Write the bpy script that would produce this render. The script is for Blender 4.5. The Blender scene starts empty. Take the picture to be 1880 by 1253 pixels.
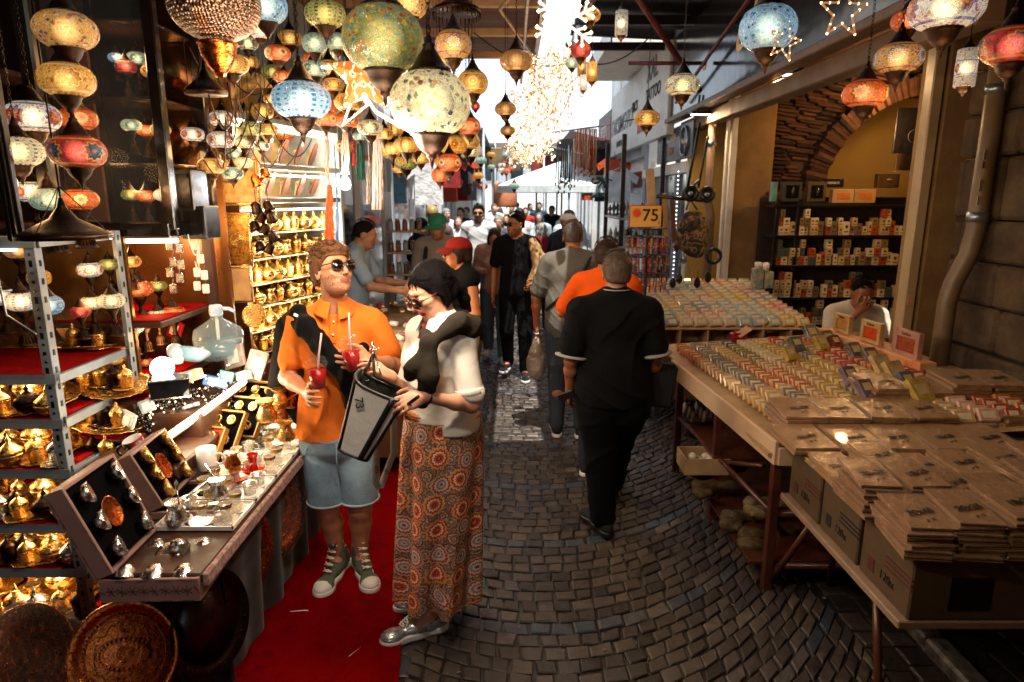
import bpy, math, random
import numpy as np
from mathutils import Vector, Matrix, Euler, noise as mnoise
random.seed(7); rng = np.random.default_rng(7)
sc = bpy.context.scene
col = sc.collection
R = math.radians
F_PX, PITCH, CAMH = 1200.0, math.atan(264/1200.0), 1.95
cam = bpy.data.cameras.new('camera'); camo = bpy.data.objects.new('camera', cam); col.objects.link(camo)
cam.sensor_width = 36; cam.lens = 36*F_PX/1880; cam.clip_end = 400; cam.clip_start = .05
camo.location = (0, 0, CAMH); camo.rotation_euler = (math.pi/2-PITCH, 0, 0)
cam.dof.use_dof = True; cam.dof.focus_distance = 3.0; cam.dof.aperture_fstop = 3.2
sc.camera = camo
cp, sp_ = math.cos(PITCH), math.sin(PITCH)
def ray(px, py):
 u = (px-940)/F_PX; w = -(py-626)/F_PX
 return (u, cp+w*sp_, -sp_+w*cp)
def at(px, py, Y):
 d = ray(px, py); t = Y/d[1]
 return Vector((d[0]*t, Y, CAMH+d[2]*t))
def atz(px, py, z):
 d = ray(px, py); t = (z-CAMH)/d[2]
 return Vector((d[0]*t, d[1]*t, z))
def atx(px, py, x):
 d = ray(px, py); t = x/d[0]
 return Vector((x, d[1]*t, CAMH+d[2]*t))
def gnd(px, py): return atz(px, py, 0)
def tag(o, label=None, cat=None, group=None, kind=None):
 if label: o['label'] = label
 if cat: o['category'] = cat
 if group: o['group'] = group
 if kind: o['kind'] = kind
 return o
def root(name, label, cat, loc=(0,0,0), rz=0, group=None):
 o = bpy.data.objects.new(name, None); col.objects.link(o)
 o.location = loc; o.rotation_euler = (0,0,rz); o.empty_display_size = .1
 return tag(o, label, cat, group)
def kids(o): return [c for c in o.children]
def copy_tree(o, parent=None, loc=None, rz=None, label=None, group=None, ch=None, mats=None):
 c = o.copy(); col.objects.link(c)
 if parent is not None: c.parent = parent
 if loc is not None: c.location = loc
 if rz is not None: c.rotation_euler = (0,0,rz) if isinstance(rz,(int,float)) else rz
 if label: c['label'] = label
 if group: c['group'] = group
 for k in (ch if ch is not None else CH.get(o.name, [])):
  n = copy_tree(k, c)
  CH.setdefault(c.name, []).append(n)
 return c
CH = {}                       # parent name -> children (kept by hand: fast)
def link(o, parent=None, world=False):
 col.objects.link(o)
 if parent is not None:
  o.parent = parent; CH.setdefault(parent.name, []).append(o)
  if world:
   m = Matrix.Translation(parent.location) @ parent.rotation_euler.to_matrix().to_4x4()
   if parent.parent is not None: m = Matrix.Translation((0,0,0)) if getattr(parent,'type','')=='MESH' else m
   o.matrix_parent_inverse = m.inverted()
 return o
class MB:
 def __init__(s): s.v=[]; s.f=[]; s.m=[]; s.s=[]
 def add(s, verts, faces, mi=0, smooth=False, M=None):
  b=len(s.v)
  if M is not None: verts=[M@Vector(v) for v in verts]
  s.v.extend([tuple(v) for v in verts]); s.f.extend([tuple(b+i for i in f) for f in faces])
  s.m.extend([mi]*len(faces)); s.s.extend([smooth]*len(faces)); return s
 def box(s, c, size, rot=None, mi=0, M=None, taper=1.0):
  x,y,z=size[0]/2,size[1]/2,size[2]/2
  vs=[(-x,-y,-z),(x,-y,-z),(x,y,-z),(-x,y,-z),(-x*taper,-y*taper,z),(x*taper,-y*taper,z),(x*taper,y*taper,z),(-x*taper,y*taper,z)]
  T=Matrix.Translation(c)
  if rot is not None: T=T@Euler(rot).to_matrix().to_4x4()
  if M is not None: T=M@T
  return s.add(vs,[(0,3,2,1),(4,5,6,7),(0,1,5,4),(1,2,6,5),(2,3,7,6),(3,0,4,7)],mi,False,T)
 def rbox(s, c, size, b=.01, rot=None, mi=0, M=None):
  """box with chamfered edges"""
  x,y,z=size[0]/2,size[1]/2,size[2]/2; b=min(b,x*.49,y*.49,z*.49)
  vs=[];
  for sx in(-1,1):
   for sy in(-1,1):
    for sz in(-1,1):
     vs+= [(sx*x,sy*(y-b),sz*(z-b)),(sx*(x-b),sy*y,sz*(z-b)),(sx*(x-b),sy*(y-b),sz*z)]
  idx=lambda sx,sy,sz,k:((sx>0)*4+(sy>0)*2+(sz>0))*3+k
  fs=[]
  for a in(-1,1):
   fs.append([idx(a,p,q,0) for p,q in((-1,-1),(1,-1),(1,1),(-1,1))][::a])
   fs.append([idx(p,a,q,1) for p,q in((-1,-1),(1,-1),(1,1),(-1,1))][::-a])
   fs.append([idx(p,q,a,2) for p,q in((-1,-1),(1,-1),(1,1),(-1,1))][::a])
  for p in(-1,1):
   for q in(-1,1):
    fs.append([idx(p,q,-1,0),idx(p,q,1,0),idx(p,q,1,1),idx(p,q,-1,1)][::p*q*-1])
    fs.append([idx(p,-1,q,0),idx(p,1,q,0),idx(p,1,q,2),idx(p,-1,q,2)][::p*q])
    fs.append([idx(-1,p,q,1),idx(1,p,q,1),idx(1,p,q,2),idx(-1,p,q,2)][::-p*q])
  for sx in(-1,1):
   for sy in(-1,1):
    for sz in(-1,1): fs.append([idx(sx,sy,sz,k) for k in range(3)][::sx*sy*sz])
  T=Matrix.Translation(c)
  if rot is not None: T=T@Euler(rot).to_matrix().to_4x4()
  if M is not None: T=M@T
  return s.add(vs,fs,mi,False,T)
 def lathe(s, prof, seg=16, c=(0,0,0), mi=0, smooth=True, M=None, wob=None, cap=True, sc=(1,1)):
  """prof: [(r,z)...] bottom to top or any"""
  vs=[];fs=[];n=len(prof)
  for i,(r,z) in enumerate(prof):
   for j in range(seg):
    a=2*math.pi*j/seg; rr=r*(1+(wob(a,i) if wob else 0))
    vs.append((c[0]+rr*math.cos(a)*sc[0],c[1]+rr*math.sin(a)*sc[1],c[2]+z))
  for i in range(n-1):
   for j in range(seg):
    k=(j+1)%seg
    fs.append((i*seg+j,i*seg+k,(i+1)*seg+k,(i+1)*seg+j))
  if cap:
   if prof[0][0]>1e-5: fs.append(tuple(range(seg))[::-1])
   if prof[-1][0]>1e-5: fs.append(tuple((n-1)*seg+j for j in range(seg)))
  return s.add(vs,fs,mi,smooth,M)
 def tube(s, pts, r, seg=6, mi=0, smooth=True, M=None, r2=None, cap=True):
  pts=[Vector(p) for p in pts]; n=len(pts); vs=[];fs=[]
  up=Vector((0,0,1)); prev=None
  for i,p in enumerate(pts):
   d=(pts[min(i+1,n-1)]-pts[max(i-1,0)])
   if d.length<1e-9: d=Vector((0,0,1))
   d.normalize()
   if prev is None:
    a=d.cross(up)
    if a.length<.1: a=d.cross(Vector((1,0,0)))
   else: a=prev-d*prev.dot(d)
   a.normalize(); prev=a; b=d.cross(a)
   rr=(r[i] if isinstance(r,(list,tuple)) else (r if r2 is None else r+(r2-r)*i/max(1,n-1)))
   for j in range(seg):
    t=2*math.pi*j/seg; vs.append(p+a*math.cos(t)*rr+b*math.sin(t)*rr)
  for i in range(n-1):
   for j in range(seg):
    k=(j+1)%seg; fs.append((i*seg+j,(i+1)*seg+j,(i+1)*seg+k,i*seg+k))
  if cap: fs.append(tuple(range(seg))); fs.append(tuple((n-1)*seg+j for j in range(seg))[::-1])
  return s.add(vs,fs,mi,smooth,M)
 def torus(s, c, Rr, r, seg=16, sg=6, mi=0, M=None, sc=(1,1)):
  vs=[];fs=[]
  for i in range(seg):
   a=2*math.pi*i/seg
   for j in range(sg):
    b=2*math.pi*j/sg; q=Rr+r*math.cos(b)
    vs.append((c[0]+q*math.cos(a)*sc[0],c[1]+q*math.sin(a)*sc[1],c[2]+r*math.sin(b)))
  for i in range(seg):
   for j in range(sg):
    i2=(i+1)%seg;j2=(j+1)%sg; fs.append((i*sg+j,i2*sg+j,i2*sg+j2,i*sg+j2))
  return s.add(vs,fs,mi,True,M)
 def poly(s, pts, thick, M=None, mi=0):
  """flat outline in local XY extruded along z by thick"""
  n=len(pts); vs=[(x,y,0) for x,y in pts]+[(x,y,thick) for x,y in pts]
  fs=[tuple(range(n))[::-1],tuple(range(n,2*n))]+[(i,(i+1)%n,n+(i+1)%n,n+i) for i in range(n)]
  return s.add(vs,fs,mi,False,M)
 def grid(s, fn, nu, nv, mi=0, smooth=True, M=None):
  vs=[fn(i/nu,j/nv) for j in range(nv+1) for i in range(nu+1)]
  fs=[(j*(nu+1)+i,j*(nu+1)+i+1,(j+1)*(nu+1)+i+1,(j+1)*(nu+1)+i) for j in range(nv) for i in range(nu)]
  return s.add(vs,fs,mi,smooth,M)
 def mesh(s,name,mats):
  me=bpy.data.meshes.new(name); me.from_pydata(s.v,[],s.f)
  for m in (mats if isinstance(mats,(list,tuple)) else [mats]): me.materials.append(m)
  me.polygons.foreach_set('material_index',s.m); me.polygons.foreach_set('use_smooth',s.s)
  me.update(); return me
 def build(s,name,mats,parent=None,loc=(0,0,0),world=False,rot=None):
  o=bpy.data.objects.new(name,s.mesh(name,mats)); o.location=loc
  if rot: o.rotation_euler=rot
  return link(o,parent,world)
def structure(o): o['kind']='structure'; return o
def dirM(a,b,up=(0,0,1)):
 """matrix with local z from a to b, origin a"""
 a=Vector(a); z=(Vector(b)-a).normalized(); u=Vector(up)
 if abs(z.dot(u))>.98: u=Vector((0,1,0))
 x=u.cross(z).normalized(); y=z.cross(x)
 m=Matrix((x,y,z)).transposed().to_4x4(); m.translation=a; return m
def basisM(o,x,y,z):
 m=Matrix((Vector(x),Vector(y),Vector(z))).transposed().to_4x4(); m.translation=Vector(o); return m
def text(body,name,size,mat,parent,M,depth=.002,align='CENTER',world=False,bold=0,shear=0):
 cu=bpy.data.curves.new(name,'FONT'); cu.body=body; cu.size=size; cu.extrude=depth; cu.align_x=align; cu.align_y='CENTER'; cu.offset=bold; cu.shear=shear
 o=bpy.data.objects.new(name,cu)
 me=bpy.data.meshes.new_from_object(o); bpy.data.objects.remove(o); bpy.data.curves.remove(cu)
 me.materials.clear(); me.materials.append(mat); me.transform(M)
 o=bpy.data.objects.new(name,me)
 return link(o,parent,world)
def lin(h):
 if not isinstance(h,str): return tuple(h[:3])
 h=h.lstrip('#'); c=[int(h[i:i+2],16)/255 for i in (0,2,4)]
 return tuple(x/12.92 if x<=.04045 else ((x+.055)/1.055)**2.4 for x in c)
MATS={}
class NT:
 def __init__(s,name):
  s.mat=bpy.data.materials.new(name); s.mat.use_nodes=True; s.t=s.mat.node_tree; s.t.nodes.clear()
  s.out=s.n('ShaderNodeOutputMaterial'); s.tc=None
 def n(s,k,**kw):
  n=s.t.nodes.new(k)
  for a,b in kw.items():
   if a[0]=='_' : n.inputs[a[1:].replace('_',' ')].default_value=b
   else: setattr(n,a,b)
  return n
 def l(s,a,b): s.t.links.new(a,b)
 def co(s,which='Object',scale=None):
  if s.tc is None: s.tc=s.n('ShaderNodeTexCoord')
  o=s.tc.outputs[which]
  if scale is not None:
   m=s.n('ShaderNodeMapping'); m.inputs['Scale'].default_value=scale if hasattr(scale,'__len__') else (scale,)*3
   s.l(o,m.inputs['Vector']); o=m.outputs[0]
  return o
 def geo(s,out): return s.n('ShaderNodeNewGeometry').outputs[out]
 def put(s,inp,v):
  if hasattr(v,'is_linked') or hasattr(v,'node'): s.l(v,inp)
  else:
   if hasattr(v,'__len__') and len(v)==3 and inp.type=='RGBA': v=(*v,1)
   inp.default_value=v
 def noise(s,scale,detail=4,rough=.55,vec=None,dist=0,out='Fac'):
  n=s.n('ShaderNodeTexNoise'); n.inputs['Scale'].default_value=scale; n.inputs['Detail'].default_value=detail
  n.inputs['Roughness'].default_value=rough; n.inputs['Distortion'].default_value=dist
  s.l(vec if vec is not None else s.co(),n.inputs['Vector']); return n.outputs[out]
 def vor(s,scale,vec=None,feature='F1',out='Distance',rand=1.0,dist='EUCLIDEAN'):
  n=s.n('ShaderNodeTexVoronoi',feature=feature); n.inputs['Scale'].default_value=scale; n.inputs['Randomness'].default_value=rand
  if feature!='DISTANCE_TO_EDGE': n.distance=dist
  s.l(vec if vec is not None else s.co(),n.inputs['Vector']); return n.outputs[out]
 def ramp(s,fac,stops,interp='LINEAR'):
  n=s.n('ShaderNodeValToRGB'); n.color_ramp.interpolation=interp; e=n.color_ramp.elements
  while len(e)<len(stops): e.new(.5)
  for i,(p,c) in enumerate(stops):
   e[i].position=p; c=c if hasattr(c,'__len__') else (c,c,c); c=lin(c) if isinstance(c,str) else c; e[i].color=(*c[:3],1)
  s.l(fac,n.inputs[0]); return n.outputs[0]
 def mix(s,fac,a,b,mode='MIX'):
  n=s.n('ShaderNodeMix',data_type='RGBA',blend_type=mode); s.put(n.inputs[0],fac); s.put(n.inputs[6],a); s.put(n.inputs[7],b); return n.outputs[2]
 def math(s,op,a,b=0,c=0):
  n=s.n('ShaderNodeMath',operation=op); s.put(n.inputs[0],a); s.put(n.inputs[1],b); s.put(n.inputs[2],c); return n.outputs[0]
 def vm(s,op,a,b=(0,0,0),out=0):
  n=s.n('ShaderNodeVectorMath',operation=op); s.put(n.inputs[0],a)
  if op=='SCALE': s.put(n.inputs['Scale'],b)
  else: s.put(n.inputs[1],b)
  return n.outputs[out]
 def sep(s,v):
  n=s.n('ShaderNodeSeparateXYZ'); s.l(v,n.inputs[0]); return n.outputs
 def comb(s,x,y,z):
  n=s.n('ShaderNodeCombineXYZ'); s.put(n.inputs[0],x); s.put(n.inputs[1],y); s.put(n.inputs[2],z); return n.outputs[0]
 def bump(s,h,strength=.3,dist=.005):
  n=s.n('ShaderNodeBump'); n.inputs['Strength'].default_value=strength; n.inputs['Distance'].default_value=dist; s.l(h,n.inputs['Height']); return n.outputs[0]
 def pr(s,base,rough=.5,metal=0,normal=None,emis=None,es=0,trans=0,alpha=None,ior=None,sheen=0,coat=0,sss=0):
  p=s.n('ShaderNodeBsdfPrincipled'); I=p.inputs
  s.put(I['Base Color'],base); s.put(I['Roughness'],rough); s.put(I['Metallic'],metal)
  if normal is not None: s.l(normal,I['Normal'])
  if emis is not None: s.put(I['Emission Color'],emis); s.put(I['Emission Strength'],es)
  if trans: s.put(I['Transmission Weight'],trans)
  if alpha is not None: s.put(I['Alpha'],alpha)
  if ior: I['IOR'].default_value=ior
  if sheen: I['Sheen Weight'].default_value=sheen
  if coat: I['Coat Weight'].default_value=coat
  if sss: I['Subsurface Weight'].default_value=sss; I['Subsurface Radius'].default_value=(.02,.008,.004); I['Subsurface Scale'].default_value=.5
  s.l(p.outputs[0],s.out.inputs[0]); return p
def mat(name,c,rough=.5,metal=0,var=.25,vs=12,bs=60,bump=.15,bd=.003,emis=0,ec=None,trans=0,sheen=0,coat=0,alpha=None,c2=None,sss=0,spec=None):
 """general surface: colour with mottled variation, fine bump, uneven gloss"""
 if name in MATS: return MATS[name]
 N=NT(name); c=lin(c); n1=N.noise(vs,5)
 d=lin(c2) if c2 is not None else tuple(x*(1-var) for x in c)
 e=c if c2 is not None else tuple(min(1,x*(1+var*.6)) for x in c)
 base=N.ramp(n1,[(.3,d),(.7,e)])
 r=N.ramp(N.noise(vs*2.3,3),[(.3,max(0,rough-.08)),(.7,min(1,rough+.1))])
 nm=N.bump(N.noise(bs,4),bump,bd) if bump else None
 p=N.pr(base,r,metal,nm,emis=(lin(ec) if ec else c) if emis else None,es=emis,trans=trans,sheen=sheen,coat=coat,alpha=alpha,sss=sss)
 if spec is not None: p.inputs['Specular IOR Level'].default_value=spec
 if emis and emis<60: N.mat.cycles.emission_sampling='NONE'
 MATS[name]=N.mat; return N.mat
def glow(name,c,es,sample=False):
 if name in MATS: return MATS[name]
 N=NT(name); e=N.n('ShaderNodeEmission'); e.inputs[0].default_value=(*lin(c),1); e.inputs[1].default_value=es; N.l(e.outputs[0],N.out.inputs[0])
 if not sample: N.mat.cycles.emission_sampling='NONE'
 MATS[name]=N.mat; return N.mat
def thin_film(name,c,alpha=.25,rough=.15,bump=.6,bs=14,edge=.28):
 """clear plastic film / glass: mostly see-through with wrinkled shine"""
 if name in MATS: return MATS[name]
 N=NT(name); nm=N.bump(N.noise(bs,3,dist=1.5),bump,.02)
 t=N.n('ShaderNodeBsdfTransparent'); g=N.n('ShaderNodeBsdfPrincipled'); g.inputs['Base Color'].default_value=(*lin(c),1); g.inputs['Roughness'].default_value=rough
 if bump: N.l(nm,g.inputs['Normal'])
 f=N.n('ShaderNodeLayerWeight'); f.inputs['Blend'].default_value=.35
 a=N.math('ADD',N.math('MULTIPLY',f.outputs['Facing'],edge),alpha)
 m=N.n('ShaderNodeMixShader'); N.put(m.inputs[0],N.math('MINIMUM',a,1.0)); N.l(t.outputs[0],m.inputs[1]); N.l(g.outputs[0],m.inputs[2]); N.l(m.outputs[0],N.out.inputs[0])
 MATS[name]=N.mat; return N.mat
def _frame(M): return np.array(M,dtype=np.float32)
def surf_mesh(name,prims,h,mats,k=.02,disp=None,clip=None,paint=None,pad=.03):
 """prims: ('c',a,b,ra,rb,k?) tapered capsule | ('e',c,(rx,ry,rz),axes3x3 or None,k?) ellipsoid; prefix '-' subtracts"""
 lo=np.full(3,1e9);hi=np.full(3,-1e9)
 for p in prims:
  if p[0][0]=='-': continue
  if p[0]=='c':
   a=np.array(p[1]);b=np.array(p[2]);r=max(p[3],p[4]); lo=np.minimum(lo,np.minimum(a,b)-r);hi=np.maximum(hi,np.maximum(a,b)+r)
  else:
   c=np.array(p[1]);r=max(p[2]); lo=np.minimum(lo,c-r);hi=np.maximum(hi,c+r)
 lo-=pad;hi+=pad; n=np.ceil((hi-lo)/h).astype(int)+1
 D=np.full(n,1.0,np.float32); ax=[(lo[i]+h*np.arange(n[i])).astype(np.float32) for i in range(3)]
 for p in prims:
  neg=p[0][0]=='-'; t=p[0][-1]
  if t=='c':
   a=np.array(p[1],np.float32);b=np.array(p[2],np.float32);ra,rb=p[3],p[4];kk=p[5] if len(p)>5 else k; r=max(ra,rb)
   l2=np.minimum(a,b)-r;h2=np.maximum(a,b)+r
  else:
   c=np.array(p[1],np.float32);rr=np.array(p[2],np.float32);kk=p[4] if len(p)>4 else k; r=rr.max(); l2=c-r;h2=c+r
  m=kk+3*h; i0=np.maximum(0,np.floor((l2-m-lo)/h).astype(int)); i1=np.minimum(n,np.ceil((h2+m-lo)/h).astype(int)+1)
  if (i1<=i0).any(): continue
  X=ax[0][i0[0]:i1[0],None,None];Y=ax[1][None,i0[1]:i1[1],None];Z=ax[2][None,None,i0[2]:i1[2]]
  if t=='c':
   ab=b-a;L=float(ab@ab)+1e-12
   s=np.clip(((X-a[0])*ab[0]+(Y-a[1])*ab[1]+(Z-a[2])*ab[2])/L,0,1)
   d=np.sqrt((X-a[0]-s*ab[0])**2+(Y-a[1]-s*ab[1])**2+(Z-a[2]-s*ab[2])**2)-(ra+(rb-ra)*s)
  else:
   A=p[3] if len(p)>3 and p[3] is not None else np.eye(3)
   A=np.array(A,np.float32); x=X-c[0];y=Y-c[1];z=Z-c[2]
   q=[(x*A[i][0]+y*A[i][1]+z*A[i][2])/rr[i] for i in range(3)]
   k0=np.sqrt(q[0]**2+q[1]**2+q[2]**2); k1=np.sqrt((q[0]/rr[0])**2+(q[1]/rr[1])**2+(q[2]/rr[2])**2)+1e-9
   d=k0*(k0-1)/k1
  sl=(slice(i0[0],i1[0]),slice(i0[1],i1[1]),slice(i0[2],i1[2])); o=D[sl]
  if neg:
   hh=np.clip(.5-.5*(o+d)/kk,0,1) if kk>0 else 0; D[sl]=o*(1-hh)+(-d)*hh+kk*hh*(1-hh)
  else:
   hh=np.clip(.5+.5*(o-d)/kk,0,1); D[sl]=o*(1-hh)+d*hh-kk*hh*(1-hh)
 if disp is not None or clip is not None:
  X=ax[0][:,None,None];Y=ax[1][None,:,None];Z=ax[2][None,None,:]
  if disp is not None: D=D+disp(X,Y,Z).astype(np.float32)
  if clip is not None:
   for c in clip: D=np.maximum(D,c(X,Y,Z).astype(np.float32))
 D[0]=D[-1]=1;D[:,0]=D[:,-1]=1;D[:,:,0]=D[:,:,-1]=1
 S=D<0
 nc=S[:-1,:-1,:-1].astype(np.int8)
 for d in [(1,0,0),(0,1,0),(0,0,1),(1,1,0),(1,0,1),(0,1,1),(1,1,1)]:
  nc=nc+S[d[0]:n[0]-1+d[0],d[1]:n[1]-1+d[1],d[2]:n[2]-1+d[2]]
 act=(nc>0)&(nc<8); I=np.argwhere(act)
 if len(I)==0: me=bpy.data.meshes.new(name); return me
 vid=np.full(act.shape,-1,np.int32); vid[act]=np.arange(len(I))
 acc=np.zeros((len(I),3));cnt=np.zeros(len(I))
 cs=[(x,y,z) for x in(0,1) for y in(0,1) for z in(0,1)]
 for a in cs:
  for d in range(3):
   if a[d]: continue
   b=list(a);b[d]=1
   va=D[I[:,0]+a[0],I[:,1]+a[1],I[:,2]+a[2]];vb=D[I[:,0]+b[0],I[:,1]+b[1],I[:,2]+b[2]]
   mm=(va<0)!=(vb<0); t=np.where(mm,va/(va-vb+1e-20),0)
   pt=np.tile(np.array(a,float),(len(I),1)); pt[:,d]+=t
   acc[mm]+=pt[mm];cnt[mm]+=1
 V=lo+h*(I+acc/cnt[:,None])
 Fs=[]
 for d in range(3):
  sl=[slice(None)]*3;s2=[slice(None)]*3; sl[d]=slice(0,-1);s2[d]=slice(1,None)
  A=S[tuple(sl)];B=S[tuple(s2)]; E=np.argwhere(A!=B)
  e1,e2=(d+1)%3,(d+2)%3
  ok=(E[:,e1]>0)&(E[:,e2]>0)&(E[:,e1]<n[e1]-1)&(E[:,e2]<n[e2]-1); E=E[ok]
  def cell(o1,o2):
   q=E.copy();q[:,e1]-=o1;q[:,e2]-=o2; return vid[q[:,0],q[:,1],q[:,2]]
  q=np.stack([cell(1,1),cell(0,1),cell(0,0),cell(1,0)],1)
  fl=~A[E[:,0],E[:,1],E[:,2]]; q[fl]=q[fl][:,::-1]; Fs.append(q)
 Fq=np.concatenate(Fs); Fq=Fq[(Fq>=0).all(1)]
 me=bpy.data.meshes.new(name); me.vertices.add(len(V)); me.vertices.foreach_set('co',V.astype(np.float32).ravel())
 me.loops.add(len(Fq)*4); me.loops.foreach_set('vertex_index',Fq.astype(np.int32).ravel())
 me.polygons.add(len(Fq)); me.polygons.foreach_set('loop_start',np.arange(0,len(Fq)*4,4,dtype=np.int32)); me.polygons.foreach_set('loop_total',np.full(len(Fq),4,np.int32))
 me.polygons.foreach_set('use_smooth',np.ones(len(Fq),bool))
 for m_ in (mats if isinstance(mats,(list,tuple)) else [mats]): me.materials.append(m_)
 if paint is not None:
  fc=V[Fq].mean(1); me.polygons.foreach_set('material_index',paint(fc).astype(np.int32))
 me.update(); return me
def surf(name,prims,h,mats,parent=None,**kw):
 o=bpy.data.objects.new(name,surf_mesh(name,prims,h,mats,**kw)); return link(o,parent,True)
LAMP_LIGHTS=[];EXTRA_LIGHTS=[];AREAS=[]
W_dark=mat('dark stained wood','#3a2014',.45,vs=8,var=.4,bs=40)
W_brown=mat('brown varnished wood','#4b2417',.35,vs=8,var=.35,bs=40)
W_pale=mat('pale raw wood','#a98a62',.6,vs=9,var=.25)
PLASTER=mat('old yellow plaster','#86673c',.85,vs=3,var=.35,bs=25,bump=.4,bd=.01)
WHITE_P=mat('scuffed white paint','#d8d3c8',.5,vs=7,var=.15)
GREY_P=mat('grey painted metal','#8b949b',.4,vs=10,var=.2,metal=.2)
BLACK_M=mat('black painted metal','#0f0d0d',.35,vs=12,var=.4)
STEEL=mat('galvanised steel','#8f979e',.35,metal=.9,vs=20,var=.2)
BRASS_D=mat('aged dark brass','#2a190e',.36,metal=.85,vs=30,var=.5,bs=120,bump=.4)
BRASS_P=mat('polished engraved brass','#dcb26c',.30,metal=1,vs=40,var=.35,bs=90,bump=.8,bd=.004)
COPPER=mat('hammered copper','#b0602e',.26,metal=1,vs=30,var=.3,bs=70,bump=.7,bd=.004)
SILVER=mat('polished silver metal','#c9c8c4',.2,metal=1,vs=30,var=.25,bs=110,bump=.6)
BLACK_PL=mat('black plastic','#0c0c0d',.35,vs=10,var=.3)
WHITE_PL=mat('white plastic','#d9dad8',.35,vs=10,var=.08)
RED_CL=mat('red felt cloth','#7a0504',.95,vs=60,var=.35,bs=200,bump=.5,spec=.05)
BLACK_CL=mat('black cloth','#0d0c0e',.9,vs=30,var=.4,bs=200,bump=.4)
KRAFT=mat('corrugated cardboard','#4c381c',.8,vs=9,var=.25,bs=60)
CLEAR=thin_film('clear plastic film','#a08c78',.06,rough=.3)
GLASSM=thin_film('clear glass','#70787a',.03,rough=.03,bump=.0,edge=.16)
def stone_mat():
 N=NT('wet cobblestone'); a=N.n('ShaderNodeAttribute',attribute_name='tone')
 base=N.ramp(a.outputs['Fac'],[(0,'#221d1a'),(.3,'#3b332d'),(.62,'#50463e'),(.8,'#61564d'),(.88,'#333d46'),(1,'#434e58')])
 n=N.noise(16,6,.65); base=N.mix(N.ramp(n,[(.35,0),(.75,.8)]),base,(.02,.014,.01))
 wet=N.noise(1.4,3,.6); r=N.ramp(wet,[(.35,.3),(.65,.62)])
 r=N.mix(.4,r,N.ramp(N.noise(30,3),[(.3,.2),(.7,.7)]))
 N.pr(base,r,0,N.bump(N.noise(45,6,.7),.6,.008)); return N.mat
STONE=stone_mat()
def ground_mat():
 N=NT('dark wet grit'); N.pr(N.ramp(N.noise(20,5),[(.3,(.006,.005,.004)),(.7,(.025,.02,.016))]),N.ramp(N.noise(3,3),[(.35,.2),(.65,.6)]),0,N.bump(N.noise(60,4),.6,.006)); return N.mat
g=MB().grid(lambda u,v:(-60+120*u,-20+140*v,0),8,8).build('ground',ground_mat()); structure(g)
def paving():
 V=[];Fc=[];T=[]
 def stone(x0,x1,y0,y1,tone,sk=0,sk2=0,gap=.0035):
  hgt=.010+random.uniform(-.003,.003); b=len(V); i=min(.016,(y1-y0)*.2)
  c=[(x0+gap,y0+gap+sk),(x1-gap,y0+gap+sk2),(x1-gap,y1-gap+sk2),(x0+gap,y1-gap+sk)]
  c=[(x+random.uniform(-.007,.007),y+random.uniform(-.007,.007)) for x,y in c]
  cx=sum(p[0] for p in c)/4;cy=sum(p[1] for p in c)/4
  mid=[(p[0]+(cx-p[0])*.045,p[1]+(cy-p[1])*.045,hgt*.6) for p in c]
  top=[(p[0]+(cx-p[0])*.17,p[1]+(cy-p[1])*.17,hgt+random.uniform(-.0025,.0025)) for p in c]
  V.extend([(x,y,-.01) for x,y in c]); V.extend(mid); V.extend(top); V.append((cx,cy,hgt+.001))
  for q in range(4):
   r=(q+1)%4; Fc.extend([(b+q,b+r,b+4+r,b+4+q),(b+4+q,b+4+r,b+8+r,b+8+q),(b+8+q,b+8+r,b+12)]); T.extend([tone]*3)
 def arc(x): t=(x-.15)/.95; return .42*t*t-.28*(1-abs(t))*0
 j=0; y=1.1
 while y<13:
  pitch=.084 if y<8 else .12; dark=(j%9 in (0,))
  x=-.42-random.uniform(0,.05)
  while x<1.52:
   w=random.uniform(.075,.11) if y<8 else random.uniform(.1,.16);
   if dark: w*=1.25
   if x+w>1.56: w=1.56-x
   yy=y+arc(x+w/2); s=arc(x)-arc(x+w/2); s2=arc(x+w)-arc(x+w/2)
   tone=random.uniform(.82,1.0) if dark else min(.8,max(0,random.gauss(.42,.2)))
   stone(x,x+w,yy,yy+pitch,tone,s,s2); x+=w
  y+=pitch; j+=1
 for (xa,xb) in ((-.66,-.545),(-.545,-.43),(-.93,-.8),(-.8,-.66),(1.56,1.68),(1.68,1.8)):
  y=1.0
  while y<14:
   l=random.uniform(.1,.15); stone(xa,xb,y,y+l,random.choice([.05,.2,.35,.85,.9]) if xa<0 else random.choice([.0,.1,.85,.3])); y+=l
 for k in range(16):
  xa=-2.9+k*.13
  if xa>-.95: break
  y=1.2
  while y<13.5:
   l=random.uniform(.12,.2)
   if xa<-1.2 and y<4.5: y+=l; continue
   stone(xa,xa+.13,y,y+l,random.uniform(.1,.6)); y+=l
 y=1.2
 for k in range(9):
  xa=1.8+k*.14; y=1.2
  while y<7:
   l=random.uniform(.14,.22); stone(xa,xa+.14,y,y+l,random.uniform(0,.3)); y+=l
 me=bpy.data.meshes.new('street'); me.from_pydata(V,[],Fc); me.materials.append(STONE)
 a=me.attributes.new('tone','FLOAT','FACE'); a.data.foreach_set('value',T); me.update()
 me.polygons.foreach_set('use_smooth',[False]*len(Fc))
 structure(link(bpy.data.objects.new('street',me)))
paving()
fr=MB().grid(lambda u,v:(-3+6*u,12.9+60*v,.012),6,30); structure(fr.build('far_street',mat('pale worn paving','#a39d95',.45,vs=6,var=.3,bs=12,bump=.5,bd=.02)))
k=MB()
for i in range(22): k.rbox((1.86,1.9+i*.42,.03),(.1,.41,.07),.012)
structure(k.build('kerb',mat('worn pale kerbstone','#6e675e',.35,vs=22,var=.75,bs=50,bump=.6,c2='#2a2724')))
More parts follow.
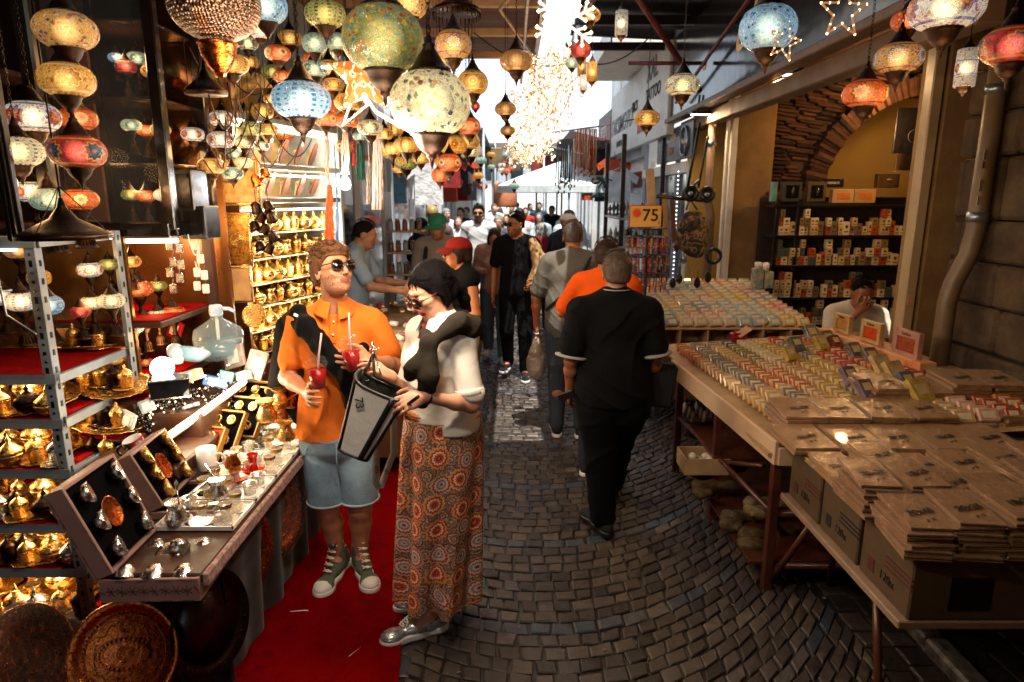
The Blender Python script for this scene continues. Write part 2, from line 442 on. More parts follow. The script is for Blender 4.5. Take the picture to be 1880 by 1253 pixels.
def carpet(u,v):
 y=1.1+6.2*v; xr=-.50-.065*(y-2.33)*1.9*.5-.02*math.sin(y*2.1); xr=-.47-.128*(y-2.3)+.012*math.sin(y*3.1); xl=-2.05 if y<4.2 else -1.5
 x=xl+(xr-xl)*u; return (x,y,.024+.009*mnoise.noise((x*2.5,y*2.5,0))+.004+.002*math.sin(y*9+x*4))
def carpet_mat():
 N=NT('red carpet pile'); n=N.noise(9,5,.7); f=N.noise(260,2)
 b=N.ramp(n,[(.3,'#560003'),(.55,'#760004'),(.8,'#640003')]); b=N.mix(N.ramp(f,[(.4,.0),(.7,.55)]),b,(.16,.0,.002))
 p=N.pr(b,.95,0,N.bump(f,.9,.006)); p.inputs['Specular IOR Level'].default_value=.03; return N.mat
cp_=tag(MB().grid(carpet,20,60).build('carpet_runner',carpet_mat()),'long red carpet runner laid along the left stalls under the couple','carpet')
for i,(px,py) in enumerate([(535,1132),(650,1112),(665,1195),(1050,1243),(1140,1180),(560,1030),(700,1190),(1000,1010),(850,1095)]):
 p=gnd(px,py); pts=[(p.x+.03*j*math.cos(i)+random.uniform(-.01,.01),p.y+.03*j*math.sin(i*2)+random.uniform(-.01,.01),.031) for j in range(4)]
 if i in (0,2,6):
  tag(MB().tube(pts,.0025,4).build('thread_scrap',WHITE_PL),['','pale frayed thread lying on the red carpet below the man','pale frayed thread curling at the carpet edge by the silver shoe','short pale thread on the carpet tip next to the silver shoe'][[0,2,6].index(i)+1],'thread')
lt=MB(); random.seed(3)
for i in range(70):
 x,y=random.uniform(-.5,1.7),random.uniform(1.7,7); lt.box((x,y,.02),(random.uniform(.006,.02),random.uniform(.004,.014),.002),rot=(random.uniform(-.3,.3),0,i))
o=lt.build('litter',mat('paper and leaf scraps','#8f7c62',.8,c2='#4a3a26',vs=3)); o['kind']='stuff'
def wall(name,c,s,m): return structure(MB().box(c,s).build(name,m))
wall('left_wall',(-3.3,-1,2.1),(.2,14,4.2),mat('dark shop wall','#2a1710',.8,vs=3,var=.5))
wall('right_wall',(5.1,2,2.3),(.2,12.6,4.6),PLASTER)
structure(MB().box((2.4,-5.4,2.6),(4.1,9,5.2)).build('wall_behind_right',PLASTER)); structure(MB().box((-4.0,-6.0,2.6),(4,10,5.2)).build('wall_behind_left',PLASTER))  # unseen blocks added behind the camera to cut the sky fill
def stonewall():
 m=MB(); z=0
 while z<4.2:
  h=random.uniform(.26,.4); y=-4.5+random.uniform(0,.3)
  while y<4.45:
   w=random.uniform(.35,.7); w=min(w,4.47-y)
   if w>.05: m.rbox((3.1+random.uniform(-.015,.02),y+w/2,z+h/2),(.3,w-.012,h-.012),.02)
   y+=w
  z+=h
 N=NT('weathered limestone blocks'); n=N.noise(4,8,.7); b=N.ramp(n,[(.25,'#2a1f15'),(.5,'#56432f'),(.75,'#746040')])
 N.pr(b,.85,0,N.bump(N.noise(14,8,.75),.9,.03));
 o=m.build('stone_wall',N.mat); return tag(o,'rough limestone block wall at the right edge behind the envelope stall','wall')
stonewall()
wall('ceiling_slab_of_the_shop',(3.6,6.3,3.75),(2.8,4.0,.1),mat('dark shop ceiling','#3d2a18',.9,vs=3))['kind']='structure'
rp=root('plaster_pier','yellowed plaster pier with white post at the near side of the soap shop','pier',(2.9,4.65,0))
MB().rbox((2.93,4.66,1.75),(.2,.3,3.5),.012).build('pier_body',PLASTER,rp,world=True)
MB().rbox((2.775,4.56,1.7),(.075,.1,3.4),.008).build('white_post',mat('cream door post','#a8906a',.45,vs=5,var=.15),rp,world=True)
MB().box((2.778,4.507,1.25),(.045,.006,.07)).build('sticker',mat('sticker paper','#c98f6a',.6),rp,world=True)
dp=root('drainpipe','cream plastic drainpipe with stickers running down the stone wall','pipe',(2.85,4.05,0))
MB().tube([(2.87,4.1,3.6),(2.87,4.1,1.75),(2.85,4.1,1.6),(2.78,4.1,1.42),(2.76,4.1,1.3),(2.76,4.1,0)],.055,14).build('pipe',mat('cream PVC pipe','#6a563a',.45,vs=4,var=.3),dp,world=True)
MB().tube([(2.87,4.1,1.8),(2.87,4.1,1.86)],.062,14).build('bracket',STEEL,dp,world=True); MB().tube([(2.87,4.1,2.55),(2.87,4.1,2.6)],.062,14).build('bracket',STEEL,dp,world=True)
def sticker(cz,h,c,nm): MB().grid(lambda u,v:(2.87+.0565*math.sin(-2.6+u*1.4),4.1+.0565*-math.cos(-.9+u*1.1),cz+h*(v-.5)),8,1).build('sticker',mat(nm,c,.5),dp,world=True)
sticker(2.2,.06,'#d9cbb2','pale label');sticker(2.14,.04,'#b3402a','red label');sticker(2.02,.07,'#cfc0a4','pale label');sticker(1.93,.05,'#c2b293','pale label')
lp=root('shop_pier','cream plaster pier with a white metal post left of the perfume shelves','pier',(2.6,7.5,0))
MB().rbox((2.66,7.6,1.75),(.42,.35,3.5),.015).build('pier_body',PLASTER,lp,world=True)
MB().rbox((2.4,7.38,1.75),(.06,.08,3.5),.006).rbox((2.32,7.34,1.75),(.03,.05,3.5),.006).build('white_post',WHITE_P,lp,world=True)
pi=root('thin_drainpipe','grey drainpipe climbing beside the cart at the corner','pipe',(2.2,7.5,0))
MB().tube([(2.2,7.5,3.2),(2.2,7.5,1.9),(2.24,7.5,1.75),(2.24,7.5,0)],.045,10).build('pipe',mat('grey brown pipe','#7a6450',.5),pi,world=True)
MB().tube([(2.2,7.5,2.5),(2.2,7.5,2.56)],.055,10).build('bracket',STEEL,pi,world=True)
yw=wall('shop_back_wall',(4.4,8.25,2.1),(4.4,.12,4.2),mat('mustard painted wall','#a8853f',.8,vs=1.5,var=.12,bs=20))
def arch():
 r=root('brick_arch','rough brown Roman brick arch over the perfume shelves','arch',(3.4,7.7,0))
 m=MB(); Cx,Cz,Rr=4.62,1.9,1.12
 z=1.5
 while z<3.7:
  h=random.uniform(.034,.05); x=2.86+random.uniform(-.03,.03)
  while x<5.2:
   w=random.uniform(.14,.34)
   xc=x+w/2; d=math.hypot(xc-Cx,z-Cz)
   if (z>Cz and d>Rr+.28) or (z<=Cz and xc<Cx-Rr-.0) :
    jut=random.uniform(-.015,.02)
    m.rbox((xc,7.72-jut,z+h/2),(w-.012,.3,h-.012),.008,rot=(0,random.uniform(-.03,.03)+.12*(z-1.5),0),mi=random.choice([0,0,1,2]))
   x+=w
  z+=h
 a=0
 while a<math.pi:
  t=.034; ln=random.uniform(.24,.3); rr=Rr+ln/2; c=(Cx-rr*math.cos(a),7.66+random.uniform(-.03,.03),Cz+rr*math.sin(a))
  m.rbox(c,(ln*.8,.34,.042),.004,rot=(0,a,0),mi=random.choice([0,1,2])); a+=.041/(Rr+.1)
 bm=[mat('brown brick','#4a2a17',.85,vs=14,var=.5,bs=50,bump=.8,bd=.01),mat('dark brick','#2e1a0e',.9,vs=14,var=.5,bs=50,bump=.8,bd=.01),mat('ochre brick','#5e3c1f',.85,vs=14,var=.4,bs=50,bump=.8,bd=.01)]
 m.build('brick_courses',bm,r,world=True)
 a0=math.acos(.58/1.16); ol=[(2.87,1.9),(2.87,3.72),(5.2,3.72)]+[(Cx+1.16*math.cos(a0+(math.pi-a0)*k/20),Cz+1.16*math.sin(a0+(math.pi-a0)*k/20)) for k in range(21)]
 MB().poly(ol,.2,M=basisM((0,7.85,0),(1,0,0),(0,0,1),(0,-1,0))).build('mortar',mat('old mortar','#5a4630',.95,vs=20,bs=60,bump=.8),r,world=True)
 m=MB()
 z=1.0
 while z<2.0: # ragged jamb of the pier
  h=random.uniform(.04,.06); m.rbox((2.93+random.uniform(-.02,.04),7.5,z+h/2),(random.uniform(.18,.3),.3,h-.008),.01,mi=random.choice([0,2]));z+=h
 m.build('jamb',bm,r,world=True)
 r2=root('near_brick_arch','springing of a second ragged brick arch hanging above the cream door post','arch',(2.9,5.2,2.6)); m=MB(); a=.15
 while a<1.45:
  ln=random.uniform(.5,.75); rr=1.0+ln/2
  m.rbox((3.95-rr*math.cos(a)*-.0-.95+ .75*math.sin(a)*-.9+.55,5.15,2.45+.75*a),(ln,.22,.06),.012,rot=(0,1.25-.55*a,0),mi=random.choice([0,2,1])); a+=.085
 m.build('brick_courses',bm,r2,world=True)
arch()
def sign():
 r=root('shop_sign','long glossy black overhead shop sign with thin gold script','sign',(2.05,6,2.94))
 N=NT('glossy dark acrylic'); n=N.noise(1.2,2); N.pr(N.ramp(n,[(.3,(.008,.007,.007)),(.7,(.02,.018,.018))]),.13,0,N.bump(N.noise(2.2,2),.25,.02)); acr=N.mat
 MB().rbox((2.08,6.1,3.42),(.08,5.6,.96),.01).build('panel',acr,r,world=True)
 MB().rbox((2.06,6.1,2.91),(.14,5.7,.06),.008).build('frame',mat('tan sign frame','#5f4832',.5),r,world=True)
 gold=mat('gold lettering','#b98a4f',.35,metal=.4,emis=.15)
 wht=mat('white lettering','#cfcac0',.4)
 def T(y,z): return basisM((2.036,y,z),(0,-1,0),(0,0,1),(-1,0,0))
 text('elf','script_letters',.62,gold,r,T(6.15,3.42),world=True,shear=.5)
 text('elif','small_letters',.1,gold,r,T(7.4,3.3),world=True,shear=.4)
 text('Diffuser','letters',.13,wht,r,T(4.75,3.52),world=True,bold=.002)
 text('SADE','letters',.1,wht,r,T(4.55,3.68),world=True)
 text('Room & Car',  'small_letters',.055,mat('orange lettering','#b8602c',.4),r,T(4.72,3.42),world=True)
 rib=MB()
 for i in range(30): rib.box((2.034,3.6+i*.028,3.24),(.012,.012,.16))
 rib.build('ribbed_strip',mat('bronze ribs','#7a5136',.4,metal=.5),r,world=True)
 b=root('lintel_beam','tan painted beam running under the black overhead sign','beam',(2.15,5.9,2.8))
 MB().rbox((2.2,5.95,2.80),(.14,5.4,.14),.01).build('beam',mat('tan beam paint','#5f4830',.6,vs=4,var=.3),b,world=True)
sign()
wall('brick_vault_front',(2.95,6.0,3.35),(1.4,3.0,.06),mat('soot brown vault brick','#4a2a15',.9,vs=10,var=.5,bs=30,bump=.8,bd=.02))
sl=root('white_soffit','whitewashed concrete soffit over the white shop boards','soffit',(1.9,10.6,3.95)); MB().rbox((1.85,10.8,4.0),(1.1,2.9,.1),.01).rbox((1.32,10.8,4.08),(.05,2.9,.26),.01).build('slab',WHITE_P,sl,world=True)
FLOOD=glow('flood lamp face','#fff1da',9)
for i,(px,py,Y) in enumerate([(1453,133,5.6),(1293,207,7.4)]):
 p=at(px,py,Y); r=root('flood_light',['slim lit flood lamp below the sign in front of the brick arch','slim lit flood lamp below the sign above the cart'][i],'lamp',p,group='flood lamps under the sign')
 MB().rbox((0,0,0),(.3,.16,.03),.008,rot=(.1,0,0)).box((-.05,.06,.1),(.02,.02,.18),rot=(.3,0,0)).box((.07,.06,.1),(.02,.02,.18),rot=(.3,0,0)).build('housing',BLACK_M,r)
 MB().box((0,-.003,-.02),(.26,.12,.008),rot=(.1,0,0)).build('lamp_face',FLOOD,r)
def awning_mat():
 N=NT('maroon striped awning'); x=N.sep(N.co())[1]; s=N.math('SINE',N.math('MULTIPLY',x,40))
 b=N.ramp(s,[(.3,'#38080a'),(.6,'#5d1412')]); N.pr(b,.8,0,N.bump(N.noise(20,3),.3,.01),sheen=.2); return N.mat
AW=awning_mat()
aw=root('red_awning','maroon striped awning with metal ribs over the left stalls','awning',(-1,6,3.5))
MB().grid(lambda u,v:(-2.6+2.85*u,3.6+4.2*v,3.72-.22*v+.03*math.sin(v*30)*0-.12*(1-abs(2*u-1))*0),4,24).build('cloth',AW,aw,world=True)
beamm=mat('cream awning tube','#b08b62',.45,metal=.2,vs=6)
for i,(y,z) in enumerate([(4.2,3.62),(5.0,3.56),(5.8,3.50),(6.6,3.46),(7.4,3.42)]):
 MB().rbox((-1.15,y,z),(2.8,.07,.07),.008).build('rib',beamm,aw,world=True)
MB().rbox((.26,6.3,3.5),(.05,5.6,.06),.008).rbox((.12,6.3,3.42),(.03,5.6,.04),.006).build('side_rail',W_brown,aw,world=True)
MB().tube([(.24,3.9,3.3),(-.1,5.8,3.45),(.25,7.5,3.4)],.015,6).tube([(.1,3.9,3.4),(.24,5.8,3.4)],.012,6).build('brace',beamm,aw,world=True)
dr=root('corrugated_canopy','dark corrugated metal canopy over the right stalls','canopy',(1.6,6,3.9))
MB().grid(lambda u,v:(.75+2.2*u+0*v,3.0+6.3*v,4.02-.1*u+.025*math.sin(v*6.3/.09)),3,220).build('sheet',mat('dark corrugated metal','#211a18',.45,metal=.5,vs=6),dr,world=True)
for y in (3.6,5.0,6.5,7.9,9.2): MB().rbox((1.8,y,3.88),(2.2,.06,.1),.008).build('rafter',BLACK_M,dr,world=True)
MB().rbox((.8,6.15,3.9),(.06,6.3,.12),.008).build('edge_rail',BLACK_M,dr,world=True)
MB().tube([(.9,6.0,3.8),(1.9,7.0,3.0)],.03,6).tube([(1.95,4.4,3.85),(1.95,8.2,3.05)],.02,6).tube([(1.2,7.2,3.3),(2.0,7.2,3.3)],.02,6).build('strut',mat('rusty red strut','#5b1f16',.5),dr,world=True)
roof=MB().box((-1.83,-1.4,4.1),(4.74,10.0,.08)).box((2.7,-1.4,4.15),(4.4,10.0,.08)); structure(roof.build('roof_over_the_near_stalls',mat('dark roof boards','#231511',.9,vs=5)))  # added out of view to keep sun and sky off the foreground
structure(MB().box((-2.9,6.2,3.95),(1.2,5.6,.08)).build('roof_over_the_left_shops',mat('dark roof boards','#231511',.9,vs=5)))
def cable(pts,r=.004,m=None,label='thin black cable',cat='cable',sag=.12,n=14,name='cable'):
 P=[Vector(p) for p in pts]; out=[]
 for a,b in zip(P[:-1],P[1:]):
  for i in range(n): t=i/n; q=a.lerp(b,t); q.z-=sag*4*t*(1-t); out.append(q)
 out.append(P[-1]); return tag(MB().tube(out,r,5).build(name,m or BLACK_PL),label,cat)
for i in range(9):
 a=at(random.uniform(340,420),random.uniform(60,300),3.0+i*.1);b=at(random.uniform(430,620),random.uniform(120,260),3.2+i*.08)
 cable([a,a.lerp(b,.5)+Vector((0,0,random.uniform(-.1,.15))),b],.0035,[BLACK_PL,W_brown,BRASS_D][i%3],'loose dark wire tangled among the small hanging lamps by the glass cabinet','wire',.15,name='wire').__setitem__('group','tangled wires among the hanging lamps')
cable([at(870,60,5),at(1060,110,6),at(1200,60,6)],.006,label='black cable sagging between awning and canopy')
def V3(*a): return np.array(a,float)
UP=V3(0,0,1)
def nrm(v): return v/ (np.linalg.norm(v)+1e-9)
def skin_mats(tone,lip='#9c4a3e',hairc='#2a1a10'):
 a=mat('skin '+tone,tone,.5,vs=14,var=.16,bs=90,bump=.12,sss=.12); b=mat('lips '+lip,lip,.4,vs=20,var=.1)
 c=mat('eye white','#d8d0c6',.25,vs=5,var=.05); d=mat('stubble '+tone+hairc,tone,.7,vs=160,var=.1,bs=160,bump=.6,c2=hairc); e=mat('iris','#1b120c',.2)
 return [a,b,c,d,e]
def hairmat(c,g=.42):
 key='hair '+c
 if key in MATS: return MATS[key]
 N=NT(key); v=N.co(scale=(1,1,.16)); f=N.noise(120,4,.7,vec=v,dist=.6); cc=lin(c)
 if sum(cc)<.03: g=.62
 N.pr(N.ramp(f,[(.3,tuple(x*.35 for x in cc)),(.7,tuple(min(1,x*1.5) for x in cc))]),g,0,N.bump(f,.9,.006)).inputs['Specular IOR Level'].default_value=.03 if sum(cc)<.03 else .18; MATS[key]=N.mat; return N.mat
def fabric(key,c,var=.14,rough=.9,weave=420,sheen=.0,c2=None):
 k='fabric '+key
 if k in MATS: return MATS[k]
 N=NT(k); cc=lin(c); n=N.noise(6,4); w=N.noise(weave,1); b=N.ramp(n,[(.3,tuple(x*(1-var) for x in cc)),(.7,tuple(min(1,x*(1+var*.5)) for x in cc))])
 if c2: b=N.mix(N.ramp(N.noise(weave*.4,3),[(.42,0),(.62,.6)]),b,lin(c2))
 hgt=N.math('ADD',N.math('MULTIPLY',w,.25),N.noise(22,4,.6,dist=.8)); p=N.pr(b,rough,0,N.bump(hgt,.45,.008),sheen=sheen); p.inputs['Specular IOR Level'].default_value=.12; MATS[k]=N.mat; return N.mat
def rotv(v,axis,a):
 axis=nrm(axis); return v*math.cos(a)+np.cross(axis,v)*math.sin(a)+axis*np.dot(axis,v)*(1-math.cos(a))
def hand(w,d,n,t,s=1,curl=.5,curls=None,fr=.0092):
 d=nrm(d); n=nrm(n-d*np.dot(n,d)); t=nrm(t-d*np.dot(t,d)-n*np.dot(t,n)); P=[]
 P.append(('e',w+d*.048*s,(.040*s,.016*s,.052*s),[t,n,d],.012))
 P.append(('c',w-d*.01*s,w+d*.03*s,.026*s,.024*s,.012))
 L=[.068,.076,.070,.054]
 for i in range(4):
  c=curls[i] if curls else curl
  b=w+d*.088*s+t*(.031-.0205*i)*s-n*.002*s-(d*.008*s if i in(0,3) else 0); ax=np.cross(d,n); dr=nrm(d+t*(.10-.07*i))
  q=b-d*.03*s; r=fr*s*(1 if i<3 else .9)
  P.append(('c',q,b,r,r,.006))
  for k,(f,l) in enumerate(((.7,.45),(1.6,.32),(2.4,.25))):
   dd=rotv(dr,ax,c*f); e=b+dd*L[i]*l*s*1.05; P.append(('c',b,e,r*(1-.08*k),r*(1-.08*(k+1)),.003)); b=e
 b=w+d*.022*s+t*.026*s+n*.004*s; e=b+nrm(d*.65+t*.75+n*.15)*.042*s; P.append(('c',b,e,.014*s,.0115*s,.008))
 f=e+nrm(d*.9+t*.25+n*.45*(.4+curl))*.032*s; P.append(('c',e,f,.0112*s,.0095*s,.004)); g=f+nrm(d*.9+n*.6*(.4+curl))*.024*s; P.append(('c',f,g,.0095*s,.008*s,.004))
 return P
def head_prims(H,hf,hu,s,neck,fem=False,ear=True):
 hr=np.cross(hf,hu); A=[hr,hf,hu]; p=lambda r,f,u:H+(hr*r+hf*f+hu*u)*s; E=lambda c,rr,k=.02:('e',c,tuple(x*s for x in rr),A,k)
 j=.92 if fem else 1
 P=[E(p(0,-.014,.032),(.076,.096,.086)),E(p(0,.026,-.028),(.060*j,.066,.086)),E(p(0,.04,-.072),(.046*j,.046,.036)),E(p(0,.074,-.09),(.019*j,.016,.016),.014),
 E(p(0,.080,.034),(.044,.014,.011 if not fem else .007),.014),E(p(.034,.062,-.018),(.024,.022,.024),.014),E(p(-.034,.062,-.018),(.024,.022,.024),.014)]
 for sx in(-1,1):
  P.append(('-e',p(.031*sx,.101,.012),tuple(x*s for x in(.019,.016,.0105)),A,.008))
  P.append(('e',p(.031*sx,.0795,.0115),tuple(x*s for x in(.0135,.0125,.0115)),A,.002))
  if ear: P.append(E(p(.077*sx,-.006,-.004),(.008,.019,.031),.006)); P.append(('-e',p(.083*sx,-.002,0),(.006*s,.009*s,.016*s),A,.004))
 P+= [('c',p(0,.09,.016),p(0,.112,-.022),.0075*s,.0115*s,.01),E(p(.010,.103,-.028),(.008,.008,.007),.005),E(p(-.010,.103,-.028),(.008,.008,.007),.005),
  E(p(0,.091,-.052),(.022,.010,.0055),.004),E(p(0,.089,-.061),(.019,.010,.006),.004),('-e',p(0,.102,-.0565),(.022*s,.006*s,.0016*s),A,.003)]
 P.append(('c',neck+ (H-neck)*-.25,p(0,-.022,-.05),.058*s*(.84 if fem else 1),.052*s*(.84 if fem else 1),.025))
 return P,A,p
def make_body(J,s,hf,hu,fem=False,belly=0,handspec=None,chub=1.0):
 """J: joints (world). Returns skin prims, torso prims"""
 P,N_=J['pelvis'],J['neck']; up=nrm(N_-P); r=nrm(J['shR']-J['shL']); f=np.cross(up,r); r=np.cross(f,up); A=[r,f,up]
 hp,HA,hpos=head_prims(J['head'],hf,hu,s,N_,fem)
 L=np.linalg.norm(N_-P)
 w=.9 if fem else 1.0; w*=chub
 T=[('e',P+up*L*.70+f*.005*s,(.160*s*w,.108*s*w,.165*s),A,.05),('e',P+up*L*.36+f*(.01+belly*.5)*s,(.138*s*w+belly*.4,.102*s+belly,.17*s),A,.05),('e',P+up*.0,(.160*s*(1.03 if fem else w),.118*s,.115*s),A,.05),
 ('c',J['shL']*.92+J['shR']*.08,J['shR']*.92+J['shL']*.08,.058*s,.058*s,.04),
 ('c',N_+up*.01*s,J['shL']-up*0+ (N_-J['shL'])*.18,.05*s,.055*s,.04),('c',N_+up*.01*s,J['shR']+(N_-J['shR'])*.18,.05*s,.055*s,.04)]
 if fem: T+=[('e',P+up*L*.62+f*.085*s+r*.07*s,(.058*s,.05*s,.055*s),A,.03),('e',P+up*L*.62+f*.085*s-r*.07*s,(.058*s,.05*s,.055*s),A,.03)]
 m=.82 if fem else 1.0
 arms=[];legs=[]
 for q in 'LR':
  arms.append([('c',J['sh'+q],J['el'+q],.052*s*m*chub,.037*s*m,.02),('c',J['el'+q],J['wr'+q]*.35+J['el'+q]*.65,.037*s*m,.037*s*m,.02),('c',J['wr'+q]*.35+J['el'+q]*.65,J['wr'+q],.037*s*m,.025*s*m,.02)])
  kn,an,hi=J['kn'+q],J['an'+q],J['hip'+q]; cal=kn*.68+an*.32; bk=-J.get('f'+q,f)*.016*s
  lg=J.get('lg',1); legs.append([('c',hi,kn,.088*s*chub*lg,.058*s*lg,.03),('c',kn,cal+bk,.056*s*lg,.056*s*lg,.02),('c',cal+bk,an,.055*s*lg,.036*s,.02),('c',an,an+J['ft'+q]*.10*s-UP*.045*s,.036*s,.03*s,.02)])
 hands=[]
 for q in 'LR':
  d=nrm(J['wr'+q]-J['el'+q]); hs=(handspec or {}).get(q,{})
  inn=r*(1 if q=='L' else -1); n=hs.get('n',inn); t=hs.get('t',f+up*.2); dd=hs.get('d',d)
  hands.append(hand(J['wr'+q],dd,n,t,s*(.92 if fem else 1.0)*hs.get('s',1),hs.get('curl',.45),hs.get('curls')))
 return hp,T,arms,legs,hands,HA,hpos,A
def infl(prims,t,kk=None):
 o=[]
 for p in prims:
  if p[0]=='c': o.append(('c',p[1],p[2],p[3]+t,p[4]+t,kk or (p[5] if len(p)>5 else .02)))
  elif p[0]=='e': o.append(('e',p[1],tuple(x+t for x in p[2]),p[3],kk or (p[4] if len(p)>4 else .02)))
 return o
def plane(pt,n):
 """keeps the side the normal points away from (positive = cut off)"""
 n=nrm(np.array(n,float)); pt=np.array(pt,float); return lambda X,Y,Z:(X-pt[0])*n[0]+(Y-pt[1])*n[1]+(Z-pt[2])*n[2]
def folds(amp=.005,sc_=1.0,seed=0,vert=1.0):
 a=seed*1.7
 q=sc_
 def fn(X,Y,Z):
  w1=np.sin(5*Z+3*X+a)*2.2+np.sin(9*Y-4*Z+a)*1.4
  r1=(1-np.abs(np.sin(13*q*X-9*q*vert*Z+5*q*Y+w1)))**3; r2=(1-np.abs(np.sin(8*q*X+15*q*vert*Z-6*q*Y+w1*1.3+a)))**3; m=.5+.5*np.sin(4.3*X+6.1*Z+3*Y+a)
  return -amp*(1.5*r1*m+1.5*r2*(1-m))+amp*.35+amp*.3*np.sin(37*q*Y+25*q*X+11*q*Z+a)
 return fn
def shoe(an,ft,s,parent,up_m,sole_m,label=None,sock=None,z0=.016,name='shoe',high=.0,L=.29,sz=1.0,toe_m=None,laces=None):
 ft=nrm(V3(ft[0],ft[1],0)); side=np.cross(ft,UP); A=[side,ft,UP]; b=V3(an[0],an[1],0); q=s*sz
 heel=b-ft*.045*q; toe=heel+ft*(L-.07)*q
 hz=an[2]-.085*s; base=z0+max(0,hz-.02)
 P=[('e',heel+UP*(base+.05*q),(.037*q,.048*q,.048*q),A,.02),('e',heel+ft*.10*q+UP*(base+.045*q),(.040*q,.075*q,.040*q),A,.03),('e',toe+UP*(base+.032*q),(.046*q,.06*q,.034*q),A,.03),('c',heel+ft*.04*q+UP*(base+.05*q),V3(an[0],an[1],0)+UP*(base+.09*q+high),.043*q,.042*q,.02)]
 top=plane(V3(an[0],an[1],base+.088*q+high),UP+ft*-.15)
 nm=name
 def paint(fc):
  f=((fc-toe)@ft); i=np.zeros(len(fc))
  if toe_m is not None: i[(f>.012*q)&(fc[:,2]<base+.075*q)]=1
  return i
 o=surf(nm,P,.0065,[up_m]+([toe_m] if toe_m else []),parent,clip=[top,plane(V3(0,0,base+.018),-UP)],paint=paint)
 if label: o['label']=label
 S=[('e',heel+UP*(base+.015),(.043*q,.052*q,.06),A,.02),('e',heel+ft*.11*q+UP*(base+.015),(.042*q,.09*q,.06),A,.03),('e',toe+UP*(base+.015),(.050*q,.064*q,.06),A,.03)]
 so=surf('sole',S,.0065,[sole_m],None,clip=[plane(V3(0,0,base+.032),UP),plane(V3(0,0,base),-UP)])
 so.parent=o; CH.setdefault(o.name,[]).append(so)
 if laces:
  m=MB()
  for i in range(6):
   u=i/5; c=heel+ft*(.175-.10*u)*q+UP*(base+(.078+.065*u+ (high*.8*u))*q); w=.022
   m.tube([c-side*w,c+UP*.006-ft*.004,c+side*w],.0042,5); m.tube([c-side*w,c+UP*.006+ft*.012,c+side*w+ft*-.016+UP*.008],.0036,5)
  c=heel+ft*.07*q+UP*(base+.15*q+high*.8); m.tube([c,c+side*.03+UP*.015,c+side*.045-UP*.02],.003,5).tube([c,c-side*.03+UP*.015,c-side*.045-UP*.02],.003,5)
  l=m.build('laces',laces); l.parent=o; CH.setdefault(o.name,[]).append(l)
 if sock is not None: surf('sock',[('c',b+UP*(base+.06*q),b+UP*(base+.135*q),.041*q,.038*q)],.008,[sock],parent,clip=[plane(V3(0,0,base+.13*q),UP)])
 return o
def add_lens(H,A,s,parent,lens,r=.024,z=.012,f=.105):
 hr,hf,hu=A; l=MB(); p=lambda a,b,c:H+(hr*a+hf*b+hu*c)*s
 for sx in(-1,1):
  nf=nrm(hf+hr*sx*.18); M=basisM(p(.034*sx,f,z),np.cross(hu,nf),hu,nf); l.lathe([(r*s,-.001),(r*.7*s,.004),(0,.006)],18,M=M,sc=(1.08,.95))
 o=bpy.data.objects.new('lenses',l.mesh('lenses',lens)); link(o); o.parent=parent; CH.setdefault(parent.name,[]).append(o)
def shades(H,A,s,parent,frame,lens,**k):
 hr,hf,hu=A; t=MB(); r=k.get('r',.024);z=k.get('z',.012);f=k.get('f',.105); p=lambda a,b,c:H+(hr*a+hf*b+hu*c)*s
 for sx in(-1,1):
  nf=nrm(hf+hr*sx*.18); M=basisM(p(.034*sx,f,z),np.cross(hu,nf),hu,nf)
  t.torus((0,0,0),r*s,.0034*s,18,6,M=M,sc=(1.08,.95))
  t.tube([p((.034+r)*sx,f-.004,z+.008),p(.079*sx,.07,z+.008),p(.083*sx,.0,z+.004),p(.081*sx,-.03,z-.012)],.003*s,6)
 t.tube([p(-.011,f+.004,z+.006),p(0,f+.008,z+.009),p(.011,f+.004,z+.006)],.003*s,6)
 o=t.build('sunglasses',frame,parent,world=True); add_lens(H,A,s,o,lens,r=r,z=z,f=f); return o
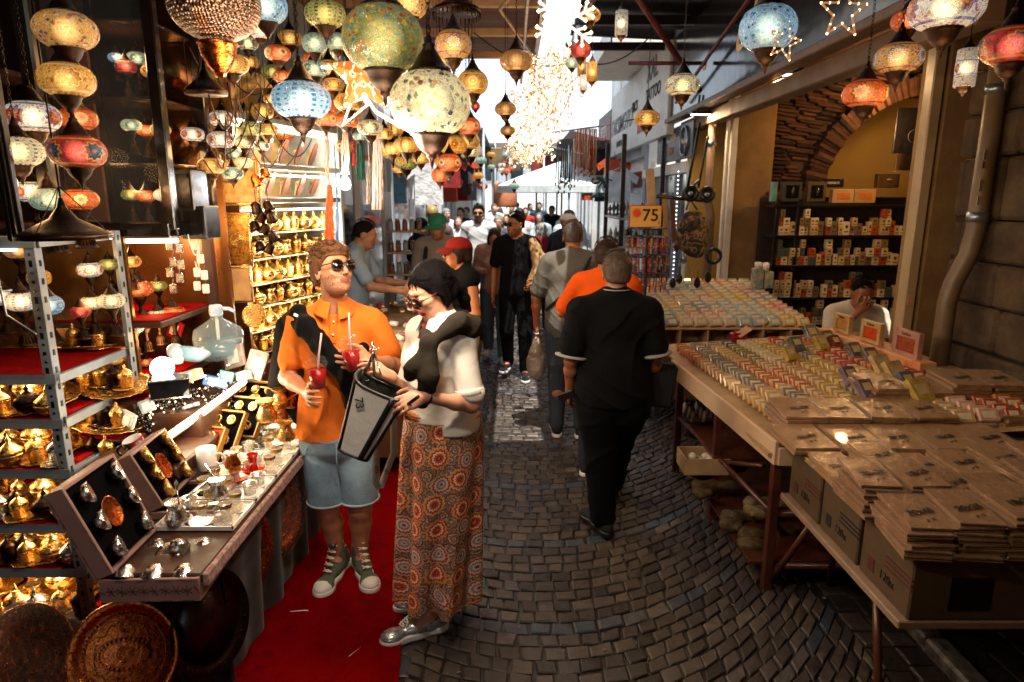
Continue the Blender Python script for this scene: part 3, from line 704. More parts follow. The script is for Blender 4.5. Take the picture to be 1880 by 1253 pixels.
def hair_obj(H,A,s,parent,style,m,h,seed=0):
 hr,hf,hu=A; p=lambda a,b,c:H+(hr*a+hf*b+hu*c)*s; E=lambda c,rr,k=.02:('e',c,tuple(x*s for x in rr),A,k)
 P=[]
 lo=-.045 if style!='buzz' else -.03
 if style in('curly','short','grey','buzz'):
  t={'curly':.010,'short':.004,'grey':.004,'buzz':-.002}[style]
  P=[E(p(0,-.018,.036),(.080+t,.099+t,.088+t)),E(p(0,-.055,-.02),(.064+t,.055+t,.055+t))]
  if style=='curly': P+=[E(p(random.uniform(-.055,.055),random.uniform(-.05,.075),.098+random.uniform(-.006,.014)),(.022,.024,.017),.01) for _ in range(12)]+[E(p(.03-.02*i,.068,.092),(.02,.02,.016),.008) for i in range(4)]
 if style in('long','bun','bob'): P=[E(p(0,-.022,.036),(.081,.101,.087)),E(p(0,-.06,-.035),(.072,.058,.075)),E(p(.07,.01,-.02),(.018,.045,.06)),E(p(-.07,.01,-.02),(.018,.045,.06))]
 clip=[]
 def facecut(X,Y,Z):
  f=((X-H[0])*hf[0]+(Y-H[1])*hf[1]+(Z-H[2])*hf[2])/s; u=((X-H[0])*hu[0]+(Y-H[1])*hu[1]+(Z-H[2])*hu[2])/s; r=((X-H[0])*hr[0]+(Y-H[1])*hr[1]+(Z-H[2])*hr[2])/s
  hl=.032+(u-.03)*.75 if style not in('long','bun','bob') else ((.058+(u-.03)*.8) if style!='bun' else (.056+(u-.03)*.85))
  hl=np.where(u>.062,.2,hl)
  front=np.where(u>.062,-1,f-np.maximum(hl,-.002 if style not in('long','bun','bob') else (.022 if style!='bun' else .010)))
  low=(lo-u) if style not in('long','bob','bun') else (-u-.2 if style!='bun' else -u-.075-.6*(f+.05))
  low=np.where(f>-.02,np.maximum(low,(-.012-u) if style in('short','curly','grey','buzz') else low),low)
  return np.maximum(front,low)*s
 ns=folds(.003 if style=='curly' else .0012,4.5,seed)
 o=surf('hair',P,h,[m],parent,clip=[facecut],disp=ns)
 if style in('long',):
  for sx in(-1,1): pass
  Q=[('c',p(.06*sx,-.03,-.02),p(.075*sx,-.0,-.20),.04*s,.028*s) for sx in(-1,1)]+[('c',p(0,-.07,-.02),p(0,-.07,-.2),.06*s,.045*s)]
  l=surf('long_strands',Q,h,[m],parent,disp=folds(.005,3,seed))
 if style=='bun':
  bq=p(0,-.108,-.055); l=surf('ponytail',[E(bq,(.032,.034,.034)),('c',bq,bq+V3(.035,.03,-.05),.026*s,.026*s),('c',bq+V3(.035,.03,-.05),bq+V3(.04,.035,-.12),.026*s,.014*s)],h,[m],parent,disp=folds(.0025,4,seed))
 return o
def cap_obj(H,A,s,parent,m,back=False):
 hr,hf,hu=A; p=lambda a,b,c:H+(hr*a+hf*b+hu*c)*s
 o=surf('cap',[('e',p(0,-.012,.045),(.09*s,.108*s,.085*s),A)],.009,[m],parent,clip=[plane(p(0,0,.038),-hu)])
 sg=-1 if back else 1; q=MB(); n=10
 def br(u,v): a=(u-.5)*1.9; rr=(.095+.075*v*math.cos(a)**.5 if math.cos(a)>0 else .095); return Vector(p(rr*math.sin(a)*.92,sg*(rr*math.cos(a)+.0),.046-.022*v*v-.06*(u-.5)**2))
 q.grid(br,10,4); q.grid(lambda u,v:br(1-u,v)+Vector(hu)*-.006,10,4); b=q.build('brim',m); b.parent=o; CH.setdefault(o.name,[]).append(b); return o
def skel(x,y,head_deg,h,arms=None,stride=.0,lean=0,look=0,pitch=0,turn=0):
 s=h/1.75; a=math.radians(head_deg); f=V3(-math.sin(a),math.cos(a),0); r=np.cross(f,UP); o=V3(x,y,.016)
 g=lambda rr,ff,uu,O=o:O+(r*rr+f*ff+UP*uu)*s
 J={'s':s,'f':f,'r':r}
 pel=g(0,0,.94); neck=g(0,lean*.55,1.475);
 ta=math.radians(turn); rs=r*math.cos(ta)+f*math.sin(ta)
 J.update(pelvis=pel,neck=neck,shL=neck-rs*.185*s-UP*.055*s,shR=neck+rs*.185*s-UP*.055*s,hipL=g(-.09,0,.90),hipR=g(.09,0,.90))
 for q,sg in(('L',1),('R',-1)):
  st=stride*sg; side=-.10 if q=='L' else .10
  lift=.06 if st<0 and stride else 0
  J['an'+q]=g(side,st*.5,.085+lift); J['kn'+q]=g(side,st*.28+.035+(.05 if st<0 else 0),.49+lift*.3); J['ft'+q]=nrm(f+r*(.15 if q=='R' else -.15))
 for q,sg in(('L',-1),('R',1)):
  e,w=(arms or {}).get(q,((.05*1,-.03,-.285),(.0,.09,-.235)))
  sh=J['sh'+q]; J['el'+q]=sh+(r*sg*e[0]+f*e[1]+UP*e[2])*s; J['wr'+q]=J['el'+q]+(r*sg*w[0]+f*w[1]+UP*w[2])*s
 lk=math.radians(look); hf=f*math.cos(lk)+r*math.sin(lk); pt=math.radians(pitch)
 hr=np.cross(hf,UP); hff=hf*math.cos(pt)+UP*math.sin(pt); hu=np.cross(hr,hff)
 J['head']=neck+f*.03*s+UP*.02*s+hu*.115*s+hff*.015*s; J['hf']=hff; J['hu']=hu
 return J
def finish_person(J,label,tone,hair,hairc,top=None,bottom=None,fem=False,h=.011,beard=False,lip='#8f4238',belly=0,chub=1,handspec=None,sleeve=.5,topm=None,botm=None,hem=None,shoesm=None,solem=None,group=None,cap=None,botlen=1.0,fold=.004,seed=0,loose=.014,sunnies=None,blen=.012,sock=None,shoes=True,rootloc=None,hw=None,waist=None,name='person',legloose=None,neckcut=.012):
 s=J['s']; hf,hu=J['hf'],J['hu']
 base=rootloc or ((J['anL'][0]+J['anR'][0])/2,(J['anL'][1]+J['anR'][1])/2,0)
 rt=root(name,label,'person',base,0,group)
 hp,T,arms,legs,hands,HA,hpos,A=make_body(J,s,hf,hu,fem,belly,handspec,chub)
 prims=hp+T+arms[0]+arms[1]+legs[0]+legs[1]+hands[0]+hands[1]
 sm=skin_mats(tone,lip,hairc); H=J['head']
 def paint(fc):
  q=fc-H; r_=q@HA[0]/s; f_=q@HA[1]/s; u_=q@HA[2]/s; i=np.zeros(len(fc))
  i[(np.abs(r_)<.0235)&(f_>.086)&(u_<-.047)&(u_>-.0665)]=1
  ey=(np.abs(np.abs(r_)-.031)<.0125)&(f_>.084)&(np.abs(u_-.0115)<.0065); i[ey]=2; i[ey&(np.abs(np.abs(r_)-.031)<.0055)]=4
  br=(np.abs(np.abs(r_)-.032)<.018)&(f_>.075)&(np.abs(u_-.034-.004)<.0045); i[br]=3
  if beard:
   bd=(i==0)&(f_>-.01)&(u_<-.028-.25*np.maximum(0,.0))&(u_>-.125)&(np.abs(r_)<.075)&~((np.abs(r_)<.03)&(u_>-.04)&(f_>.09))&((u_<-.06)|(np.abs(r_)>.045)|(np.abs(u_+.042)<.006)); i[bd]=3
  return i
 surf('body',prims,h,sm,rt,paint=paint,k=.02)
 up=A[2]; f=A[1]
 if top is not False:
  G=infl(T,loose)
  w=J['pelvis']; hz=hem if hem is not None else w[2]-.06*s
  G.append(('e',w+up*.08*s,((.165*chub+.012)*s+belly*.4,.128*s+belly*.9,.30*s),A,.05))
  cl=[plane(V3(0,0,hz),-UP)]
  hc=np.array(H); nk=J['neck']
  G.append(('-c',nk+up*.03*s+f*.02*s,nk+up*.16*s+f*.05*s,.064*s*(.88 if fem else 1),.07*s,neckcut))
  for qi,q in enumerate('LR'):
   d=nrm(J['el'+q]-J['sh'+q])
   if sleeve<=0: G.append(('c',J['sh'+q],J['sh'+q],.06*s,.06*s,.02)); continue
   if sleeve<=1: e=J['sh'+q]+(J['el'+q]-J['sh'+q])*sleeve; r0=arms[qi][0][3]; G.append(('c',J['sh'+q],e,r0+loose,r0*.82+loose*1.6,.025))
   else:
    G+= [('c',J['sh'+q],J['el'+q],.058*s*chub+loose,.045*s+loose,.025),('c',J['el'+q],J['el'+q]+(J['wr'+q]-J['el'+q])*(sleeve-1),.045*s+loose,.034*s+loose,.02)]
  surf('shirt' if not top else top,G,h*.9,[topm],rt,clip=cl,disp=folds(fold,1,seed))
  if 0<sleeve<=1 and h<.009:
   pass
 if bottom is not False:
  l=legloose if legloose is not None else loose*1.1
  G=infl([T[2]],l*.8+.002); wz=waist if waist is not None else J['pelvis'][2]+.10*s
  G.append(('e',J['pelvis']+up*.05*s,((.15*chub)*s+belly*.3,.118*s+belly*.6,.2*s),A,.04))
  for qi,q in enumerate('LR'):
   hi,kn,an=J['hip'+q],J['kn'+q],J['an'+q]
   if botlen>.5:
    e=kn+(an-kn)*((botlen-.5)*2*.97); G+=[('c',hi,kn,.092*s*chub+l,.062*s+l,.02),('c',kn,e,.062*s+l,.046*s+l,.02)]
   else: e=hi+(kn-hi)*(botlen*2); G+=[('c',hi,e,.092*s*chub+l,.074*s+l*1.6,.012)]
  cz=min(J['knL'][2],J['knR'][2])
  ez=(J['anL'][2]*.97+.0) if botlen>=1 else None
  surf('trousers' if not bottom else bottom,G,h*.9,[botm],rt,clip=[plane(V3(0,0,wz),UP)]+([hw] if hw else []),disp=folds(fold*.8,1,seed+3,.7))
 if hair and not (cap and hair is None): hair_obj(H,HA,s,rt,hair,hairmat(hairc),h*.9,seed)
 if hair in('short','buzz','grey') and h<.012: locks(H,HA,s,rt,'short',hairc)
 if cap: cap_obj(H,HA,s,rt,cap)
 if shoes:
  for q in 'LR': shoe(J['an'+q],J['ft'+q],s,rt,shoesm or BLACK_CL,solem or WHITE_PL,sock=sock)
 if sunnies: shades(H,HA,s,rt,BLACK_PL,SHADE,r=.022)
 return rt,dict(H=H,A=HA,s=s,T=T,arms=arms,legs=legs,BA=A,p=hpos)
SHADE=mat('dark sunglass lens','#0a0806',.06,vs=5,var=.1,bump=0,coat=.5)
def W(px,py,Y): return np.array(at(px,py,Y))
def locks(H,A,s,parent,kind,c):
 """fine locks laid over the hair mass"""
 hr,hf,hu=A; p=lambda a,b,u:H+(hr*a+hf*b+hu*u)*s; m=MB(); random.seed(8)
 if kind!='pulled':
  for i in range(300):
   az=random.uniform(0,2*math.pi); el=random.uniform(.05,1.5); n=V3(math.cos(az)*math.cos(el)*.086,math.sin(az)*math.cos(el)*.103-.018,math.sin(el)*.096+.042)
   if n[1]>.05 and n[2]<.085: continue
   if n[2]<.05 and n[1]>.01: continue
   cw=1 if c[1]=='5' or kind=='curl' else 0; cw=0 if kind=='short' else 1; t=V3(random.uniform(-1,1),random.uniform(-.3,1),random.uniform(-1,.2))*(1 if cw else .5); L=random.uniform(.022,.05) if n[2]>.08 else .016; ph=random.uniform(0,6); q=[]
   for k in range(9):
    u=k/8; d=n*(1+.05*math.sin(math.pi*u)+ (.03 if n[2]>.08 else .0)); w=d+t*L*u*.7; q.append(p(w[0]+cw*.007*math.sin(ph+u*7),w[1]+cw*.007*math.cos(ph+u*7),w[2]+cw*(.006*math.sin(ph*2+u*7)+.004)))
   m.tube(q,[(.0034 if cw else .0022)*s*(1-.6*k/8) for k in range(9)],5)
 else:
  for i in range(210):
   a0=-1.35+2.7*i/209+random.uniform(-.02,.02); q=[]
   st=V3(.072*math.sin(a0),.062*math.cos(a0)**.5 if math.cos(a0)>0 else 0,.085-.05*abs(math.sin(a0))**1.5); en=V3(.01*math.sin(a0)+random.uniform(-.012,.012),-.128,-.04+random.uniform(-.02,.02))
   for k in range(12):
    u=k/11; w=st*(1-u)+en*u; c_=V3(0,-.022,.03); d=w-c_; R0=math.sqrt((d[0]/.0865)**2+(d[1]/.105)**2+(d[2]/.0925)**2)+1e-6; f=1.0/R0 if u<.86 else 1.0/R0*(1-(u-.86)*0)+(u-.86)*2.0*(R0>0)*.0
    if u<.86: w=c_+d*f*(1.0+random.uniform(0,.012))
    q.append(p(*w))
   m.tube(q,.0021*s,4)
 m.build('hair_locks',hairmat(c),parent,world=True)
PAL={ # base glass, accents, glow
'cream':('#f3dcae',['#1d3f6e','#7d1a12','#e08a20','#2b6a63','#1a1410'],.50),
'blue':('#9cc6e2',['#2f6fb4','#1d4a9a','#e6ecec','#6aa0c8'],.42),
'green':('#8f9456',['#e07818','#b3201a','#3f8a8a','#e8b93c'],.30),
'olive':('#a5a052',['#1c2410','#3c4a18','#d9c870','#6d7a28'],.34),
'amber':('#e9a948',['#7a3410','#f2d48a','#3a1c0a','#c47418'],.42),
'gold':('#d89a34',['#4a2208','#f5dd94','#8a4a12'],.34),
'red':('#c8180e',['#1f6a72','#e8a51c','#174a8a','#123a34'],.26),
'orange':('#e4601c',['#f2b24a','#8a1a0c','#2a7a80','#f7e0a0'],.34),
'teal':('#a9c2b0',['#2a7a80','#e9e2c2','#7a8a4a','#4a6a5a'],.34),
'white':('#f0e6cc',['#b32a1c','#2a5aa0','#e09a2c','#6a2a14'],.55),
'multi':('#d9a55a',['#1d4f86','#b01f14','#2c6b52','#e7dcc0','#141414'],.34),
'smoke':('#b8884c',['#d9b070','#8a5a2a'],.30),
}
def glass_mat(pal,pat):
 key=f'{pal} {pat} mosaic glass'
 if key in MATS: return MATS[key]
 base,acc,g=PAL[pal]; N=NT(key); base=lin(base); acc=[lin(a) for a in acc]; co=N.co()
 xyz=N.sep(co)
 fine=N.vor(24,feature='DISTANCE_TO_EDGE'); grout=N.ramp(fine,[(.0,.12),(.05,1.0)])
 cellc=N.vor(24,out='Color'); rnd=N.sep(cellc)[0]
 b=N.mix(N.math('MULTIPLY',rnd,.55),base,tuple(min(1,x*1.5+.04) for x in base)); b=N.mix(N.ramp(N.sep(cellc)[1],[(.55,0),(.9,.5)]),b,tuple(x*.3 for x in base))
 tone=b
 if pat in('flecks','medallion','dots','rosette'):
  if pat=='flecks':
   s=6.2; big=N.vor(s,out='Color',dist='MANHATTAN'); e=N.vor(s,dist='MANHATTAN'); rr=N.sep(big)
   inside=N.ramp(e,[(.60,1),(.62,0)]); has=N.ramp(rr[1],[(.32,0),(.34,1)]); m=N.math('MULTIPLY',inside,has)
   ac=N.ramp(rr[0],[(i/len(acc),a) for i,a in enumerate(acc)],'CONSTANT'); b=N.mix(m,b,ac)
  else:
   nsec={'medallion':5,'dots':10,'rosette':4}[pat]
   th=N.math('ARCTAN2',xyz[1],xyz[0]); k=nsec/(2*math.pi)
   fr_=N.math('SUBTRACT',N.math('FRACT',N.math('MULTIPLY',th,k)),.5); u=N.math('MULTIPLY',fr_,2*math.pi/nsec)
   v=N.math('MULTIPLY',xyz[2],1.25)
   d=N.math('SQRT',N.math('ADD',N.math('MULTIPLY',u,u),N.math('MULTIPLY',v,v)))
   ang=N.math('ARCTAN2',v,u)
   if pat=='dots':
    row=N.math('ABSOLUTE',N.math('SUBTRACT',N.math('FRACT',N.math('MULTIPLY',v,5)),.5))
    m=N.math('MULTIPLY',N.math('LESS_THAN',N.math('ABSOLUTE',fr_),.13),N.math('LESS_THAN',row,.26)); b=N.mix(m,b,acc[0])
    m2=N.math('MULTIPLY',N.math('GREATER_THAN',N.math('ABSOLUTE',fr_),.42),N.math('LESS_THAN',row,.12)); b=N.mix(m2,b,acc[1])
   else:
    n1=14 if pat=='medallion' else 9
    pet=N.math('MULTIPLY',N.math('SINE',N.math('MULTIPLY',ang,n1)),.05)
    dd=N.math('ADD',d,pet)
    A=acc+[acc[0]]
    ring=N.ramp(dd,[(0,A[1]),(.07,A[2]),(.15,A[0]),(.23,A[3] if len(acc)>3 else A[1]),(.31,A[0]),(.36,A[1])],'CONSTANT')
    m=N.math('LESS_THAN',dd,.42 if pat=='rosette' else .36)
    spots=N.ramp(N.sep(N.vor(13,out='Color'))[2],[(.82,0),(.84,1)])
    b=N.mix(N.math('MULTIPLY',spots,.8),b,acc[0]); b=N.mix(m,b,ring)
    b=N.mix(N.math('LESS_THAN',N.math('ABSOLUTE',N.math('SUBTRACT',N.math('ABSOLUTE',v),.56)),.035),b,acc[1])
 if pat=='ribs':
  rib=N.math('SINE',N.math('MULTIPLY',N.math('ARCTAN2',xyz[1],xyz[0]),28)); b=N.mix(N.ramp(rib,[(.2,0),(.9,.45)]),base,tuple(x*.35 for x in base))
 if pat=='ribs': col_=b
 else: col_=N.mix(1.0,b,grout,'MULTIPLY')
 p=N.n('ShaderNodeBsdfPrincipled'); N.put(p.inputs['Base Color'],N.mix(.5,col_,(0,0,0))); p.inputs['Roughness'].default_value=.2
 em=N.mix(1.0,col_,N.ramp(N.math('ABSOLUTE',xyz[2]),[(.1,1.0),(.75,.45)]),'MULTIPLY')
 N.put(p.inputs['Emission Color'],em); p.inputs['Emission Strength'].default_value=g*.55
 if pat!='ribs': N.l(N.bump(fine,.5,.02),p.inputs['Normal'])
 t=N.n('ShaderNodeBsdfTransparent'); N.put(t.inputs[0],tuple(min(1,x*1.2+.15) for x in base))
 f=N.ramp(N.noise(60,2),[(.42,.04),(.58,.5 if pat!='ribs' else .34)])
 m=N.n('ShaderNodeMixShader'); N.l(f,m.inputs[0]); N.l(p.outputs[0],m.inputs[1]); N.l(t.outputs[0],m.inputs[2]); N.l(m.outputs[0],N.out.inputs[0])
 N.mat.cycles.emission_sampling='NONE'; MATS[key]=N.mat; return N.mat
def bulb_mat():
 N=NT('warm bulb'); e=N.n('ShaderNodeEmission'); lw=N.n('ShaderNodeLayerWeight'); lw.inputs[0].default_value=.5
 k=N.math('POWER',N.math('SUBTRACT',1.0,lw.outputs['Facing']),3.0); e.inputs[0].default_value=(1,.78,.48,1); N.put(e.inputs[1],N.math('MULTIPLY',k,2.6)); N.l(e.outputs[0],N.out.inputs[0]); N.mat.cycles.emission_sampling='NONE'; return N.mat
BULB=bulb_mat()
SH={'flat':.64,'oval':.8,'round':.92,'tube':0}
_mesh={}
def globe_mesh(shape):
 if ('g',shape) in _mesh: return _mesh['g',shape]
 if shape=='tube': prof=[(.62,-1.25),(.66,-1.2),(.68,0),(.66,1.2),(.6,1.25)]
 else:
  h=SH[shape]; prof=[]
  for i in range(15):
   a=-math.pi/2*.80+math.pi*.80*i/14; prof.append((math.cos(a)**.82,h*math.sin(a)))
  prof=[(max(.34,r),z) for r,z in prof]
 _mesh['g',shape]=MB().lathe(prof,28,cap=False).mesh('globe_mesh',[BRASS_D]); return _mesh['g',shape]
def shared(key,fn):
 if key not in _mesh: _mesh[key]=fn()
 return _mesh[key]
def fancy_cap(zt):
 m=MB().lathe([(.46,zt-.04),(.52,zt-.02),(.5,zt+.04),(.44,zt+.06),(.36,zt+.2),(.22,zt+.42),(.14,zt+.55),(.17,zt+.6),(.09,zt+.66),(.07,zt+.8),(.03,zt+.85)],20)
 for i in range(22):
  a=2*math.pi*i/22; m.lathe([(0,-.03),(.03,0),(0,.03)],5,(.51*math.cos(a),.51*math.sin(a),zt))
 return m.torus((0,0,0),.07,.016,12,5,M=Matrix.Translation((0,0,zt+.92))@Euler((math.pi/2,0,.5)).to_matrix().to_4x4()).mesh('cap_mesh',[BRASS_D])
def fancy_cup(zb):
 m=MB().lathe([(.42,zb+.08),(.5,zb+.04),(.52,zb),(.44,zb-.05),(.38,zb-.22),(.26,zb-.38),(.12,zb-.48),(.13,zb-.54),(.06,zb-.6),(.05,zb-.72),(0,zb-.86)],20)
 for i in range(22):
  a=2*math.pi*i/22; m.lathe([(0,-.025),(.028,0),(0,.025)],5,(.51*math.cos(a),.51*math.sin(a),zb+.02))
 return m.mesh('cup_mesh',[BRASS_D])
def pedestal(zb):
 m=MB().lathe([(.62,zb-2.3),(.62,zb-2.2),(.5,zb-2.1),(.3,zb-1.5),(.17,zb-1.2),(.24,zb-1.08),(.15,zb-.95),(.17,zb-.6),(.3,zb-.42),(.4,zb-.22),(.5,zb-.02),(.46,zb+.06)],22)
 for i in range(16):
  a=2*math.pi*i/16; m.tube([(.2*math.cos(a),.2*math.sin(a),zb-1.25),(.34*math.cos(a),.34*math.sin(a),zb-1.55),(.54*math.cos(a),.54*math.sin(a),zb-2.1)],.035,4)
 return m.mesh('pedestal_mesh',[BRASS_D])
def part(name,me,parent,mats=None,scale=None,loc=None):
 o=bpy.data.objects.new(name,me); link(o,parent)
 if mats:
  for i,mm in enumerate(mats):
   o.material_slots[i].link='OBJECT'; o.material_slots[i].material=mm
 if scale: o.scale=scale if hasattr(scale,'__len__') else (scale,)*3
 if loc: o.location=loc
 return o
def mosaic_lamp(loc,r,shape,pal,pat,label,group,up=0,table=False,lit=True,cat='lamp',name='hanging_lamp'):
 t=root(name,label,cat,loc,random.uniform(0,6.28),group); t.scale=(r,)*3
 h=1.2 if shape=='tube' else SH[shape]*.93
 part('glass_globe',globe_mesh(shape),t,[glass_mat(pal,pat)])
 if lit: part('bulb',shared('bulb',lambda:MB().lathe([(0,-1),(.5,-.87),(.87,-.5),(1,0),(.87,.5),(.5,.87),(0,1)],16).mesh('bulb_mesh',[BULB])),t,scale=.6 if shape!='flat' else .5)
 part('cap',shared(('cap',shape),lambda:fancy_cap(h)),t)
 if table: part('pedestal',shared(('ped',shape),lambda:pedestal(-h)),t)
 else:
  part('cup',shared(('cup',shape),lambda:fancy_cup(-h)),t)
  if up>0:
   z0=h+.95; L=up/r; m=MB()
   if r>.06:
    k=0;z=z0
    while z<z0+L and k<44:
     m.torus((0,0,0),.06,.014,8,4,sc=(1,1.7),M=Matrix.Translation((0,0,z))@Euler((math.pi/2,0,k%2*math.pi/2)).to_matrix().to_4x4()@Euler((0,0,math.pi*0)).to_matrix().to_4x4()); z+=.17;k+=1
    if z<z0+L: m.tube([(0,0,z),(0,0,z0+L)],.02,5)
   else: m.tube([(0,0,z0-.1),(0,0,z0+L)],.035,5)
   m.build('chain',BRASS_D,t)
 return t
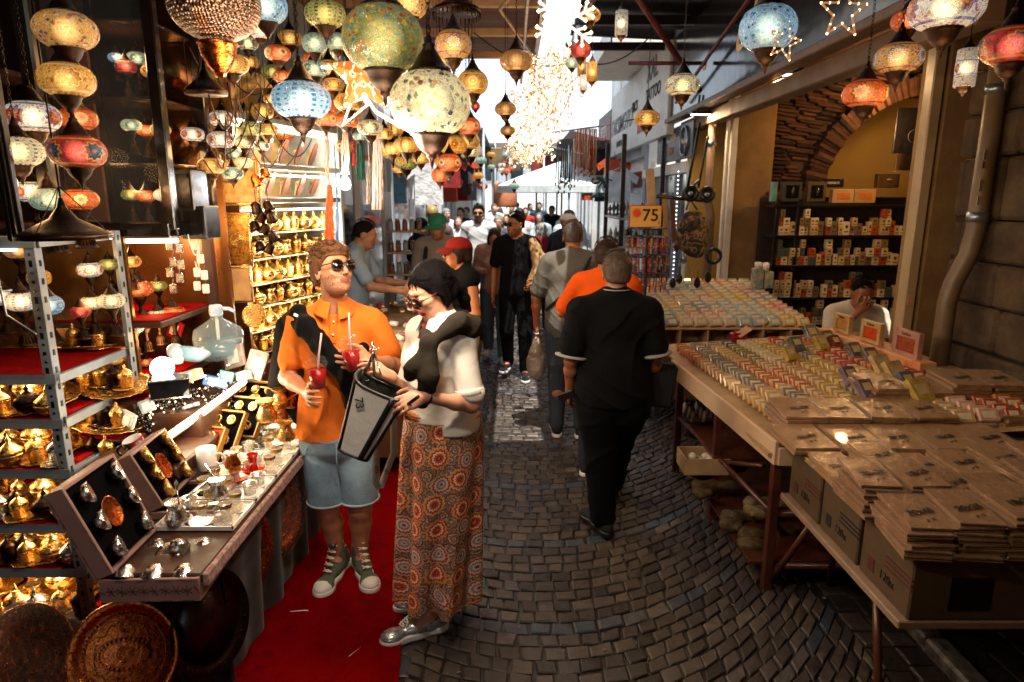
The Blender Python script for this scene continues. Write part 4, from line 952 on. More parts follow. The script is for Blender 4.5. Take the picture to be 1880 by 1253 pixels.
HL=[ # px,py,w,Y,shape,palette,pattern,light,where
(703,72,140,2.35,'oval','green','flecks',12,'large green glass lamp with orange flecks, biggest above the couple'),
(790,190,142,2.3,'oval','cream','flecks',18,'large cream lamp with coloured chips, hanging lowest above the woman'),
(553,184,103,2.6,'flat','blue','dots',14,'pale blue mosaic lamp above the orange-shirted man'),
(488,12,72,2.7,'oval','blue','flecks',0,'blue and silver lamp at the top edge beside the pierced brass dome'),
(597,26,70,2.7,'flat','olive','dots',1,'olive lamp with dark dots left of the big green lamp'),
(478,56,38,3.3,'oval','white','rosette',1,'small white lamp with red rosettes right under the blue and silver lamp'),
(510,98,44,3.3,'flat','orange','medallion',1,'small orange lamp hanging from a tall brass stem above the blue lamp'),
(427,118,56,3.0,'flat','amber','dots',1,'amber lamp with dark dots under the pierced brass dome'),
(578,80,44,3.3,'oval','teal','flecks',0,'pale lamp tucked below the olive dotted lamp'),
(619,77,38,3.5,'oval','teal','medallion',1,'grey green lamp between the olive dotted lamp and the big green lamp'),
(577,127,46,3.4,'flat','teal','rosette',0,'pale teal lamp just above the pale blue mosaic lamp'),
(572,108,30,3.9,'flat','orange','dots',0,'small orange lamp behind the pale teal lamp'),
(612,156,38,3.6,'flat','gold','medallion',1,'gold lamp to the right of the pale blue mosaic lamp'),
(519,141,34,3.6,'flat','orange','rosette',1,'small orange lamp with a blue eye left of the pale blue mosaic lamp'),
(497,182,26,3.9,'flat','amber','flecks',0,'tiny amber lamp touching the left side of the pale blue mosaic lamp'),
(750,4,68,2.9,'oval','multi','flecks',1,'multicoloured lamp cut by the top edge above the large green lamp'),
(832,83,64,3.1,'oval','multi','rosette',1,'mosaic lamp with dark leaves right of the large green lamp'),
(815,104,50,3.5,'oval','amber','flecks',0,'amber lamp half hidden behind the mosaic lamp with dark leaves'),
(868,152,54,3.4,'oval','gold','medallion',1,'gold lamp with a blue ringed medallion right of the large cream lamp'),
(948,112,58,3.6,'flat','smoke','ribs',1,'smooth smoky amber glass lamp hanging alone before the maroon awning'),
(928,200,38,4.5,'flat','smoke','ribs',1,'small amber glass lamp hanging below the smoky amber one'),
(932,240,27,5.4,'flat','smoke','ribs',0,'smallest dull glass lamp, lowest of three in the middle of the street'),
(597,219,42,3.7,'flat','orange','medallion',1,'orange lamp with dark medallions at the top of the rope strands'),
(640,188,50,3.6,'flat','amber','medallion',1,'honey coloured lamp behind the knotted light strip'),
(680,235,46,3.6,'flat','cream','medallion',1,'cream lamp with a ringed medallion above the dangling ropes'),
(705,246,34,4.0,'flat','amber','medallion',0,'amber lamp half behind the cream ringed lamp'),
(646,226,30,4.2,'flat','amber','rosette',0,'small amber lamp left of the cream ringed lamp'),
(660,250,24,4.4,'flat','teal','flecks',0,'tiny grey glass lamp above the green tassels'),
(720,273,36,4.2,'flat','amber','dots',1,'amber lamp with a dark band above the plain gold pair'),
(746,288,24,5.2,'flat','smoke','ribs',1,'upper plain gold lamp of the pair by the grey facade'),
(733,309,28,5.0,'flat','smoke','ribs',1,'lower plain gold lamp of the pair by the grey facade'),
(862,232,40,3.9,'oval','orange','medallion',1,'orange lamp right of the base of the large cream lamp'),
(838,268,38,4.1,'oval','amber','medallion',1,'amber lamp in the orange bunch below the large cream lamp'),
(858,262,28,4.6,'oval','gold','rosette',0,'gold lamp at the right of the orange bunch'),
(868,250,18,5.4,'round','teal','flecks',0,'tiny grey globe at the right edge of the orange bunch'),
(825,299,42,4.0,'oval','orange','rosette',1,'round orange lamp with a black flower low in the orange bunch'),
(808,322,32,4.3,'oval','orange','dots',1,'lowest orange lamp of the orange bunch'),
(812,297,26,4.5,'oval','amber','rosette',0,'amber lamp left in the orange bunch behind the flowered one'),
(873,195,16,5.2,'round','red','flecks',0,'tiny red globe beside the gold medallion lamp'),
(762,248,26,4.4,'flat','gold','flecks',0,'gold lamp peeking out left below the large cream lamp'),
(365,216,40,3.7,'flat','white','rosette',1,'white lamp with a dark flower, highest at the left of the small lamp cluster'),
(407,218,44,3.7,'flat','white','medallion',1,'white lamp with blue rings in the top row of the small lamp cluster'),
(354,247,40,3.5,'flat','white','medallion',1,'white lamp with a star medallion next to the glass cabinet'),
(374,264,32,3.9,'flat','multi','medallion',0,'small brown lamp behind the star medallion lamp'),
(406,257,48,3.5,'flat','white','rosette',1,'white lamp with a red eye in the middle of the small lamp cluster'),
(461,237,42,3.6,'flat','olive','flecks',1,'greenish gold lamp in the small lamp cluster'),
(492,238,34,3.8,'flat','amber','medallion',1,'amber lamp beside the greenish gold one over the slippers'),
(449,262,34,3.7,'flat','cream','rosette',1,'cream lamp under the greenish gold lamp'),
(480,268,28,4.0,'flat','cream','medallion',1,'small cream lamp nearest the shoe shelves'),
(388,305,48,3.4,'flat','amber','medallion',1,'flat amber lamp at the bottom left of the small lamp cluster'),
(447,299,32,3.7,'flat','cream','flecks',1,'cream lamp just above the lowest green one'),
(427,318,38,3.5,'flat','teal','medallion',1,'green and cream lamp, lowest of the small lamp cluster'),
(432,283,26,4.0,'oval','teal','flecks',0,'dim green glass lamp in the middle of the small lamp cluster'),
(121,56,100,2.3,'flat','multi','flecks',1,'mottled lamp with pale discs at the top of the left column of lamps'),
(122,147,92,2.3,'flat','amber','rosette',0,'amber lamp with bright flowers, second in the left column of lamps'),
(142,279,94,2.3,'flat','red','rosette',0,'red lamp with a star flower, lowest in the left column of lamps'),
(60,215,88,2.7,'flat','white','rosette',1,'white lamp with a blue flower behind the black post'),
(143,218,64,3.0,'flat','orange','medallion',1,'orange and white lamp behind the left column of lamps'),
(33,278,84,2.4,'flat','cream','dots',1,'cream dotted lamp cut by the left edge'),
(1410,52,96,2.9,'oval','blue','flecks',2,'amber and blue lamp hanging before the black sign beside a star'),
(1253,156,60,4.0,'flat','cream','medallion',2,'cream medallion lamp hanging before the bright end of the black sign'),
(1188,217,45,4.7,'flat','gold','medallion',2,'small gold lamp hanging below the white shop boards'),
(1737,14,118,2.5,'flat','white','rosette',2,'large lit lamp cut by the top edge at the right'),
(1668,38,56,2.9,'flat','orange','flecks',0,'orange lamp half behind the large lit lamp at the right'),
(1650,107,80,2.8,'flat','multi','medallion',1,'amber and black lamp above the red eyed one at the right'),
(1588,172,75,2.9,'flat','orange','rosette',1,'lamp with red rings and blue eyes in front of the brick arch'),
(1858,84,100,2.3,'flat','red','rosette',1,'red lamp with blue leaves at the right edge'),
(1774,125,34,2.9,'tube','white','medallion',2,'tall white cylinder lamp before the stone wall'),
(1141,43,22,4.6,'tube','white','flecks',2,'tall white cylinder lamp under the corrugated canopy'),
(1084,28,36,4.4,'flat','amber','medallion',1,'amber lamp next to the snowflake'),
(1066,92,36,4.5,'oval','red','dots',1,'small red lamp below the snowflake'),
(1050,116,24,4.9,'oval','teal','flecks',0,'dull green lamp left of the small red lamp'),
(1071,152,14,4.9,'tube','white','flecks',1,'narrow lit cylinder lamp below the small red lamp'),
(1087,132,18,4.7,'tube','amber','flecks',1,'short amber cylinder lamp below the amber one'),
(1068,122,16,5.3,'tube','amber','dots',0,'tiny amber cylinder lamp between the two lit cylinders'),
]
pr_={'hanging_lamp':'mosaic lamps hanging over the street'}
for px,py,w_,Y,shp,pal,pat,e,lb in HL:
 p=at(px,py,Y); r=w_*Y*.98/1200/2/(1 if shp!='tube' else .68); r/= .99
 ctop=3.45 if px<1000 else 3.85
 t=mosaic_lamp(p,r,shp,pal,pat,lb,'mosaic lamps hanging over the street',up=max(.1,ctop-p.z-r*1.6))
 if e: (LAMP_LIGHTS.append((p+Vector((0,0,-r*1.9)),e*.55)) if e<3 else EXTRA_LIGHTS.append((tuple(p+Vector((0,-.02,-r*2.6-.03))),e*.8,(1,.80,.60))))
random.seed(77)
for i in range(80):
 px=random.uniform(345,880); py=random.uniform(40,250) if px<620 else random.uniform(60,300); Y=random.uniform(4.0,5.6)
 if 700<px<870 and py<250: py=random.uniform(235,300)
 pal=['amber','gold','orange','gold','cream','amber','olive'][i%7]; p=at(px,py,Y)
 mosaic_lamp(p,random.uniform(.055,.085),'flat' if i%3 else 'oval',pal,['medallion','rosette','dots'][i%3],f'small {pal} mosaic lamp packed behind the bigger ones above the left stalls',f'small {pal} lamps behind the bigger ones',up=3.4-p.z if p.z<3.2 else .1)
TL=[
(60,352,60,2.9,'flat','white','medallion','white mosaic table lamp low behind the black post'),
(92,366,66,2.8,'flat','teal','flecks','green mosaic table lamp right of the low white one'),
(148,366,60,2.8,'flat','orange','rosette','glowing orange table lamp under the red hanging lamp'),
(6,335,44,2.7,'oval','blue','flecks','blue mosaic lamp cut by the left edge below the cream dotted lamp'),
(213,106,26,3.32,'flat','blue','rosette','blue lamp in the top bay of the glass cabinet'),
(231,123,36,3.3,'flat','red','medallion','red lamp in the top bay of the glass cabinet'),
(252,108,36,3.4,'flat','teal','medallion','pale lamp in the top bay of the glass cabinet'),
(279,131,36,3.3,'flat','amber','rosette','amber lamp in the top bay of the glass cabinet'),
(241,230,34,3.3,'flat','teal','rosette','grey green lamp in the middle bay of the glass cabinet'),
(268,240,32,3.4,'flat','orange','flecks','orange lamp in the middle bay of the glass cabinet'),
(295,238,34,3.3,'flat','amber','dots','latticed amber lamp in the middle bay of the glass cabinet'),
(240,358,32,3.3,'flat','olive','flecks','green lamp in the lowest bay of the glass cabinet'),
(268,360,34,3.3,'flat','orange','flecks','orange lamp in the lowest bay of the glass cabinet'),
(302,358,36,3.3,'flat','white','dots','bright lamp in the lowest bay of the glass cabinet'),
(6,545,48,2.72,'flat','white','rosette','white table lamp cut by the left edge on the steel rack'),
(40,553,58,2.66,'flat','white','dots','bright white table lamp with dark diamonds on the steel rack'),
(90,560,48,2.7,'oval','blue','medallion','blue and white table lamp beside the perforated rack post'),
(33,460,46,2.95,'flat','multi','flecks','speckled table lamp in the back row of the steel rack'),
(72,510,40,2.95,'oval','amber','medallion','gold table lamp with ring medallion in the back row of the steel rack'),
(148,572,36,2.78,'flat','red','flecks','red speckled table lamp right of the perforated rack post'),
(168,556,40,2.86,'flat','cream','flecks','cream table lamp beside the red speckled one'),
(205,552,46,2.84,'flat','cream','dots','bright cream table lamp with ribbed foot at the end of the steel rack'),
(165,495,44,3.0,'flat','white','medallion','white lamp with a red flower on the upper part of the steel rack'),
(200,485,34,3.05,'flat','olive','flecks','green lamp behind the one with the red flower'),
(240,480,36,3.25,'flat','amber','medallion','amber table lamp behind the far rack post'),
(255,530,50,3.3,'flat','orange','flecks','orange table lamp behind the far rack post'),
(290,525,32,3.4,'flat','olive','flecks','olive table lamp beside the orange one'),
(318,575,44,3.35,'flat','orange','medallion','orange lamp with a dark medallion at the end of the far shelf'),
(290,580,38,3.3,'flat','cream','dots','cream dotted lamp in the far shelf row'),
(265,590,40,3.25,'flat','white','medallion','white lamp in the far shelf row'),
(245,602,36,3.2,'flat','blue','flecks','blue speckled lamp at the near end of the far shelf row'),
(268,665,26,3.3,'flat','orange','flecks','orange lamp low under the far shelf'),
(210,660,30,3.0,'flat','amber','flecks','amber lamp under the middle shelf of the steel rack'),
]
for i,(px,py,w_,Y,shp,pal,pat,lb) in enumerate(TL):
 p=at(px,py,Y); r=w_*Y/1200/2
 mosaic_lamp(p,r,shp,pal,pat,lb,'mosaic table lamps on the left shelves',table=True,name='table_lamp')
 if i in (0,2,5,9,12,15,20,22,25,28): LAMP_LIGHTS.append((p+Vector((.03,-r*1.5,r*.3)),.7))
def dome():
 p=at(393,6,2.15); r=root('pierced_dome_lamp','huge pierced brass dome lamp cut by the top edge, copper cup below','lamp',p)
 N=NT('pierced brass'); v=N.vor(105,rand=.2); hole=N.ramp(v,[(.2,1),(.28,0)])
 pr=N.n('ShaderNodeBsdfPrincipled'); pr.inputs['Base Color'].default_value=(.16,.09,.06,1); pr.inputs['Metallic'].default_value=1; pr.inputs['Roughness'].default_value=.3; N.l(N.bump(v,.9,.01),pr.inputs['Normal'])
 e=N.n('ShaderNodeEmission'); e.inputs[0].default_value=(1,.72,.45,1)
 z=N.sep(N.co()); e.inputs[1].default_value=.55; m=N.n('ShaderNodeMixShader'); N.l(hole,m.inputs[0]); N.l(pr.outputs[0],m.inputs[1]); N.l(e.outputs[0],m.inputs[2]); N.l(m.outputs[0],N.out.inputs[0]); N.mat.cycles.emission_sampling='NONE'
 R_=.135; prof=[(R_*math.cos(a)**.9,R_*.8*math.sin(a)) for a in [(-80+10*i)*math.pi/180 for i in range(16)]]
 MB().lathe([(max(.03,a),b) for a,b in prof],40,cap=False).build('pierced_shell',N.mat,r)
 MB().lathe([(0,.16),(.0,.0),(.01,-.17),(.015,-.19),(.02,-.175),(.035,-.16),(.05,-.13),(.055,-.1),(.06,-.095),(.055,-.09)],20,c=(0,0,-.02)).build('copper_cup',COPPER,r)
 MB().lathe([(.06,.1),(.05,.13),(.02,.17),(.01,.2)],16).tube([(0,0,.2),(0,0,1.2)],.004,5).build('cap',BRASS_D,r)
 LAMP_LIGHTS.append((p+Vector((.1,-.1,-.25)),2.0))
dome()
for px,py,w_,Y,lb in [(120,428,150,2.3,'wide dark brass dome shade hanging over the top of the steel rack'),(235,150*0+ 0,0,0,'')][:1]+[(838,16,80,3.6,'dark fringed brass shade under the awning tubes'),(378,165,70,3.0,'dark brass shade tangled in wires left of the blue lamp')]:
 p=at(px,py,Y); r=w_*Y/1200/2; t=root('brass_dome_lamp',lb,'lamp shade',p)
 MB().lathe([(r,-.02),(r*1.02,-.005),(r*.98,.0),(r*.8,.012),(r*.3,.05),(r*.1,.09),(.006,.12)],28).build('dome',BRASS_D,t)
 m=MB()
 for a in range(3): m.tube([(r*.9*math.cos(a*2.1+.4),r*.9*math.sin(a*2.1+.4),0),(0,0,.16)],.002,4)
 m.tube([(0,0,.12),(0,0,.8)],.003,5).build('chain',BRASS_D,t)
 if px==838:
  f=MB()
  for a in range(30): f.tube([(r*math.cos(a*.21),r*math.sin(a*.21),-.02),(r*math.cos(a*.21),r*math.sin(a*.21),-.05)],.003,4)
  f.build('fringe',BRASS_D,t)
TUBE=mat('frosted light tube','#a5805c',.3,emis=.16,ec='#e89a5c'); DOT=glow('pin light','#ffd6a0',3.5); COOLT=mat('clear light tube','#e8edf0',.25,emis=.45,ec='#ffe6cc')
def star(p,r,rotz,label,tilt=0,cool=False,group='light stars',name='star_light',n=5,dots=True):
 t=root(name,label,'star light' if n==5 else 'snowflake light',p,rotz,group)
 P=[((r if i%2==0 else r*.42)*math.sin(math.pi*i/n+tilt),0,(r if i%2==0 else r*.42)*math.cos(math.pi*i/n+tilt)) for i in range(2*n)]
 m=MB()
 for i in range(2*n): m.tube([P[i],P[(i+1)%(2*n)]],r*.045,5)
 m.build('tube_outline',COOLT if cool else TUBE,t)
 if dots:
  d=MB()
  for i in range(2*n):
   for k in (0,.5): q=Vector(P[i]).lerp(Vector(P[(i+1)%(2*n)]),k); d.lathe([(0,-1),(.8,-.5),(.8,.5),(0,1)],6,M=Matrix.Translation(q)@Matrix.Scale(r*.055,4))
  d.build('pin_lights',DOT,t)
 return t
star(at(1548,22,3.1),.11,.1,'large lit star outline hanging before the ribbed end of the black sign')
star(at(1440,76,2.8),.075,.25,'small lit star outline hanging just right of the amber and blue lamp',tilt=.2)
def snow(p,r,label,rz=0):
 t=root('snowflake_light',label,'snowflake light',p,rz,'light snowflakes'); m=MB();d=MB()
 for i in range(6):
  a=i*math.pi/3+.1; u=Vector((math.sin(a),0,math.cos(a))); m.tube([u*0,u*r],r*.05,6)
  for k in (.45,.7):
   for s_ in(-1,1):
    b=a+s_*.9; q=u*r*k; e=q+Vector((math.sin(b),0,math.cos(b)))*r*.3; m.tube([q,e],r*.045,6); d.lathe([(0,-1),(.9,0),(0,1)],6,M=Matrix.Translation(e)@Matrix.Scale(r*.08,4))
  d.lathe([(0,-1),(.9,0),(0,1)],6,M=Matrix.Translation(u*r)@Matrix.Scale(r*.08,4))
 m.build('tube_arms',TUBE if r<.16 else COOLT,t); d.build('pin_lights',DOT,t)
snow(at(1037,40,3.8),.165,'large lit snowflake ornament hanging at the top of the bright gap')
big=[(1012,118,5.2,.13),(990,165,5.8,.13),(1040,180,6.2,.12),(960,190,6.4,.11),(1005,215,7.2,.15),(975,240,8,.14),(1020,245,8.4,.14),(950,255,9,.13),(995,270,9.6,.14),(962,290,10.5,.14),(982,130,5.0,.08),(1025,150,5.6,.09),(970,165,6.0,.1),(1050,150,6.0,.08),(940,215,7.0,.1),(1000,190,6.6,.1),(985,205,7.6,.12),(1035,215,7.5,.11),(965,222,7.8,.12),(1005,250,9,.13),(940,180,6.0,.07),(985,285,11,.15)]
for i,(px,py,Y,r_) in enumerate(big):
 if i%3==1: snow(at(px,py,Y),r_,'pale lit snowflake in the string of light ornaments down the middle of the street',i*.7)
 else: star(at(px,py,Y),r_,i*.9,'pale lit star in the string of light ornaments down the middle of the street',group='light stars over the street',n=5)
SP=star(at(1000,150,5.5),.07,0,'small lit star in the cascade of light ornaments over the street',group='small stars of the light cascade')
random.seed(41)
for i in range(110):
 f=random.random(); px=1015-55*f+random.uniform(-48,48)*(1-.3*f); py=95+200*f+random.uniform(-8,8); Y=5.2+5.5*f; o=copy_tree(SP,loc=at(px,py,Y)); o.rotation_euler=(random.uniform(-.5,.5),random.uniform(-.6,.6),random.uniform(-1.2,1.2)); o.scale=(random.uniform(.5,1.3)*(1+.5*f),)*3
for i,(x,y,z) in enumerate([(-.5,1.25,3.1),(-.1,.8,3.1)]):
 mosaic_lamp(Vector((x,y,z)),.12,'oval',['cream','amber'][i],'flecks',['cream lamp of the same row hanging just above the camera on the left','amber lamp of the same row hanging above the camera'][i],'mosaic lamps hanging over the street',up=.3); EXTRA_LIGHTS.append(((x,y,z-.33),[30,3][i],(1,.84,.66)))  # lamps added out of view, with point lights below, to brighten the couple
def strings():
 m=MB();d=MB()
 for i in range(26):
  a=at(random.uniform(955,1060),random.uniform(95,170),random.uniform(5,6.5)); b=at(random.uniform(925,1030),random.uniform(210,300),random.uniform(8,11)); n=26
  for k in range(n):
   q=a.lerp(b,k/n)+Vector((random.uniform(-.04,.04),0,random.uniform(-.1,.04))); d.lathe([(0,-1),(.9,0),(0,1)],5,M=Matrix.Translation(q)@Matrix.Scale(random.uniform(.008,.02),4))
  m.tube([a,a.lerp(b,.5)-Vector((0,0,.12)),b],.003,4)
 r=root('fairy_light_curtain','dense tangle of fairy lights filling the gap above the street','fairy lights',at(1000,200,7)); r['kind']='stuff'
 m.build('wires',TUBE,r,world=True); d.build('pin_lights',DOT,r,world=True)
strings()
def led(ptsx,label):
 P=[at(x,y,Y) for x,y,Y in ptsx]; t=root('led_strip',label,'light strip',P[0]); MB().tube(P,.009,6).build('tube',COOLT,t,world=True); d=MB()
 for a,b in zip(P[:-1],P[1:]):
  n=max(2,int((b-a).length/.035))
  for k in range(n): d.lathe([(0,-1),(.9,0),(0,1)],6,M=Matrix.Translation(a.lerp(b,k/n)+Vector((0,-.008,0)))@Matrix.Scale(.006,4))
 d.build('pin_lights',glow('cool pin light','#eef4ff',2.2),t,world=True)
led([(592,123,3.2),(625,125,3.1),(637,150,3.0),(652,165,3.0),(630,230,3.0),(675,192,3.0),(640,140,3.05),(628,140,3.1),(655,160,3.1),(650,185,3.1),(672,178,3.0),(690,205,3.0),(735,232,2.9)],'knotted clear light strip zigzagging between the small lamps')
led([(735,130,2.9),(762,118,3.0),(750,128,3.0),(705,170,2.9),(718,190,2.9)],'short end of clear light strip between the two largest lamps')
pz=at(668,140,2.9); t=root('paper_lantern','orange and white patterned star lantern behind the large green lamp','lantern',pz)
N=NT('patterned paper'); v=N.vor(26,rand=.1,dist='MANHATTAN'); b=N.ramp(v,[(.12,'#d93a12'),(.25,'#f2a24a'),(.42,'#f1d7b4'),(.6,'#e8632a')],'CONSTANT'); N.pr(b,.7,0,emis=b,es=.38); N.mat.cycles.emission_sampling='NONE'
m=MB();
for i in range(10):
 a=math.pi*i/5;b_=math.pi*(i+1)/5; ra,rb=(.16,.075) if i%2==0 else (.075,.16)
 A=(ra*math.sin(a),0,ra*math.cos(a));B=(rb*math.sin(b_),0,rb*math.cos(b_)); m.add([A,B,(0,-.06,0),(0,.06,0)],[(0,1,2),(1,0,3)])
m.build('paper_shell',N.mat,t)
cprof=lambda pts:pts
def lab(o,l): o['label']=l; return o
def slotted(m,d,a,b,w=.04,axis=None,w2=.036):
 pass
def rack():
 r=root('steel_rack','grey slotted steel rack full of lamps and gold cups at the left edge','rack',(-2.4,2.8,0))
 X1,Y0,Y1=-1.86,2.56,3.06
 def post(x,y,sx,sy,top=1.79):
  m=MB(); m.box((x-sx*.02,y,top/2),(.04,.003,top)).box((x,y+sy*.02,top/2),(.003,.04,top));
  o=m.build('post',GREY_P,r,world=True); d=MB(); z=.04; k=0
  while z<top-.02:
   if k%2==0: d.box((x-sx*.02,y-sy*.0025,z),(.012,.003,.026 if k%4 else .012)); d.box((x+sx*.0025,y+sy*.02,z),(.003,.011,.024))
   else: d.lathe([(.006,-.002),(.006,.002)],8,M=Matrix.Translation((x-sx*.02,y-sy*.0015,z))@Matrix.Rotation(math.pi/2,4,'X'))
   z+=.036;k+=1
  dd=d.build('slots',BLACK_PL); dd.parent=o; CH.setdefault(o.name,[]).append(dd)
 post(X1,Y0,1,1); post(X1+.045,Y1,1,-1,1.80)
 post(-3.0,Y0,-1,1); post(-2.98,Y1,-1,-1)
 zs=[(1.79,.035),(1.24,.03),(1.05,.03),(.83,.03),(.58,.03),(.37,.03),(.12,.03)]
 for z,hh in zs[:]:
  m=MB().box((-2.42,Y0-.006,z-.012),(1.14,.004,.042)).box((X1+.022,(Y0+Y1)/2,z-.012),(.004,.5,.036)).box((-2.42,(Y0+Y1)/2,z-.004),(1.12,.48,.006))
  m.build('shelf_board',GREY_P,r,world=True)
  if z<1.7: MB().box((-2.42,(Y0+Y1)/2,z+.004),(1.1,.47,.006)).box((-2.42,Y0-.002,z-.0),(1.06,.012,.022)).build('red_felt',RED_CL,r,world=True)
 MB().tube([(-3.0,Y0-.01,1.75),(X1-.06,Y0-.01,1.75)],.006,6).build('led_strip',glow('green white strip','#c9efe0',2.2),r,world=True)
 MB().tube([(X1-.02,Y0+.03,1.765),(X1+.02,Y1-.03,1.765)],.006,6).build('led_strip',glow('white strip','#fff0d8',4),r,world=True)
 MB().box((-3.05,2.9,.9),(.02,.6,1.9)).box((-2.42,3.1,.9),(1.2,.02,1.75)).build('back_panel',mat('mirror backed panel','#8a5d2e',.22,metal=.7,vs=3,var=.4),r,world=True)
 cable([(X1-.14,2.53,1.8),(X1-.12,2.52,1.5),(X1-.02,2.53,1.42)],.0045,STEEL,'twisted steel cable hanging in front of the rack post','cable',0.0)
 for z in (1.20,1.0,.79,.54,.33): EXTRA_LIGHTS.append(((-2.05,2.66,z+.0),3.2,(1,.66,.34))); EXTRA_LIGHTS.append(((-2.45,2.66,z+.0),3.2,(1,.66,.34)))  # fill lights added between the shelves so the metalware gleams
rack()
def bay2():
 r=root('dark_shelf_unit','dark wooden shelf unit with red felt behind the steel rack','shelf unit',(-2.1,3.4,0))
 for z in (1.37,1.08): MB().rbox((-2.05,3.36,z-.02),(.74,.56,.03),.005).build('shelf_board',W_dark,r,world=True); MB().box((-2.05,3.35,z),(.72,.54,.006)).build('red_felt',RED_CL,r,world=True)
 MB().box((-2.1,3.72,1.1),(1.0,.02,2.2)).build('back_panel',mat('warm mirror panel','#7a4a22',.3,metal=.5,vs=3,var=.4),r,world=True)
 MB().rbox((-1.67,3.62,.95),(.05,.05,1.75),.004).build('post',W_dark,r,world=True)
 LAMP_LIGHTS.append(((-1.95,3.3,1.7),5)); LAMP_LIGHTS.append(((-1.8,3.25,1.25),2.5))
bay2()
def cabinet():
 r=root('glass_cabinet','black framed glass display cabinet of small lamps above the left rack','cabinet',(-1.8,3.35,1.8))
 x0,x1,y0,y1,z0,z1=-2.11,-1.60,3.12,3.55,1.80,3.2
 fm=mat('black lacquered frame','#100b09',.2,vs=5,var=.4,coat=.4)
 m=MB()
 for x in (x0,x1): m.rbox((x,y0,(z0+z1)/2),(.055,.05,z1-z0),.006)
 m.rbox((x1,y1,(z0+z1)/2),(.055,.05,z1-z0),.006)
 m.rbox(((x0+x1)/2,y0,z0),(x1-x0,.06,.07),.006).rbox((x1,(y0+y1)/2,z0),(.05,y1-y0,.07),.006).rbox(((x0+x1)/2,(y0+y1)/2,z0),(x1-x0,y1-y0,.03),.004)
 m.build('frame',fm,r,world=True)
 MB().box(((x0+x1)/2,y1+.01,(z0+z1)/2),(x1-x0,.01,z1-z0)).box((x0-.005,(y0+y1)/2,(z0+z1)/2),(.01,y1-y0,z1-z0)).build('mirror_back',mat('dark mirror','#3a2412',.12,metal=.8,vs=3),r,world=True)
 for z in (1.83,2.10,2.39,2.72): MB().rbox(((x0+x1)/2,(y0+y1)/2,z),(x1-x0-.03,y1-y0-.03,.012),.002).build('shelf_board',mat('dark glass shelf','#23160e',.1),r,world=True)
 MB().box(((x0+x1)/2,y0+.01,(z0+z1)/2),(x1-x0-.05,.004,z1-z0-.06)).build('glass_door',GLASSM,r,world=True)
 MB().tube([(x0+.05,y0-.0,z0-.055),(x1+.02,y0+.0,z0-.05)],.011,8).build('tube_light',glow('cabinet strip','#ffe9c8',3),r,world=True)
 for z in (2.0,2.28,2.6): LAMP_LIGHTS.append(((-1.85,3.3,z),1.2))
 q=root('black_post','black painted post with cables in front of the left lamps','post',(-1.78,2.2,0)); MB().rbox((-1.74,2.32,2.75),(.045,.04,1.9),.006).build('post_body',BLACK_M,q,world=True)
 for c_ in range(3): MB().tube([(-1.735+.018*c_,2.29,1.8),(-1.74+.012*c_,2.29,2.6),(-1.72+.01*c_,2.29,3.6)],.005,5).build('cable',BLACK_PL,q,world=True)
 q=root('black_column','black fluted column at the left edge of the lamp displays','post',(-2.3,2.75,0)); MB().rbox((-2.0,2.9,2.75),(.07,.06,1.9),.01).build('post_body',BLACK_M,q,world=True)
 q=root('slotted_upright','tan slotted upright between the left lamp shelves and the glass cabinet','post',(-2.15,3.0,1.8)); m=MB().box((-2.06,2.98,2.6),(.035,.01,1.7)); m.build('upright',mat('tan painted steel','#8a6a4a',.5),q,world=True)
 d=MB();
 for i in range(30): d.box((-2.06,2.973,1.85+i*.055),(.007,.004,.03))
 d.build('slots',BLACK_PL,q,world=True)
cabinet()
sh=root('lamp_shelf','dark shelves carrying table lamps behind the hanging column at the left edge','shelf unit',(-2.4,3,1.8))
for z in (1.83,2.15,2.45): MB().rbox((-2.6,3.05,z),(1.1,.45,.02),.004).build('shelf_board',W_dark,sh,world=True)
MB().box((-2.6,3.3,2.6),(1.2,.02,1.7)).build('back_panel',mat('brown back panel','#3c2212',.4,vs=3),sh,world=True)
def p_cup(m=0,name='coffee_cup'):
 r=root(name,'engraved brass coffee cup with domed lid','cup'); MAT=[BRASS_P,SILVER,COPPER,BRASS_D][m]
 MB().lathe([(.016,0),(.022,.004),(.025,.012),(.029,.05),(.031,.052),(.029,.054)],16).build('cup_body',MAT,r)
 MB().lathe([(.031,.054),(.029,.062),(.02,.074),(.008,.082),(.004,.088),(.007,.093),(0,.104)],16).build('lid',MAT,r)
 MB().lathe([(0,0),(.05,.002),(.055,.007),(.052,.006),(.02,.003)],18,wob=lambda a,i:.04*math.cos(12*a) if i in(1,2,3) else 0).build('saucer',MAT,r)
 return r
def p_pot(m=0):
 r=root('coffee_pot','small long-handled coffee pot','coffee pot'); MAT=[BRASS_P,SILVER,COPPER][m]
 MB().lathe([(.03,0),(.036,.008),(.038,.02),(.024,.052),(.022,.062),(.033,.078),(.034,.08),(.030,.078)],18).build('pot_body',MAT,r)
 MB().tube([(.028,0,.07),(.07,0,.085),(.13,0,.10)],.0045,6).build('handle',MAT,r); return r
def p_bowl(m=0):
 r=root('sugar_bowl','pierced metal sugar bowl with pointed lid','bowl'); MAT=[BRASS_P,SILVER,COPPER,BRASS_D][m]
 MB().lathe([(.02,0),(.024,.004),(.04,.02),(.048,.038),(.046,.042)],18,wob=lambda a,i:.03*math.cos(14*a)).build('bowl_body',MAT,r)
 MB().lathe([(.047,.042),(.042,.055),(.02,.072),(.006,.084),(.010,.092),(.004,.1),(0,.115)],18).build('lid',MAT,r); return r
